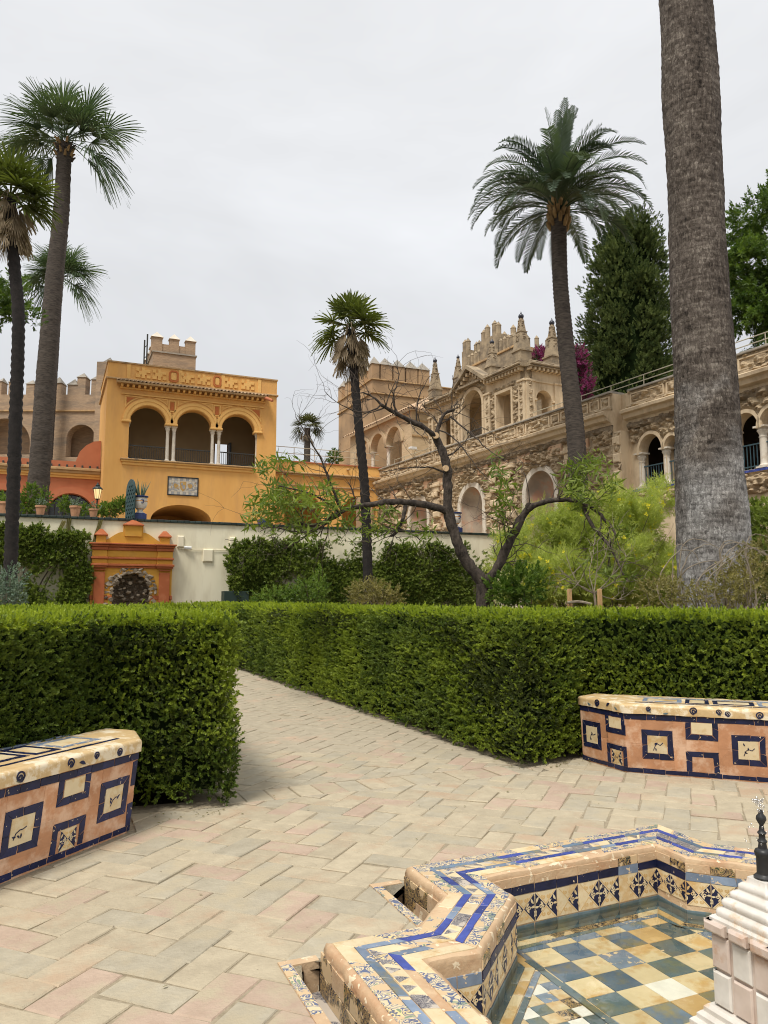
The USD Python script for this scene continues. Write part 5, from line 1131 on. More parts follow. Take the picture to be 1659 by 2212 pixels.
def cornice_run(fr, x0, x1, tag_):
    m = MB(); prof = [(0.0, 7.86), (.10, 7.86), (.13, 7.96), (.30, 8.02), (.34, 8.16), (.46, 8.20), (.48, 8.30), (.36, 8.36), (0.0, 8.40)]
    n = max(2, int((x1 - x0) / .3)); xs = np.linspace(x0, x1, n); V = []
    for x in xs: V += [(x, y + (noise([x * 3, y, 0]) - .5) * .02, z) for z, y in prof]
    k = len(prof); m.add(V, [(i * k + j, i * k + j + 1, (i + 1) * k + j + 1, (i + 1) * k + j) for i in range(n - 1) for j in range(k - 1)], fr)
    for x in (x0, x1): m.add([(x, y, z) for z, y in prof], [(0, j, j + 1) for j in range(1, k - 1)], fr)
    m.build('cornice', 'plaster_old', ga)
    for (y0, y1, d, s) in ((7.62, 7.90, .24, 1), (8.38, 8.56, .20, 2)):
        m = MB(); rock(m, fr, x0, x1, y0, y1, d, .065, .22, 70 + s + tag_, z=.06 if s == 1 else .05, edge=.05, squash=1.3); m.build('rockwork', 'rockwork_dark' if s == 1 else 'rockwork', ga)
    # parapet panels and coping
    x = x0 + .1; lng = True
    while x < x1 - .3:
        w = min(1.55 if lng else .50, x1 - .1 - x); m = MB(); rock(m, fr, x + .07, x + w - .07, 8.60, 8.92, .17, .055, .20, int(90 + x * 7 + tag_), z=-.01, edge=.05, squash=1.4); m.build('parapet_rock', 'rockwork', ga)
        mm = MB(); mm.prism(sbox(x, 8.565, x + w, 8.955).difference(sbox(x + .06, 8.61, x + w - .06, 8.91)), -.015, .045, fr); mm.build('parapet_frame', 'plaster_old', ga)
        x += w + .09; lng = not lng
    m = MB(); rock(m, fr, x0, x1, 8.95, 9.06, .13, .06, .16, 140 + tag_, z=.0, edge=.03, squash=1.0); m.build('rockwork', 'rockwork', ga)
    m = MB(); m.box(x0, x1, 9.045, 9.12, -.6, .10, fr, .015); m.build('parapet_coping', 'merlon_top', ga)
cornice_run(G0, TE, TJ - .0, 0)
# near part: recessed arcade
G1 = GF(.45)
arch_c = [(6.68, .50), (7.62, .30), (8.56, .50), (9.5, .30), (10.45, .42), (11.35, .42), (12.3, .42), (13.25, .42), (14.2, .42)]
SP_ = 6.72
holes = []
for c, h in arch_c:
    lobes = arch_poly(c, h, 5.46, SP_, 1.15)
    holes.append(lobes)
hole = unary_union(holes)
m = MB(); m.prism(sbox(TJ, 0, TN, 8.0).difference(hole), -.35, 0, G1); m.box(TJ, TN, 7.9, 8.55, -3.4, -.36, G1); m.box(TJ, TN, 0, 5.30, -3.4, -.36, G1); m.box(TJ, TN, 8.0, 9.04, -.355, -.01, G1); m.build('wall', 'plaster_old', ga)
m = MB(); m.box(TJ, 9.9, 5.3, 7.9, -3.3, -3.0, G1); m.box(TJ, TN, 7.84, 7.898, -3.0, -.36, G1); m.box(TJ, TJ + .05, 5.3, 7.84, -3.0, -.36, G1); m.build('inner_wall', 'dark_wood_and_shade', ga)  # wall and ceiling coloured near black to paint the arcade's shade
m = MB(); m.prism(sbox(9.9, 5.3, TN, 7.9).difference(unary_union([sbox(c - .40, 5.3, c + .40, 7.5) for c, h in arch_c[4:]])), -3.3, -3.0, G1); m.build('back_arcade', 'inner_shaded', ga)  # shaded wall colour stands in for the dimness behind the arches
m = MB(); m.box(TJ - .02, TJ + .35, 0, 7.60, -.0, .44, G1); m.build('corner_pier', 'plaster_old', ga)
m = MB(); rock(m, G1, TJ + .4, TN, 7.12, 7.72, .22, .05, .19, 201, sbox(TJ, 7, TN, 7.8).difference(hole.buffer(.1))); m.build('rockwork', 'rockwork', ga)
m = MB(); rock(m, G1, TJ + .36, TN, 4.72, 5.36, .26, .05, .19, 202); m.build('rockwork', 'rockwork', ga)
m = MB(); rock(m, G1, 12.4, TN, 1.2, 4.7, .16, .07, .26, 203, fill=.55); m.build('rockwork', 'rockwork', ga)
for y in np.arange(4.6, 7.4, .62): m = MB(); m.box(TJ + .0, TJ + .33, y, y + .32, .44, .56, G1, .04); m.build('pilaster_block', 'plaster_old', ga)
m = MB(); rock(m, G1, TJ + .02, TJ + .34, 4.3, 7.55, .16, .05, .18, 204, z=.43); m.build('rockwork', 'rockwork', ga)
for k, (c, h) in enumerate(arch_c):
    m = MB(); m.prism(ring_arch(c, h + .01, .10, SP_ - .05, SP_, 1.15), .001, .10, G1); m.build('arch_moulding', 'plaster_old', ga)
    m = MB(); rock(m, G1, c - h - .1, c + h + .1, SP_, SP_ + h * 1.3 + .35, .20, .05, .2, 210 + k, arch_poly(c, h + .32, SP_ - .2, SP_, 1.15).difference(arch_poly(c, h + .10, SP_ - .3, SP_, 1.15))); m.build('rockwork', 'rockwork', ga)
xs = [6.12] + [(arch_c[i][0] + arch_c[i][1] + arch_c[i + 1][0] - arch_c[i + 1][1]) / 2 for i in range(len(arch_c) - 1)] + [14.72]
for x in xs: column(ga, G1, x, 5.47, SP_ + .02, -.10, .115)
a = TJ + .4
m = MB(); m.box(a, TN, 5.37, 5.465, -.4, .06, G1, .01); m.build('sill', 'plaster_old', ga)
x = a
while x < TN - .1: mm = MB(); mm.box(x, x + .17, 5.38, 5.455, .061, .075, G1); mm.build('sill_tile', 'tile_cobalt', ga); x += .175
for i in range(len(xs) - 1):
    m = MB(); m.box(xs[i] + .1, xs[i + 1] - .1, 6.22, 6.26, -.12, -.08, G1); m.box(xs[i] + .1, xs[i + 1] - .1, 5.56, 5.59, -.115, -.085, G1); m.build('handrail', 'rail_teal', ga)
    for x in np.arange(xs[i] + .18, xs[i + 1] - .12, .115):
        m = MB(); m.tube([(x, 5.48, -.1), (x, 5.85, -.1), (x, 6.22, -.1)], [.012, .017, .012], 5, fr=G1); m.build('baluster', 'rail_teal', ga)
G1c = GF(.45)
cornice_run(G1c, TJ + .36, TN, 40)
m = MB(); xs_ = np.arange(3.2, TN, 1.6)
for z in (9.32, 9.52): m.tube([(.15, z, -.5), (TN, z, -.5)], .018, 5, fr=G0)
for x in xs_: m.tube([(x, 9.1, -.5), (x, 9.52, -.5)], .018, 5, fr=G0)
for z in (9.4, 9.7): m.tube([(-13, z, -.9), (-8.3, z, -.9)], .018, 5, fr=G0)
for x in np.arange(-13, -8.2, 1.2): m.tube([(x, 9.1, -.9), (x, 9.7, -.9)], .018, 5, fr=G0)
m.build('roof_railing', 'rail_pale', ga)
m = MB(); m.box(-9.05, -8.75, 9.5, 9.62, .05, .4, G0, .02); m.tube([(-8.8, 9.45, 0), (-8.8, 9.55, .1)], .03, 6, fr=G0); tag(m.build('security_camera', 'white_paint'), 'small white security camera fixed above the gallery beside the stone pavilion', 'camera')

# ------------------------------------------------------------------ pavilion with spires on the gallery
G3 = GF(.30); pv = thing('stone_pavilion', 'stone belvedere pavilion with pediment, tall arch and dark tipped spires on the gallery', 'pavilion', tuple(np.array([18, 27, 9.0]) + NIN * .3))
ZB, ZE = 9.05, 11.55
arch = arch_poly(-4.0, .82, 8.85, 10.68); w1, w2 = sbox(-2.05, 9.28, -.98, 10.80), sbox(-6.95, 9.28, -5.88, 10.80)
fp = unary_union([sbox(-8, ZB - .3, 0, ZE), Polygon([(-5.35, ZE - .1), (-2.65, ZE - .1), (-2.65, ZE), (-4.0, 12.42), (-5.35, ZE)])])
m = MB(); m.prism(fp.difference(unary_union([arch, w1, w2])), -.35, 0, G3); m.build('front_wall', 'plaster_old', pv)
GE = Frame(G3((0.0, 0, 0)), (math.cos(PH), math.sin(PH)))      # the end that faces the garden
DP = 1.95
eh = arch_poly(.98, .42, 9.05, 10.22)
m = MB(); m.prism(sbox(.0, ZB - .3, DP, ZE).difference(eh), -.35, .0, GE); m.build('end_wall', 'plaster_old', pv)
m = MB(); m.prism(sbox(0.35, ZB - .3, DP, ZE), -8.0, -7.65, GE); bk = sbox(-7.65, ZB - .3, -.36, ZE).difference(unary_union([sbox(-4.62, 8.8, -3.85, 10.25), sbox(-2.0, 9.2, -1.0, 10.7)])); m.prism(bk, -DP, -DP + .3, G3); m.build('back_wall', 'plaster_old', pv)
m = MB(); m.box(-7.64, -.36, ZE - .15, ZE - .02, -DP + .3, -.36, G3); m.build('ceiling', 'plaster_old', pv)
for (a, b, dpt) in ((-8.0, -7.55, .08), (-5.5, -5.05, .10), (-2.95, -2.5, .10), (-.45, 0.0, .08)):
    m = MB(); m.box(a, b, ZB, 10.95, .001, dpt, G3); m.box(a - .04, b + .04, 10.95, 11.05, .001, dpt + .06, G3, .02); m.box(a - .04, b + .04, ZB - .1, ZB + .12, .001, dpt + .05, G3, .02); m.build('pilaster', 'plaster_old', pv)
for (a, b) in ((0.0, .42), (DP - .42, DP)):
    m = MB(); m.box(a, b, ZB, 10.95, .001, .07, GE); m.box(a - .03, b + .03, 10.95, 11.04, .001, .12, GE, .02); m.build('pilaster', 'plaster_old', pv)
m = MB(); m.box(.43, DP - .43, 10.96, 11.02, .001, .05, GE); m.box(.2, DP - .2, 10.1, 10.2, .001, .06, GE) if False else None; m.box(.42, .56, 10.13, 10.22, .001, .08, GE, .01); m.box(1.40, DP - .43, 10.13, 10.22, .001, .08, GE, .01); m.build('string_course', 'plaster_old', pv)
m = MB(); m.prism(ring_arch(-4.0, .82, .16, 8.9, 10.68), .001, .09, G3); m.build('arch_moulding', 'plaster_old', pv)
for c in (-1.515, -6.415): m = MB(); m.prism(sbox(c - .66, 9.15, c + .66, 10.93).difference(sbox(c - .54, 9.28, c + .54, 10.80)), .001, .08, G3); m.build('window_frame', 'plaster_old', pv)
k = 300
for (x0, x1, y0, y1) in ((-5.04, -4.98, 9, 11), ):
    pass
am = arch_poly(-4.0, 1.0, 8.9, 10.68)
m = MB(); rock(m, G3, -5.06, -2.94, 9.0, 12.0, .16, .05, .18, 301, sbox(-5.04, 9, -2.96, 12.2).intersection(Polygon([(-5.2, 8), (-2.8, 8), (-2.8, 11.3), (-4, 12.3), (-5.2, 11.3)])).difference(am), edge=.05); m.build('rockwork', 'rockwork', pv)
for (a, b) in ((-2.49, -2.18), (-.84, -.47), (-7.53, -7.1), (-5.82, -5.52)):
    m = MB(); rock(m, G3, a, b, 9.1, 10.9, .15, .05, .17, int(310 + a * 5), edge=.05); m.build('rockwork', 'rockwork', pv)
for c in (-1.515, -6.415): m = MB(); rock(m, G3, c - .8, c + .8, 10.93, 11.16, .13, .05, .16, int(320 + c), edge=.05); m.build('rockwork', 'rockwork', pv)
for x in (-.22, -2.72, -5.27, -7.78):
    for y in np.arange(9.3, 10.9, .36): m = MB(); rock(m, G3, x - .09, x + .09, y, y + .24, .10, .04, .12, int(330 + x + y * 9), z=.09, edge=.04); m.build('rock_boss', 'rockwork', pv)
for y in np.arange(9.3, 10.9, .36): m = MB(); rock(m, GE, .12, .30, y, y + .24, .10, .04, .12, int(360 + y * 9), z=.07, edge=.04); m.build('rock_boss', 'rockwork', pv)
m = MB(); m.box(-3.2, -2.4, 0, 0, 0, 0, G3) if False else None
# cornice with dentils
for (a, b) in ((-8.1, -5.4), (-2.6, .1)):
    m = MB(); m.box(a, b, ZE - .0, ZE + .07, -.3, .34, G3, .02); m.box(a, b, ZE + .072, ZE + .16, -.3, .42, G3, .03); m.build('cornice', 'spire_stone', pv)
    for x in np.arange(a + .1, b - .1, .23): m = MB(); m.box(x, x + .11, ZE - .13, ZE - .002, .001, .28, G3, .01); m.build('dentil', 'plaster_old', pv)
m = MB(); m.box(-.0, DP + .1, ZE, ZE + .07, -.3, .34, GE, .02); m.box(0, DP + .1, ZE + .072, ZE + .16, -.3, .42, GE, .03); m.build('cornice', 'spire_stone', pv)
for x in np.arange(.05, DP, .23): m = MB(); m.box(x, x + .11, ZE - .13, ZE - .002, .001, .28, GE, .01); m.build('dentil', 'plaster_old', pv)
m = MB()
for sg in (-1, 1):
    p0, p1 = np.array([-4.0 + sg * 1.5, 11.55]), np.array([-4.0, 12.52]); d = (p1 - p0) / np.linalg.norm(p1 - p0); nn = np.array([-d[1], d[0]]) * (1 if d[0] > 0 else -1)
    q = Polygon([p0, p1, p1 + [0, .18], p0 + nn * .16]); m.prism(q, -.3, .40, G3)
m.build('pediment_cornice', 'spire_stone', pv)
for sg in (-1, 1):
    p0, p1 = np.array([-4.0 + sg * 1.4, 11.50]), np.array([-4.0, 12.40])
    for t in np.arange(.08, .95, .16): c = p0 + (p1 - p0) * t; m = MB(); m.box(c[0] - .055, c[0] + .055, c[1] - .09, c[1] + .07, .001, .28, G3, .01); m.build('dentil', 'plaster_old', pv)
m = MB(); rk = [(-8.1, -5.3), (-2.7, .1)]
for i, (a, b) in enumerate(rk): rock(m, G3, a, b, ZE + .14, ZE + .30, .12, .05, .16, 380 + i, z=.26, edge=.04)
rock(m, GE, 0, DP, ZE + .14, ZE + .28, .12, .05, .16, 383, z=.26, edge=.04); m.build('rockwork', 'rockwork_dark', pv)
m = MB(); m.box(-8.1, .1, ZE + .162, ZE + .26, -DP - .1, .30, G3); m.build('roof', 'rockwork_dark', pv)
rl = MB(); rl.box(-4.82, -3.18, 9.62, 9.66, -.2, -.16, G3)
for x in np.arange(-4.76, -3.2, .10): rl.box(x, x + .02, 8.95, 9.62, -.19, -.17, G3)
rl.build('railing', 'rail', pv)
def spire(t, n, zb, zt, w, name='spire'):
    fr = G3; H = zt - zb; w *= .88; m = MB(); m.box(t - w, t + w, zb, zb + H * .20, -n - w, -n + w, fr); m.box(t - w * 1.15, t + w * 1.15, zb + H * .20, zb + H * .23, -n - w * 1.15, -n + w * 1.15, fr)
    L = []
    for ww, hh in ((w * .95, .232), (w * .56, .58), (w * .66, .585), (w * .66, .60), (w * .5, .605), (w * .24, .86)):
        L.append(np.array([(t + sx * ww, zb + H * hh, -n + sz * ww) for sx, sz in ((-1, -1), (-1, 1), (1, 1), (1, -1))]))
    m.loft(L, fr); sp = m.build(name, 'spire_stone', pv)
    m = MB(); m.vlathe([(w * .2, H * .855), (w * .38, H * .875), (w * .44, H * .905), (w * .34, H * .935), (w * .15, H * .95), (w * .12, H * .97), (w * .02, H)], (t, zb, -n), 8, fr); m.build('finial', 'finial', sp, smooth=50)
    m = MB()
    for (y0, y1, ws) in ((.26, .56, .62), (.61, .82, .34)):
        rock(m, fr, t - w * ws, t + w * ws, zb + H * y0, zb + H * y1, .07, .035, .10, int(400 + t * 9 + y0 * 50), z=-n + w * (.95 - (y0 + y1) * .40), edge=.04, mask=Polygon([(t - w * ws, zb + H * y0), (t + w * ws, zb + H * y0), (t + w * ws * .55, zb + H * y1), (t - w * ws * .55, zb + H * y1)]))
        fe = Frame3(G3((t, 0, -n)), GE.M[:3, 0], UPZ); rock(m, fe, -w * ws, w * ws, zb + H * y0, zb + H * y1, .07, .035, .10, int(430 + t * 9 + y0 * 50), z=w * (.95 - (y0 + y1) * .40), edge=.04, mask=Polygon([(-w * ws, zb + H * y0), (w * ws, zb + H * y0), (w * ws * .55, zb + H * y1), (-w * ws * .55, zb + H * y1)]))
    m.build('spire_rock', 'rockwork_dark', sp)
def base_t(px, off): return G3.pix(px, 700, -off)[0]
for (px, n, yt, yb, w) in ((Z7(955, 0)[0], .35, Z7(0, 60)[1], Z7(0, 520)[1], .34), (Z7(1243, 0)[0], 1.75, Z7(0, 120)[1], Z7(0, 575)[1], .33), (Z7(150, 0)[0], .35, Z7(0, 485)[1], Z7(0, 860)[1], .30), (Z7(365, 0)[0], 1.6, Z7(0, 462)[1], Z7(0, 730)[1], .24), (Z7(683, 0)[0], .7, Z7(0, 315)[1], Z7(0, 640)[1], .30)):
    b, t_ = G3.pix(px, yb, -n), G3.pix(px, yt, -n); spire((b[0] + t_[0]) / 2, n, b[1] - .12, t_[1], w)
# ------------------------------------------------------------------ castle-like turret block behind the pavilion
K = GF(3.2); kp = thing('stone_turret', 'pale stone turret block with slender pointed battlement posts behind the pavilion', 'tower', tuple(np.array([18, 27, 9.0]) + NIN * 3.2))
KX = lambda x, y: K.pix(*Z7(x, y))
x0, x1 = KX(400, 500)[0], KX(895, 480)[0]; zb = KX(740, 468)[1]; x0b = x0
m = MB(); m.box(x0, x1, 8.8, zb, -4.4, 0, K); m.build('wall', 'spire_stone', kp)
m = MB(); m.box(x0 - .06, x1 + .06, zb + .001, zb + .12, -4.46, .06, K, .02); m.build('string_course', 'gutter_stone', kp)
cx0, cx1 = KX(570, 400)[0], KX(735, 400)[0]; zc = KX(600, 330)[1]
m = MB(); m.box(cx0, cx1, zb + .121, zc, -1.6, -.0, K); m.box(x0, x0 + .55, zb + .121, KX(440, 420)[1], -1.2, 0, K); m.box(x1 - .5, x1, zb + .121, KX(860, 380)[1], -1.2, 0, K); m.build('upper_block', 'spire_stone', kp)
def post(x, z, y0, y1, w=.115, n=8):
    m = MB(); m.vlathe([(w, 0), (w, y1 - y0 - .02), (w * 1.15, y1 - y0), (.01, y1 - y0 + w * 1.5)], (x, y0, z), n, K); m.build('battlement_post', 'spire_stone', kp)
for zz in (-.12, -4.2):
    for x in np.arange(x0 + .2, x1 - .1, .33):
        if zz > -1 and (cx0 - .1 < x < cx1 + .1): continue
        post(x, zz, zb + .12, zb + .72)
for z in (-.8, -1.5, -2.2, -2.9, -3.6): post(x1 - .13, z, zb + .12, zb + .72); post(x0 + .13, z, zb + .12, zb + .72)
for x in (x0 + .14, x0 + .42): post(x, -.14, KX(440, 420)[1], KX(440, 340)[1], .15); post(x, -.9, KX(440, 420)[1], KX(440, 340)[1], .15)
for x in (x1 - .14, x1 - .40): post(x, -.14, KX(860, 380)[1], KX(860, 300)[1], .15); post(x, -.9, KX(860, 380)[1], KX(860, 300)[1], .15)
for x, z in ((cx0 + .14, -.16), (cx0 + .48, -.16), (cx1 - .14, -.16), (cx0 + .3, -1.4), (cx1 - .5, -1.4), (cx1 - .45, -.16)): post(x, z, zc, KX(600, 240)[1] + rnd.uniform(-.12, .15), .15)
# ------------------------------------------------------------------ arcaded building with tiled roof on the terrace walk
A = GF(1.5); ab_ = thing('arcade_house', 'pale brick house with three arches and a clay tile roof between brown tower and pavilion', 'building', tuple(np.array([18, 27, 9.0]) + NIN * 1.5 + np.array([-.8, 12, 0])))
t0, t1 = -20.4, -12.03
acs = [-14.15, -16.28, -18.4]
hole = unary_union([arch_poly(c, .93, 9.5, 11.02) for c in acs] + [sbox(acs[2] - .9, 9.5, acs[0] + .9, 10.96)])
m = MB(); m.prism(sbox(t0, 9.0, t1, 12.55).difference(hole), -.4, 0, A); AE = Frame(A((t1, 0, 0)), (math.cos(PH), math.sin(PH))); m.box(0.401, 4.2, 9.0, 12.5, -.4, 0, AE); m.build('wall', 'tower_pale', ab_); m = MB(); m.box(t0, t1 - .4, 9, 12.4, -3.4, -3.1, A); m.build('back_wall', 'tower_pale', ab_)
m = MB(); m.box(t0, t1, 8.6, 9.4, -3.1, -.41, A); m.build('floor', 'gutter_stone', ab_)
for c in acs: m = MB(); m.prism(ring_arch(c, .94, .22, 10.9, 11.02), .001, .08, A); m.build('archivolt', 'tower_pale', ab_)
for x in (acs[0] - 1.065, acs[1] - 1.06): column(ab_, A, x, 9.42, 10.98, -.18, .12)
for y in (11.0, 11.9): m = MB(); m.box(.0, 4.2, y, y + .08, .001, .05, AE); m.build('string_course', 'gutter_stone', ab_)
ridge = 14.15
for x in np.arange(t0 - .3, t1 + .3, .27):
    L = []; lim = np.clip((t1 + .35 - x) / 2.6, .12, 1)
    m = MB(); a = np.linspace(0, PI, 6)
    pts = [(12.52 + (ridge - 12.52) * q * lim, .38 - 3.0 * q * lim) for q in np.linspace(0, 1, 9)]
    for (y, z) in pts: L.append(np.array([(x + .105 * math.cos(t), y + .10 * math.sin(t) + rnd.uniform(-.012, .012), z) for t in a]))
    V = np.vstack(L); m.add(V, [(r * 6 + i, r * 6 + i + 1, (r + 1) * 6 + i + 1, (r + 1) * 6 + i) for r in range(8) for i in range(5)], A); m.build('roof_tile', 'roof_tile', ab_)
m = MB(); sl = [(t0 - .3, 12.50, .36), (t1 + .3, 12.50, .36), (t1 - 2.2, ridge - .02, -2.62), (t0 - .3, ridge - .02, -2.62)]; m.add(sl, [(0, 1, 2, 3)], A); m.add([(t1 + .3, 12.50, .36), (t1 + .3, 12.50, -4.4), (t1 - 2.2, ridge - .02, -2.62)], [(0, 1, 2)], A); m.build('roof_deck', 'roof_tile', ab_)
for z in np.arange(.3, -4.3, -.27):
    m = MB(); a = np.linspace(0, PI, 6); L = []; lim = 1 - abs((z + 2.62) / 2.98) if z > -2.62 else 1 - abs((z + 2.62) / 1.8)
    lim = max(lim, .06)
    for q in np.linspace(0, 1, 7): L.append(np.array([(t1 + .36 - 2.55 * q * lim, 12.52 + (ridge - 12.52) * q * lim + .10 * math.sin(t), z + .105 * math.cos(t)) for t in a]))
    m.add(np.vstack(L), [(r * 6 + i, r * 6 + i + 1, (r + 1) * 6 + i + 1, (r + 1) * 6 + i) for r in range(6) for i in range(5)], A); m.build('roof_tile', 'roof_tile', ab_)
# ------------------------------------------------------------------ palms
def unit(v): v = np.asarray(v, float); return v / np.linalg.norm(v)
def trunk(parent, pts, rad, mat, n=14, step=.12, ring=.03, rough=.05, seed=0, name='trunk', label=None):
    pts = np.array(pts, float); s = np.concatenate([[0], np.cumsum(np.linalg.norm(np.diff(pts, axis=0), axis=1))]); N = max(6, int(s[-1] / step)); t = np.linspace(0, s[-1], N)
    from scipy.interpolate import PchipInterpolator as PI_
    P = np.column_stack([PI_(s, pts[:, k])(t) for k in range(3)]); R = PI_(s, np.broadcast_to(rad, len(pts)))(t); a = np.arange(n) * 2 * PI / n; L = []
    for i, (p, r) in enumerate(zip(P, R)):
        q = np.column_stack([p[0] + r * np.cos(a), p[1] + r * np.sin(a), np.full(n, p[2])]); k = 1 + rough * (fbm(q * [1, 1, 2.5], 2.2 / max(r, .1) * .3, 4, seed) - .5) * 2 + (ring * (1 if i % 2 else -1)) * (.5 + noise(q, 1.5, seed + 1))
        L.append(p + (q - p) * k[:, None])
    m = MB(); m.loft(L); return m.build(name, mat, parent, smooth=True if ring < .01 else 60, label=label)
def fan_mesh(base, d, up, pet, R, n=34, spread=2.15, droop=.5, seed=0, split=.45, wid=.86, fold=.35):
    """one fan leaf: stalk and pleated blade of n pointed segments whose tips hang"""
    r = np.random.default_rng(seed); d = unit(d); s = unit(np.cross(d, up)); nn = np.cross(s, d); m = MB()
    q = np.linspace(0, 1, 6); st = base + np.outer(q * pet, d) + np.outer(q ** 2 * pet * -.13, [0, 0, 1]); m.tube(st, np.linspace(.028, .014, 6) * (R / 1.3) ** .5, 4)
    hub = st[-1]; dd = unit(st[-1] - st[-2]); s = unit(np.cross(dd, nn)); nn = np.cross(s, dd)
    for i in range(n):
        ph = (i / (n - 1) - .5) * 2 * spread; L = R * (1 - .28 * abs(ph / spread) ** 1.6) * r.uniform(.9, 1.08); c = dd * math.cos(ph) + s * math.sin(ph) + nn * (.16 * (i % 2) - .08 + fold * abs(math.sin(ph)) * .5)
        c = unit(c); w = s * math.cos(ph) - dd * math.sin(ph); hw = spread * R / n * .98 * wid; k = r.uniform(.5, 1.3) * droop
        pts = [(0, .05), (split, 1.0 * split), (.72, .5), (.9, .28), (1.0, .02)]; V = []
        for (t, ww) in pts:
            z = np.array([0, 0, -1.0]) * (max(0, t - split * .7) ** 1.7) * L * k * 1.5; p = hub + c * L * t + z; V += [p - w * hw * ww, p + w * hw * ww + nn * (.02 * (1 if i % 2 else -1))]
        m.add(V, [(2 * j, 2 * j + 1, 2 * j + 3, 2 * j + 2) for j in range(4)])
    return m
PV = lambda ang, dep: RT * math.cos(math.radians(ang)) + UPZ * math.sin(math.radians(ang)) + FH * dep
def fan_palm(label, base, mid, top, r0, r1, tmat, fronds, pet, R, mat, droop=.5, n=34, skirt=0, skirt_len=1.0, seed=0, group=None, ring=.02, boots=None, spread=2.15, split=.45):
    t = thing('fan_palm', label, 'palm tree', base, group or 'fan palms around the palace garden'); trunk(t, [base] + mid + [top], np.linspace(r0, r1, len(mid) + 2), tmat, 14, .10, ring, .10, seed)
    top = np.array(top); r = np.random.default_rng(seed)
    for i, (ang, dep, k) in enumerate(fronds):
        d = unit(PV(ang, dep)); fan_mesh(top + d * r1 * .5 + UPZ * (.1 * R), d, UPZ if abs(d[2]) < .93 else -FH, pet * k, R * r.uniform(.88, 1.08), n, spread, droop * (1.25 if d[2] < .3 else .45), seed * 100 + i, split).build('frond', mat, t)
    for i in range(skirt):
        a = r.uniform(0, 2 * PI); d = np.array([math.cos(a) * .42, math.sin(a) * .42, -1]) * 1.0; d[2] += r.uniform(-.1, .35)
        b = top + np.array([math.cos(a), math.sin(a), 0]) * r1 * .8 - UPZ * r.uniform(-.25, skirt_len * .45)
        fan_mesh(b, unit(d), np.array([math.cos(a), math.sin(a), .2]), pet * r.uniform(.5, .95), R * r.uniform(.6, .9), 16, .55, .12, seed * 100 + 500 + i, .5).build('dead_frond', 'dead_frond', t)
    if boots:
        for i in range(boots):
            a = i * 2.4; m = MB(); z = -.75 + .8 * i / boots; c = top + np.array([math.cos(a), math.sin(a), 0]) * r1 * 1.02 + UPZ * z; o = np.array([math.cos(a), math.sin(a), 0])
            m.tube([c, c + o * .08 + UPZ * .14, c + o * .17 + UPZ * .22], [.07, .055, .03], 5); m.build('leaf_stub', 'boot_ochre' if i % 3 else 'trunk_brown', t)
    return t
W = 33.0
wb = onD(80, 1100, W); wb[2] = 4.18; wt = onD(140, 312, W)
rr = random.Random(3)
fr_ = [(128, .1, 1.1), (118, -.3, 1.0), (140, .5, 1.0), (98, .15, 1.15), (88, -.35, 1.0), (75, .3, 1.1), (60, -.1, 1.0), (48, .35, 1.0), (100, -.8, .7), (70, -.9, .8), (24, .1, 1.15), (12, -.2, 1.1), (30, .7, .9), (165, 0, 1.25), (175, -.3, 1.1), (188, .2, 1.0), (158, .8, .9), (-28, -.1, .9), (-42, .3, .8), (-15, -.7, .8), (212, .0, .75), (232, -.2, .55), (200, .6, .9), (110, 1.2, .8), (60, 1.3, .8)]
fr_a = [(100, .25, .34), (76, -.2, .40), (126, -.25, .42), (52, .3, .46), (150, .25, .5), (22, -.45, .55), (92, -.7, .32), (112, .6, .5), (64, .6, .5), (166, -.2, .6), (134, .15, 1.28), (117, -.3, .9), (97, .1, 1.35), (85, -.5, .5), (71, .25, 1.28), (54, -.1, .95), (25, .1, 1.1), (9, -.25, .82), (-36, .05, .75), (171, .1, 1.15), (186, -.3, .85), (152, -.5, .6), (236, -.05, .5), (208, .2, .7), (104, -1.2, .6), (40, .9, .8), (140, .9, .8), (-12, .6, .7), (60, -.8, .5), (36, -.5, .6), (160, .5, .9), (-24, -.35, .85)]
fan_palm('tallest fan palm with slightly curved grey trunk rising from the terrace at left', wb, [onD(97, 850, W), onD(118, 600, W), onD(134, 430, W)], wt, .46, .30, 'trunk_brown', fr_a, 1.6, 1.75, 'fan_grey', .55, 34, 0, seed=4, ring=.012, boots=26, spread=1.25, split=.42)
b = onD(22, 1310, 20); b[2] = 0
tp = onD(22, 430, 20)
fr2 = [(95, .2, 1), (120, -.2, 1), (70, .1, 1), (45, -.2, 1), (28, .2, 1), (10, -.1, 1), (-8, .1, 1), (-22, .3, .9), (60, -.8, .9), (20, -.9, .9), (100, -.9, .8), (140, .2, 1), (160, -.2, 1), (175, .2, 1), (195, 0, .9), (150, -.8, .9), (0, .9, .9), (50, 1.0, .9), (130, 1.0, .9), (-35, -.2, .8), (215, .2, .8), (35, .3, 1.05), (80, -.4, 1)]
fan_palm('shaggy fan palm at left edge with black trunk and pale skirt of dead fronds', b, [onD(34, 900, 20), onD(40, 700, 20), onD(30, 560, 20)], tp, .17, .15, 'trunk_black', fr2, .58, .80, 'fan_green', .30, 26, 64, 1.5, seed=5, ring=.07, spread=2.3, split=.5)
b = onD(797, 1300, 23); b[2] = 0; tp = onD(757, 712, 23)
fan_palm('small fan palm with thin black trunk and hanging dead skirt in the centre', b, [onD(789, 1080, 23), onD(776, 930, 23), onD(765, 810, 23)], tp, .15, .125, 'trunk_black', [(a + 8 * rr.uniform(-1, 1), dp, 1) for a, dp in [(x[0], x[1]) for i_, x in enumerate(fr2) if i_ % 4 != 3]] + [(85, .1, 1.1), (110, .3, 1), (65, .2, 1)], .54, .70, 'fan_green', .30, 26, 54, 1.3, seed=6, ring=.07, spread=2.3, split=.5)
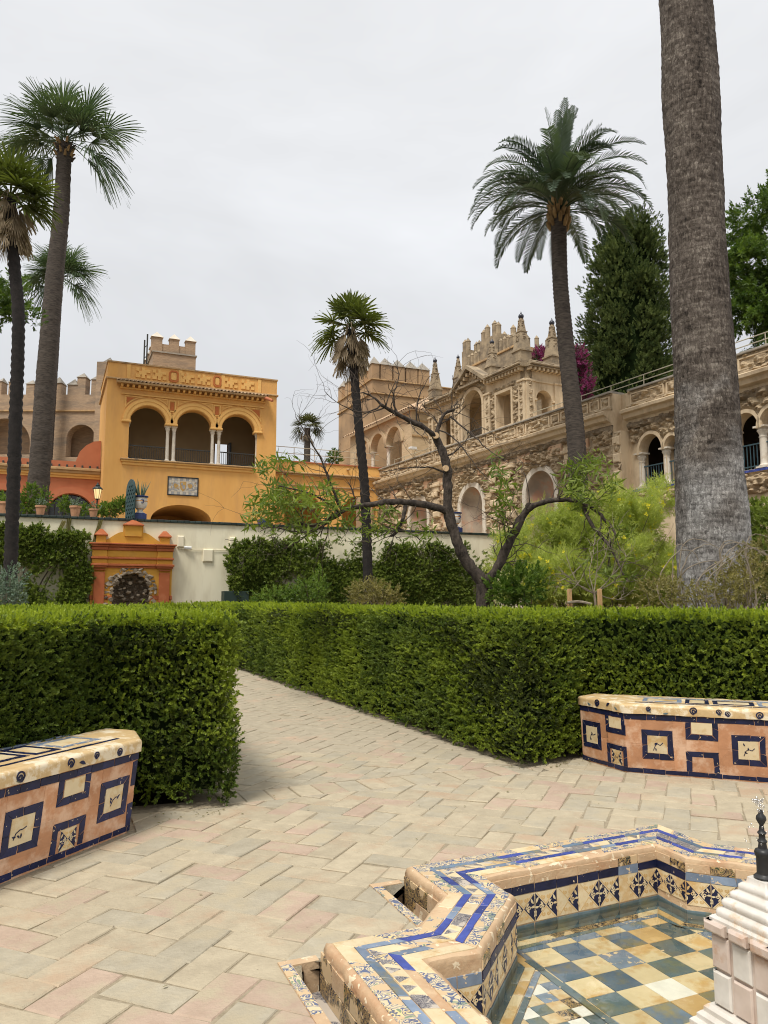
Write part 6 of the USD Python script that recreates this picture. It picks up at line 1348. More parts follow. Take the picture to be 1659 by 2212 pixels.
b = onD(100, 1000, 55); b[2] = 4.1
fan_palm('distant fan palm half hidden behind the tallest palm trunk', b, [], onD(128, 605, 55), .35, .28, 'trunk_brown', [(a, dp, k) for a, dp, k in fr_a], 1.4, 1.9, 'fan_grey', .65, 32, 0, seed=7, spread=1.4, split=.42)
b = onD(664, 1000, 75); b[2] = 4.1
fan_palm('tiny far fan palm seen above the orange wing roof', b, [], onD(664, 925, 75), .38, .3, 'trunk_brown', [(a, dp, 1) for a, dp, k in fr2], .75, .95, 'dry_fan', .5, 20, 10, 1.2, seed=8)
# date palm
DD = 25.0; b = onD(1256, 1070, DD); b[2] = 0; dt = onD(1207, 470, DD)
dp = thing('date_palm', 'feather leaved date palm with slender trunk in front of the stone gallery', 'palm tree', b)
trunk(dp, [b, onD(1245, 960, DD), onD(1222, 740, DD), onD(1209, 580, DD), dt], [.36, .30, .27, .255, .27], 'trunk_brown', 18, .07, .035, .05, 9)
def date_frond(base, az, el, L, sag, seed, lmax=.50):
    r = np.random.default_rng(seed); h = az - az.dot(UPZ) * UPZ; h = unit(h) if np.linalg.norm(h) > 1e-6 else RT; n = 22; e = math.radians(el); P = [np.array(base)]; 
    for i in range(n):
        t = i / n; ee = e - sag * t ** 1.3; P.append(P[-1] + (h * math.cos(ee) + UPZ * math.sin(ee)) * L / n)
    P = np.array(P); m = MB(); m.tube(P, np.linspace(.035, .006, n + 1), 4); T = np.gradient(P, axis=0); side = unit(np.cross(h, UPZ)); K = 46
    for j in range(K):
        t = .16 + .84 * (j + .5) / K; i = min(int(t * n), n - 1); p = P[i] + (P[i + 1] - P[i]) * (t * n - i); tg = unit(T[i]); nn = unit(np.cross(side, tg)); l = lmax * (math.sin(PI * min(1, .25 + .75 * t)) ** .6 * .9 + .12) * r.uniform(.85, 1.1)
        for sg in (-1, 1):
            d = unit(side * sg * .72 + tg * .75 + nn * (.28 + r.normal(0, .10)) * (1 if True else 0)); w = unit(np.cross(d, nn)) * .0195; dr = -UPZ * l * .16
            m.add([p - w * .6, p + w * .6, p + d * l * .55 + w + dr * .35, p + d * l * .55 - w + dr * .35, p + d * l + dr], [(0, 1, 2), (0, 2, 3), (3, 2, 4)])
    return m
r = np.random.default_rng(31); top = dt + UPZ * .25
spec = []
for i in range(14): spec.append((r.uniform(0, 2 * PI), r.uniform(72, 88), r.uniform(2.5, 3.3), r.uniform(.25, .7)))
for i in range(20): spec.append((i * 2.4 + r.uniform(-.3, .3), r.uniform(52, 70), r.uniform(3.1, 3.7), r.uniform(1.8, 2.5)))
for i in range(18): spec.append((i * 2.4 + r.uniform(-.3, .3), r.uniform(28, 48), r.uniform(3.1, 3.7), r.uniform(1.7, 2.2)))
for i in range(13): spec.append((i * 2.4 + 1 + r.uniform(-.3, .3), r.uniform(2, 22), r.uniform(2.6, 3.2), r.uniform(1.4, 1.8)))
for i, (a, el, L, sg) in enumerate(spec):
    az = np.array([math.cos(a), math.sin(a), 0]); date_frond(top + az * .12 + UPZ * (.5 * el / 90 - .1), az, el, L, sg, 40 + i).build('frond', 'date_leaf' if i % 4 else 'date_under', dp)
for az, el, L, sg in ((RT + FH * .2, 86, 3.2, .3), (-RT * .3, 88, 3.3, .2), (RT * .2 - FH * .2, 84, 3.0, .45)): date_frond(top + UPZ * .5, az, el, L, sg, 200 + int(el)).build('frond', 'date_leaf', dp)
for az, dep, L in ((-1, .15, 3.25), (-1, -.35, 3.0), (-.8, .5, 2.6), (1, .1, 3.2), (1, -.3, 3.0), (.45, -.8, 2.3), (-.4, -.9, 2.3), (-.1, -1, 2.3), (.9, .6, 3.0)): date_frond(top, RT * az + FH * dep, 44, L * 1.12, 1.95, 300 + int(az * 10 + dep * 7)).build('frond', 'date_leaf', dp)
for i in range(40):
    a = i * 2.4; z = -.35 + 1.15 * (i / 40); rad = .30 * (1 - .35 * max(0, z)); c = dt + np.array([math.cos(a), math.sin(a), 0]) * rad * .9 + UPZ * z; o = np.array([math.cos(a), math.sin(a), 0]); m = MB()
    m.tube([c - UPZ * .12, c + o * .07 + UPZ * .05, c + o * .12 + UPZ * .22], [.05, .075, .04], 6); m.build('leaf_stub', 'boot_ochre', dp)
# great trunk at the right
GD = 12.0; b = onD(1541, 1310, GD); b[2] = 0
gt = thing('giant_palm_trunk', 'huge grey brown palm trunk rising out of the picture at right', 'palm tree', b)
cs = [(1542, 1305, 149), (1540, 1111, 149), (1531, 976, 137), (1521, 806, 128), (1512, 600, 122), (1498, 347, 118), (1480, 0, 111), (1462, -330, 104)]
pts = [onD(x, y, GD) for x, y, w in cs]; rad = [w / 2 / 1673 * GD * (1.0 if y > 600 else 1.0 + .06 * (600 - y) / 600) for x, y, w in cs]
pts = [np.array([pts[0][0], pts[0][1], 0])] + pts; rad = [rad[0] * 1.02] + rad
P0 = np.array(pts); s = np.concatenate([[0], np.cumsum(np.linalg.norm(np.diff(P0, axis=0), axis=1))]); N = int(s[-1] / .032); t_ = np.linspace(0, s[-1], N)
P = np.column_stack([np.interp(t_, s, P0[:, k]) for k in range(3)]); Rr = np.interp(t_, s, rad); na = 150; a = np.arange(na) * 2 * PI / na; AA, TT = np.meshgrid(a, t_)
# broken vertical fibres and old leaf scars
q = np.column_stack([np.cos(AA).ravel() * 5, np.sin(AA).ravel() * 5, TT.ravel()])
fib = (fbm(q * [3.0, 3.0, 1.6], 1.0, 4, 3) - .5) * .030; scar = (np.abs(((TT.ravel() * 9 + 1.2 * noise(q * [.8, .8, .6], 1, 4)) % 1) - .5) - .25) * .012; blk = (noise(q * [3.4, 3.4, 9], 1, 5) - .5) * .020; big_ = (fbm(q * [.35, .35, .6], 1, 3, 6) - .5) * .10
dr_ = (fib + scar + blk + big_).reshape(N, na)
X = P[:, 0, None] + (Rr[:, None] + dr_) * np.cos(AA); Y = P[:, 1, None] + (Rr[:, None] + dr_) * np.sin(AA); Zz = np.repeat(P[:, 2, None], na, 1)
m = MB(); V = np.column_stack([X.ravel(), Y.ravel(), Zz.ravel()]); i = np.arange(N - 1)[:, None] * na + np.arange(na); j = np.arange(N - 1)[:, None] * na + (np.arange(na) + 1) % na
m.add(V, np.column_stack([i.ravel(), j.ravel(), (j + na).ravel(), (i + na).ravel()])); m.build('trunk', 'trunk_giant', gt, smooth=True)

# ------------------------------------------------------------------ peach tree
PD = 13.0; ZP = lambda x, y: (493.7 + .3637 * x, 1042.3 + .3637 * y); Z6 = lambda x, y: (1097.2 + .3386 * x, 1042.3 + .3386 * y)
b = onD(1047, 1320, PD); b[2] = 0
pt = thing('peach_tree', 'gnarled bare branched peach tree with sparse drooping leaves behind the long hedge', 'tree', b)
def wpts(pix, D0, D1=None, fn=lambda x, y: (x, y)):
    D = np.linspace(D0, D1 if D1 is not None else D0, len(pix)); return np.array([onD(*fn(x, y), d) for (x, y), d in zip(pix, D)])
def smoothp(p, k=4):
    from scipy.interpolate import CubicSpline
    s = np.concatenate([[0], np.cumsum(np.linalg.norm(np.diff(p, axis=0), axis=1))]); t = np.linspace(0, s[-1], (len(p) - 1) * k + 1); q = CubicSpline(s, p)(t) if len(p) > 2 else np.column_stack([np.interp(t, s, p[:, i]) for i in range(3)])
    return q + rng.normal(0, .006, q.shape) * (np.arange(len(q)) > 0)[:, None]
PXM = PD / 1673
limbs = []
def limb(pix, r0, r1, D0=PD, D1=None, fn=lambda x, y: (x, y), mat='bark_peach', name='limb'):
    p = smoothp(wpts(pix, D0, D1, fn)); rad = np.linspace(r0, r1, len(p)) * PXM * .9; m = MB(); m.tube(p, rad * (1 + .12 * rng.normal(0, 1, len(p)) * .6), 9, wob=.22); limbs.append((p, rad)); m.build(name, mat, pt, smooth=60); return p
m = MB(); p = smoothp(np.vstack([b[None], wpts([(1046, 1300), (1046, 1262)], PD)])); m.tube(p, np.linspace(17, 17.5, len(p)) * PXM, 10, wob=.2); m.build('trunk', 'bark_peach', pt, smooth=60)
limb([(1050, 1275), (1030, 1240), (1008, 1212), (985, 1160), (970, 1112), (967, 1060), (965, 1010), (955, 975), (941, 944)], 15, 9.5)
limb([(943, 948), (912, 922), (858, 895), (823, 874)], 7.5, 4, PD, PD - .6)
limb([(823, 874), (790, 850), (770, 848)], 3.2, 1.2, PD - .6, PD - .8); 
limb([(941, 944), (950, 915), (962, 893), (982, 884)], 6, 3)
limb([(966, 1105), (925, 1092), (860, 1084), (785, 1092), (733, 1107), (700, 1128), (640, 1128)], 9.5, 3, PD, PD - 1.2)
limb([(876, 1088), (872, 1112), (860, 1142), (845, 1158)], 5.5, 3, PD, PD - .4)
limb([(860, 1140), (900, 1160), (912, 1168)], 2.2, 1, PD - .3)
limb([(1046, 1262), (1065, 1240), (1090, 1195), (1115, 1140), (1142, 1096)], 13, 9)
limb([(1130, 1112), (1160, 1090), (1205, 1080), (1252, 1084), (1290, 1106), (1318, 1135), (1332, 1158)], 7, 2.5, PD, PD - .9)
limb([(1262, 1092), (1283, 1140), (1306, 1167), (1330, 1205), (1348, 1245), (1368, 1258)], 4.5, 1.8, PD - .4, PD - 1.3)
limb([(1218, 1081), (1238, 1065), (1243, 1040), (1262, 1020)], 3, 1.2, PD - .2)
limb([(740, 1103), (712, 1040), (690, 985), (668, 950), (640, 900)], 3.6, .9, PD - 1, PD - 1.4)
limb([(735, 1108), (690, 1075), (640, 1058), (600, 1050)], 3.2, 1, PD - 1, PD - 1.7)
limb([(735, 1112), (690, 1140), (650, 1165), (610, 1185)], 3.0, 1, PD - 1, PD - .6)
limb([(760, 1098), (765, 1070), (752, 1040)], 2.5, .8, PD - .9); limb([(860, 895), (852, 850), (860, 820), (850, 780)], 2.4, .6, PD - .4); limb([(900, 915), (905, 860), (930, 810)], 2.2, .6, PD - .2)
limb([(960, 990), (1000, 960), (1020, 930)], 2.2, .6); limb([(967, 1030), (930, 1010), (880, 1010), (820, 1020)], 2.4, .7, PD, PD - .8); limb([(972, 900), (1010, 930), (1060, 975), (1100, 1000)], 2.4, .7, PD, PD - .8)
limb([(950, 930), (990, 955), (1030, 1010), (1060, 1040)], 2.0, .6, PD, PD - .5); limb([(823, 874), (780, 890), (730, 870), (700, 845)], 2.0, .6, PD - .6, PD - 1.2)
limb([(1115, 1145), (1080, 1130), (1050, 1110)], 2, .6); limb([(690, 1130), (640, 1150), (590, 1140), (560, 1150)], 2, .7, PD - 1.2, PD - 1.5)
for (x, y, r_) in ((941, 941, 8), (963, 1012, 7.5), (1143, 1094, 9)):
    p = onD(x, y, PD - .09); m = MB(); d = -FH; m.tube([p, p + d * .025], [r_ * PXM, r_ * PXM * .9], 10); m.build('pruning_cut', 'cut_wood' if x < 1100 else 'bark_peach', pt)
tw = MB(); tips = []; r = np.random.default_rng(77)
def twig(p, d, L, rad, depth):
    n = 5; q = [p]; d = unit(d)
    for i in range(n): d = unit(d + r.normal(0, .22, 3) + [0, 0, -.03]); q.append(q[-1] + d * L / n)
    q = np.array(q); tw.tube(q, np.linspace(rad, rad * .45, n + 1), 4, cap=False)
    if depth: 
        for k in range(r.integers(2, 4)): i = r.integers(2, n + 1); twig(q[i], d + r.normal(0, .7, 3), L * r.uniform(.45, .75), rad * .55, depth - 1)
    else: tips.append(q[-1]); tips.append(q[3])
for (p, rad) in limbs[1:]:
    L = len(p)
    for k in range(int(4 + L * .55)):
        i = r.integers(L // 4, L); dirn = (p[min(i + 1, L - 1)] - p[max(0, i - 1)]); dirn = unit(dirn); side = r.normal(0, 1, 3); side -= dirn * side.dot(dirn)
        twig(p[i], dirn * .6 + unit(side) * .9 + [0, 0, .25], r.uniform(.3, .75), max(.004, min(.011, rad[i] * .4)), 1)
tag(tw.build('twigs', 'twig', pt), kind='stuff')
PLEAF = [leaf_fan(5, .10, .034, .16, s + 60, .9, 1.15, .12) for s in range(3)]
def px_of(p):
    d = np.asarray(p, float) - [0, 0, EYE]; f = d @ FWD; return CX + F * (d @ RT) / f, CY - F * (d @ UPV) / f
tips = np.array(tips); X_, Y_ = px_of(tips)
zones = [((640, 1100), (115, 62), 1.0), ((600, 1040), (60, 60), .9), ((760, 1120), (110, 45), .75), ((1080, 1045), (40, 65), .9), ((1275, 1045), (60, 60), 1.0), ((1090, 1120), (50, 50), .35), ((900, 1150), (40, 25), .6), ((1330, 1200), (90, 60), .4)]
LP = []
for p, x, y in zip(tips, X_, Y_):
    k = max([w for (c, s, w) in zones if ((x - c[0]) / s[0]) ** 2 + ((y - c[1]) / s[1]) ** 2 < 1] + [0.0])
    if r.random() < k: LP += [p + r.normal(0, .03, 3) for _ in range(r.integers(1, 3))]
for c, s, w in zones:
    for _ in range(int(34 * w * (s[0] * s[1]) / 5000)):
        a = r.uniform(0, 2 * PI); k = math.sqrt(r.random()) * .95; x, y = c[0] + s[0] * k * math.cos(a), c[1] + s[1] * k * math.sin(a); LP.append(onD(x, y, PD - r.uniform(.2, 1.6)))
LP = np.array(LP); dirs = np.array([0, 0, .15]) + r.normal(0, .8, LP.shape); instancer(pt, 'leaves', [(*s, 'peach_leaf') for s in PLEAF], LP, dirs, r.uniform(.7, 1.25, len(LP)), seed=3)

# ------------------------------------------------------------------ shrubs and climbers
def cloud(name, label, cat, lobes, D, depth, n, protos, size, stems=8, stem_mat='twig', group=None, seed=0, fn=lambda x, y: (x, y), part='foliage', z0=0.0, extra=None, shell=.35, updir=.5, clump=0, bottom=None):
    """a plant whose crown fills a few lobes; lobes given by where they stand: centre, half sizes"""
    r = np.random.default_rng(seed); C, S = [], []
    for (x, y, sx, sy, dd) in lobes:
        px, py = fn(x, y); ex, ey = np.array(fn(x + sx, y + sy)) - np.array(fn(x, y)); c = onD(px, py, D + dd); k = (D + dd) / 1673; C.append(c); S.append((abs(ex) * k, depth, abs(ey) * k))
    base = np.mean(C, axis=0); base[2] = z0; t = thing(name, label, cat, base, group); w = np.array([s[0] * s[2] for s in S]); w = w / w.sum(); P, Dn = [], []
    for c, s, ww in zip(C, S, w):
        m = int(n * ww); d = r.normal(0, 1, (m, 3)); d /= np.linalg.norm(d, axis=1, keepdims=True)
        if clump: cen = d[:max(4, m // clump)]; rad_ = np.interp(r.random(len(cen)), [0, 1], [1 - shell, 1.0]); idx = r.integers(0, len(cen), m); q = cen[idx] * rad_[idx, None] + r.normal(0, .5 / math.sqrt(len(cen)) + .03, (m, 3)); dd = q / np.linalg.norm(q, axis=1, keepdims=True)
        else: rad_ = (1 - shell) + shell * r.random(m) ** .6; rad_ *= .85 + .35 * fbm(d + seed, 2.2, 3, seed); q = d * rad_[:, None]; dd = d
        off = RT[None] * q[:, :1] * s[0] + FH[None] * q[:, 1:2] * s[1] + UPZ[None] * q[:, 2:3] * s[2]; P.append(c + off); Dn.append(RT[None] * dd[:, :1] + FH[None] * dd[:, 1:2] + UPZ[None] * dd[:, 2:3] + [0, 0, updir] + r.normal(0, .45, (m, 3)))
    P, Dn = np.vstack(P), np.vstack(Dn); ok = P[:, 2] > (z0 if bottom is None else bottom)
    P, Dn = P[ok], Dn[ok]; idx = None
    if extra: nb = len(protos); k = r.random(len(P)) < extra[1]; idx = np.where(k, nb, r.integers(0, nb, len(P))); protos = protos + [extra[0]]
    instancer(t, part, protos, P, Dn, r.uniform(.7, 1.3, len(P)) * size, idx, seed)
    if stems:
        m = MB()
        for k in range(stems):
            p = P[r.integers(0, len(P))]; b0 = base + np.array([r.normal(0, .15), r.normal(0, .15), 0]); mid = b0 * .5 + p * .5 + r.normal(0, .12, 3); m.tube(smoothp(np.array([b0, mid, p])), np.linspace(.02, .005, 9), 5)
        tag(m.build('stems', stem_mat, t), kind='stuff')
    return t
FE = [leaf_fan(18, .20, .010, .085, s + 80, .9, .15, .1) for s in range(3)]
FLW = leaf_fan(4, .03, .05, .055, 91, 1.0, .3, .4)
cloud('flowering_shrub', 'large feathery yellow green shrub with small yellow flowers beside the giant trunk', 'shrub', [(1265, 1165, 95, 72, 0), (1390, 1140, 66, 66, -.3), (1180, 1185, 75, 58, .2), (1108, 1215, 52, 58, .3), (1405, 1220, 70, 70, -.4), (1275, 1240, 115, 65, -.7), (1335, 1085, 40, 38, -.3), (1232, 1100, 38, 30, .3), (1428, 1078, 30, 36, 0), (1160, 1128, 36, 30, .4), (1330, 1190, 50, 45, -1.2), (1200, 1235, 50, 45, -1.0), (1180, 1280, 85, 36, -.4), (1320, 1285, 100, 34, -.5), (1420, 1280, 60, 36, -.3)], 16.5, 1.0, 14500, [(*s, 'yellow_shrub') for s in FE], 1.0, 40, seed=41, extra=((*FLW, 'yellow_flower'), .06), shell=.75, clump=55)
def climber(label, outline, n, seed, stems):
    r = np.random.default_rng(seed); poly = Polygon([WF.pix(x, y) for x, y in outline]); x0, y0, x1, y1 = poly.bounds
    t = thing('wall_climber', label, 'climbing plant', (x0, 26.7, 0), 'climbers on the cream wall'); q = r.random((n * 3, 2)) * [x1 - x0, y1 - y0] + [x0, y0]; q3 = np.column_stack([q, np.zeros(len(q))])
    bd = shapely.distance(shapely.points(q), poly.boundary) * np.where(shapely.contains_xy(poly, q[:, 0], q[:, 1]), 1, -1); dens = fbm(q3, .9, 4, seed)
    q = q[(bd + (fbm(q3, 2.4, 3, seed + 1) - .5) * .7 > .02) & (r.random(len(q)) < np.clip((dens - .30) * 4, .04, 1))]; q3 = np.column_stack([q, np.zeros(len(q))])
    z = .12 + .42 * fbm(q3, 1.4, 3, seed + 2) * r.random(len(q)) ** .5; P = WF(np.column_stack([q, z])); d = np.array([0, -.8, .25]) + r.normal(0, .55, P.shape)
    instancer(t, 'foliage', [(*s, 'vine_leaf') for s in BSPR], P, d, r.uniform(.8, 1.5, len(P)), seed=seed); m = MB()
    for (x, y) in stems:
        p = WF.pix(x, y); b0 = np.array([p[0], 0, .15])
        for k in range(7): e = np.array([p[0] + r.normal(0, .9), min(y1 - .1, p[1] + r.normal(.5, .7)), .2]); m.tube(smoothp(WF(np.array([b0 + [r.normal(0, .06), 0, 0], [p[0] + r.normal(0, .15), max(.8, p[1] * .55), .2], e]))), np.linspace(.04, .01, 9), 5)
    tag(m.build('stems', 'twig', t), kind='stuff'); return t
climber('dense dark green climber covering the cream wall left of the grotto', [(-120, 1130), (40, 1140), (190, 1160), (196, 1230), (188, 1420), (-120, 1420)], 5200, 51, [(60, 1250), (140, 1260)])
climber('long leafy climber spread over the cream wall behind the centre palm', [(478, 1215), (500, 1175), (560, 1160), (650, 1172), (760, 1168), (900, 1175), (1045, 1190), (1055, 1420), (520, 1420), (500, 1290)], 9500, 52, [(590, 1250), (700, 1260), (850, 1260), (985, 1260)])
TW = [leaf_fan(9, .14, .03, .05, s + 95, 1.1, .1, .2) for s in range(2)]
cloud('dry_shrub', 'rounded twiggy brown shrub around the foot of the centre palm', 'shrub', [(795, 1285, 45, 30, 0), (830, 1290, 40, 25, -.2)], 21.5, .5, 420, [(*s, 'dry_leaf') for s in TW], 1.2, 46, 'twig_pale', seed=61, shell=.8)
cloud('grey_shrub', 'pale grey leaved shrub at the left edge below the shaggy palm', 'shrub', [(20, 1270, 32, 45, 0), (8, 1300, 40, 40, .1)], 15.5, .4, 420, [(*s, 'agave') for s in TW], .9, 14, 'twig_pale', seed=62, shell=.8)
cloud('broadleaf_shrub', 'young broad leaved shrub behind the long hedge right of the peach trunk', 'shrub', [(1130, 1268, 45, 45, 0), (1085, 1275, 32, 30, .1)], 12.6, .4, 360, [(*s, 'citrus_leaf') for s in BSPR], .8, 12, seed=63, shell=.8)
cloud('garden_shrub', 'small bright upright shrub in front of the climber left of the centre palm', 'shrub', [(665, 1282, 42, 26, 0), (690, 1270, 14, 36, 0), (600, 1292, 50, 20, 0)], 20.5, .4, 420, [(*s, 'citrus_leaf') for s in TW], 1.1, 10, seed=64, shell=.8)
ds = cloud('tangled_shrub', 'tangled yellowing shrub with arching bare canes right of the giant trunk', 'shrub', [(1620, 1250, 70, 50, 0), (1575, 1275, 50, 35, -.3), (1650, 1200, 40, 40, .3), (1500, 1285, 40, 25, -.5), (1430, 1280, 55, 28, -.2)], 10.6, .5, 900, [(*s, 'dry_leaf') for s in TW], .72, 40, 'twig_pale', seed=65, shell=.85)
m = MB(); r = np.random.default_rng(66)
for k in range(16):
    x = r.uniform(1440, 1640); p = wpts([(x, 1320), (x + r.uniform(-30, 10), 1240), (x + r.uniform(-20, 50), 1175 + r.uniform(-10, 40)), (x + r.uniform(30, 120), 1170 + r.uniform(0, 70))], 10.4 + r.uniform(-.4, .3)); m.tube(smoothp(p, 5), np.linspace(.012, .004, 16), 5)
tag(m.build('canes', 'twig_pale', ds), kind='stuff')
cloud('dark_shrub', 'dark green bushy shrub at the right edge beneath the gallery', 'shrub', [(1655, 1160, 50, 70, 0), (1640, 1230, 50, 70, -.2), (1625, 1115, 20, 30, .3)], 13.5, .7, 900, [(*s, 'vine_leaf') for s in BSPR], 1.0, 10, seed=67, shell=.8)
# young staked tree behind the hedge
sb = onD(1290, 1330, 11.5); sb[2] = 0; sa = thing('staked_sapling', 'leafless pale sapling between two wooden stakes behind the long hedge', 'tree', sb); m = MB(); r = np.random.default_rng(68)
m.tube(smoothp(np.vstack([sb[None], wpts([(1285, 1300), (1283, 1282)], 11.5)])), .018, 6)
def spray(p, d, L, rad, dep):
    q = [p]; d = unit(d)
    for i in range(5): d = unit(d + r.normal(0, .16, 3) + [0, 0, .02]); q.append(q[-1] + d * L / 5)
    m.tube(q, np.linspace(rad, rad * .4, 6), 4, cap=False)
    if dep:
        for k in range(3): spray(q[r.integers(2, 6)], d + r.normal(0, .5, 3), L * .6, rad * .6, dep - 1)
o = onD(1283, 1282, 11.5)
for a in (20, 45, 80, 110, 150, 165, 10, 130): spray(o, PV(a, r.uniform(-.4, .4)), r.uniform(.45, .9), .010, 2)
m.build('branches', 'twig_pale', sa)
for x in (1230, 1295): p = onD(x, 1275, 11.4); mm = MB(); mm.box(p[0] - .025, p[0] + .025, p[1] - .025, p[1] + .025, 0, p[2] + .02, None, .006); tag(mm.build('wooden_stake', 'stake_wood'), 'wooden stake left of the pale sapling' if x < 1260 else 'wooden stake just right of the pale sapling', 'stake')
pa, pb = onD(1226, 1302, 11.35), onD(1280, 1305, 11.3); m = MB(); m.tube(smoothp(np.array([pa, (pa + pb) / 2 + [0, 0, .02], pb])), .02, 6); tag(m.build('tie_pole', 'twig_pale'), 'thin pale pole lying across hedge top between the wooden stakes', 'pole')
# cypress, trees beyond
CYP = [leaf_fan(18, .20, .05, .11, s + 120, 1.2, 0, .3) for s in range(3)]
r = np.random.default_rng(70); cb = onD(1358, 850, 46); ct = thing('cypress_tree', 'dense dark green cypress rising behind the stone gallery', 'tree', (cb[0], cb[1], 4.2))
prof = [(486, 34), (502, 50), (560, 64), (640, 84), (720, 92), (800, 96), (900, 100), (1000, 98)]; k = 46 / 1673; P, Dn = [], []
for c in range(330):
    y = 478 + 470 * r.random() ** .9; w = np.interp(y, *zip(*prof)) * k; a = r.uniform(0, 2 * PI); rad_ = w * r.uniform(.66, 1.10); cen = onD(1360 + 4 * math.sin(y / 60), y, 46) + RT * math.cos(a) * rad_ + FH * math.sin(a) * rad_; s = r.uniform(.38, .85); n = 60
    d = r.normal(0, 1, (n, 3)); d /= np.linalg.norm(d, axis=1, keepdims=True); P.append(cen + d * s * np.array([1, 1, 1.2]) * r.uniform(.6, 1, (n, 1))); Dn.append(d * .8 + [0, 0, 1.0] + (RT * math.cos(a) + FH * math.sin(a)) * .5)
instancer(ct, 'crown', [(*s, 'cypress_leaf') for s in CYP], np.vstack(P), np.vstack(Dn), r.uniform(.7, 1.2, 330 * 60), seed=70)
m = MB(); L = []
for y, w in prof: c = onD(1360, y, 46); a = np.arange(16) * 2 * PI / 16; L.append(np.array([c + (RT * math.cos(t) + FH * math.sin(t)) * w * k * .70 for t in a]))
m.loft(L); m.build('inner_branches', 'hedge_core', ct); m = MB(); m.tube([(cb[0], cb[1], 4.1), (cb[0], cb[1], 16)], [.4, .2], 8); m.build('trunk', 'bark_peach', ct)  # first mesh is a solid dark body painting shade inside the crown
TL_ = [leaf_fan(14, .34, .07, .17, s + 140, 1.1, .25, .2) for s in range(3)]
cloud('broad_tree', 'bright green leafy tree behind the gallery at the right edge', 'tree', [(1640, 480, 55, 60, 0), (1600, 560, 42, 50, 0), (1665, 600, 75, 60, 0), (1620, 660, 55, 55, 0), (1690, 700, 80, 70, 0), (1690, 420, 45, 50, 0)], 38, 2.2, 4200, [(*s, 'tree_leaf') for s in TL_], 1.0, 26, 'trunk_black', seed=71, shell=.85, z0=4.2, clump=26, updir=.1)
cloud('far_tree', 'green tree seen through the open gallery arch at the right edge', 'tree', [(1645, 960, 30, 45, 0), (1680, 930, 40, 50, 0)], 34, 1.2, 900, [(*s, 'tree_leaf') for s in TL_], .8, 6, 'trunk_black', seed=72, shell=.85, z0=4.2)
cloud('leafy_branch_tree', 'small dark leafed tree behind the black palm trunk at the left edge', 'tree', [(15, 660, 35, 38, 0), (65, 680, 20, 14, 0), (-20, 640, 30, 60, 0), (40, 615, 20, 14, 0)], 29, .8, 520, [(*s, 'tree_leaf') for s in TL_], .8, 0, 'trunk_black', seed=73, shell=.9, z0=4.2)
cloud('bougainvillea', 'magenta flowering bougainvillea behind the stone pavilion spires', 'shrub', [(1168, 776, 26, 20, 0), (1240, 785, 26, 36, 0), (1262, 830, 16, 40, 0)], 38, .9, 1300, [(*s, 'bougain') for s in TL_[:2]], .62, 10, seed=74, shell=.8, z0=4.2, extra=((*TL_[2], 'bougain_green'), .3), bottom=9.2)
cloud('far_bush', 'green bush behind the orange wing beside the brown tower', 'shrub', [(722, 990, 14, 16, 0)], 47, .6, 160, [(*s, 'tree_leaf') for s in TL_], .6, 3, seed=75, shell=.8, z0=4.2)

# ------------------------------------------------------------------ pots, vases and plants on the terrace wall
def pot(x, y, h, label, n, mat='agave', bush=True):
    p = WF.pix(*Z1(x, y)); c = np.array([p[0], 27.17, 4.315]); t = thing('potted_plant', label, 'potted plant', c, 'terracotta pots along the wall coping'); s = h / .36
    m = MB(); m.lathe([(.115, 0), (.165, .28), (.185, .282), (.185, .345), (.160, .345), (.155, .29)], c, 16) if s == 1 else m.lathe([(.115 * s, 0), (.165 * s, .28 * s), (.185 * s, .282 * s), (.185 * s, .345 * s), (.160 * s, .345 * s), (.155 * s, .29 * s)], c, 16); m.build('pot', 'pot_clay', t, smooth=40)
    r = np.random.default_rng(int(x)); P = c + UPZ * .30 * s + r.normal(0, .06, (n, 3)) * [1, 1, 1.2] + UPZ * .05; d = r.normal(0, .45, (n, 3)) + [0, 0, .8]; instancer(t, 'leaves', [(*q, mat) for q in TW], P, d, r.uniform(.8, 1.6, n), seed=int(x)); return t
pot(25, 1186, .40, 'terracotta pot with small plant on the wall coping, leftmost by the black palm trunk', 14, 'citrus_leaf'); pot(228, 1194, .33, 'terracotta pot with grey succulent right beside the great palm trunk base', 16); pot(427, 1199, .37, 'clay pot with bluish succulent in front of the glazed pink arch', 16); pot(531, 1203, .30, 'smallest clay pot, low plant, on the coping below the lantern', 10)
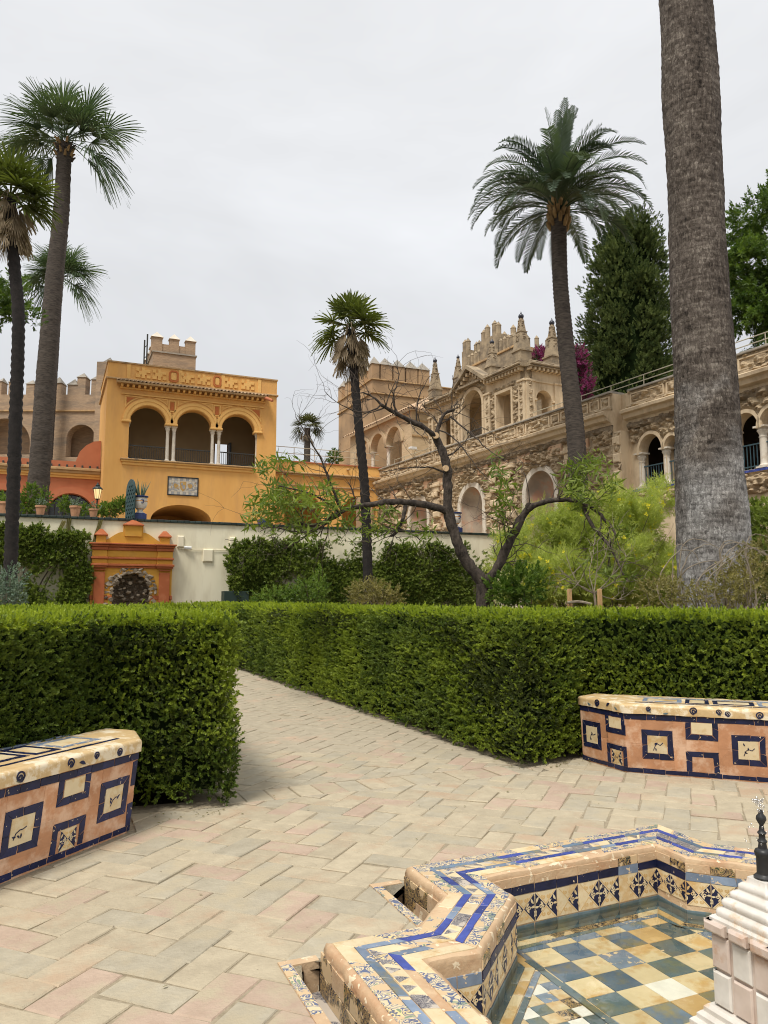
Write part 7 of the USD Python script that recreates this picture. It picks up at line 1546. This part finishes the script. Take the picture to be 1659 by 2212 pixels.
def vase(x, y, label, agave=True, dark=False):
    p = WF.pix(*Z1(x, y)); c = np.array([p[0], 27.17, 4.315]); t = thing('ceramic_vase', label, 'vase', c, 'glazed vases along the wall coping'); m = MB(); m.box(c[0] - .20, c[0] + .20, c[1] - .2, c[1] + .2, 4.315, 4.50, None, .02); m.build('base_block', 'vase_blue', t)
    if dark: return t
    m = MB(); m.lathe([(.15, .19), (.16, .22), (.10, .26), (.09, .31), (.13, .35), (.20, .42), (.235, .54), (.225, .68), (.21, .74)], c, 20); m.build('body', 'vase_white', t, smooth=50)
    m = MB(); m.lathe([(.165, .195), (.17, .20), (.165, .215), (.16, .216)], c, 20); m.lathe([(.215, .742), (.25, .75), (.265, .79), (.25, .80), (.21, .78)], c, 20); m.build('rim', 'vase_blue', t, smooth=50)
    m = MB(); m.lathe([(.235, .60), (.238, .61), (.236, .625)], c, 20); m.lathe([(.12, .335), (.14, .345), (.14, .36)], c, 20); m.build('painted_band', 'vase_orange', t)
    q = c + [.03, -.235, .60]; m = MB(); m.tube([q + RT * .06 * math.cos(a) + UPZ * .06 * math.sin(a) for a in np.linspace(0, 2 * PI, 14)], .016, 5); m.build('ring_motif', 'vase_blue', t)
    if agave:
        m = MB(); r = np.random.default_rng(5)
        for k in range(15):
            a = k * 2.4; b0 = c + [.08 * math.cos(a), .08 * math.sin(a), .76]; L = r.uniform(.35, .62); lean_ = r.uniform(.1, .5); e = b0 + [math.cos(a) * lean_ * L, math.sin(a) * lean_ * L, L]; mid = (b0 + e) / 2 + [0, 0, .04]; m.tube([b0, mid, e], [.022, .018, .003], 5)
        m.build('agave', 'agave', t)
    return t
vase(797, 1217, 'white footed ceramic vase with dark blue rim and agave on the wall'); vase(1507, 1238, 'dark blue glazed vase foot left standing on the wall near the peach leaves', dark=True)
p3 = ZP(1362, 285); vp = WF.pix(*p3); vase((p3[0]) / .3803, (p3[1] - 658.3) / .3803, 'white ceramic vase with orange bands before the gallery niche', agave=False)
p = WF.pix(*Z1(741, 1212)); m = MB(); pl_ = arch_poly(0, .36, 0, .95, 1.15, 14); fr = Frame((p[0], 27.2, 4.315), (.30, -.95)); m.prism(pl_, -.02, .02, fr)
for i in range(9):
    for j in range(4):
        xx, yy = -.27 + .18 * j + (.09 if i % 2 else 0), .1 + .13 * i
        if pl_.contains(Point(xx, yy).buffer(.07)): 
            for d0, d1 in ((.0201, .04), (-.04, -.0201)): m.prism(Polygon([(xx - .06, yy), (xx, yy - .06), (xx + .06, yy), (xx, yy + .06)]), d0, d1, fr)
tag(m.build('ornamental_panel', 'panel_green'), 'narrow dark green round topped panel standing beside the white agave vase', 'panel')
lp = onD(*Z1(548, 1200), 31); lp[2] = 4.18; sl = thing('street_lamp', 'black iron lantern glowing warm on a short post left of the orange building', 'lantern', lp); zt = onD(*Z1(548, 1102), 31)[2]; m = MB(); m.lathe([(.06, 0), (.05, .1), (.035, .2), (.03, zt - 4.18 - .05), (.06, zt - 4.18 - .03), (.07, zt - 4.18)], lp, 10); m.build('post', 'lamp_iron', sl)
c = np.array([lp[0], lp[1], zt]); m = MB(); m.lathe([(.09, 0), (.15, .38), (.0, .38)], c, 6); m.build('lamp_glass', 'lamp_glow', sl)
m = MB()
for k in range(6): a = k * PI / 3; m.tube([c + [.092 * math.cos(a), .092 * math.sin(a), 0], c + [.155 * math.cos(a), .155 * math.sin(a), .385]], .010, 4)
m.lathe([(.20, .385), (.21, .40), (.16, .46), (.08, .52), (.09, .55), (.04, .60), (.02, .66), (.0, .68)], c, 12); m.lathe([(.10, -.02), (.10, .0), (.05, .01)], c, 8); m.build('lamp_cap', 'lamp_iron', sl)
for lab, lobes, n, sd in (('bright green citrus bush on the terrace at the foot of the great palm', [(165, 1080, 45, 70, 0), (260, 1110, 25, 60, 0), (140, 1150, 60, 50, 0)], 420, 81), ('low green bush on the terrace under the glazed pink arch', [(370, 1140, 25, 45, 0), (470, 1170, 50, 25, 0)], 240, 82), ('leafy yellow green bush on the terrace left of the white vase', [(690, 1140, 40, 40, 0), (620, 1165, 45, 35, 0), (575, 1185, 30, 20, 0)], 420, 83), ('green bush on the terrace at the left edge beside the leftmost pot', [(20, 1105, 40, 40, 0), (-60, 1110, 60, 60, 0)], 260, 84)):
    cloud('terrace_bush', lab, 'shrub', lobes, 30.5, .4, n, [(*s, 'citrus_leaf') for s in BSPR], 1.0, 10, group='bushes on the terrace', seed=sd, fn=Z1, shell=.8, z0=4.18)
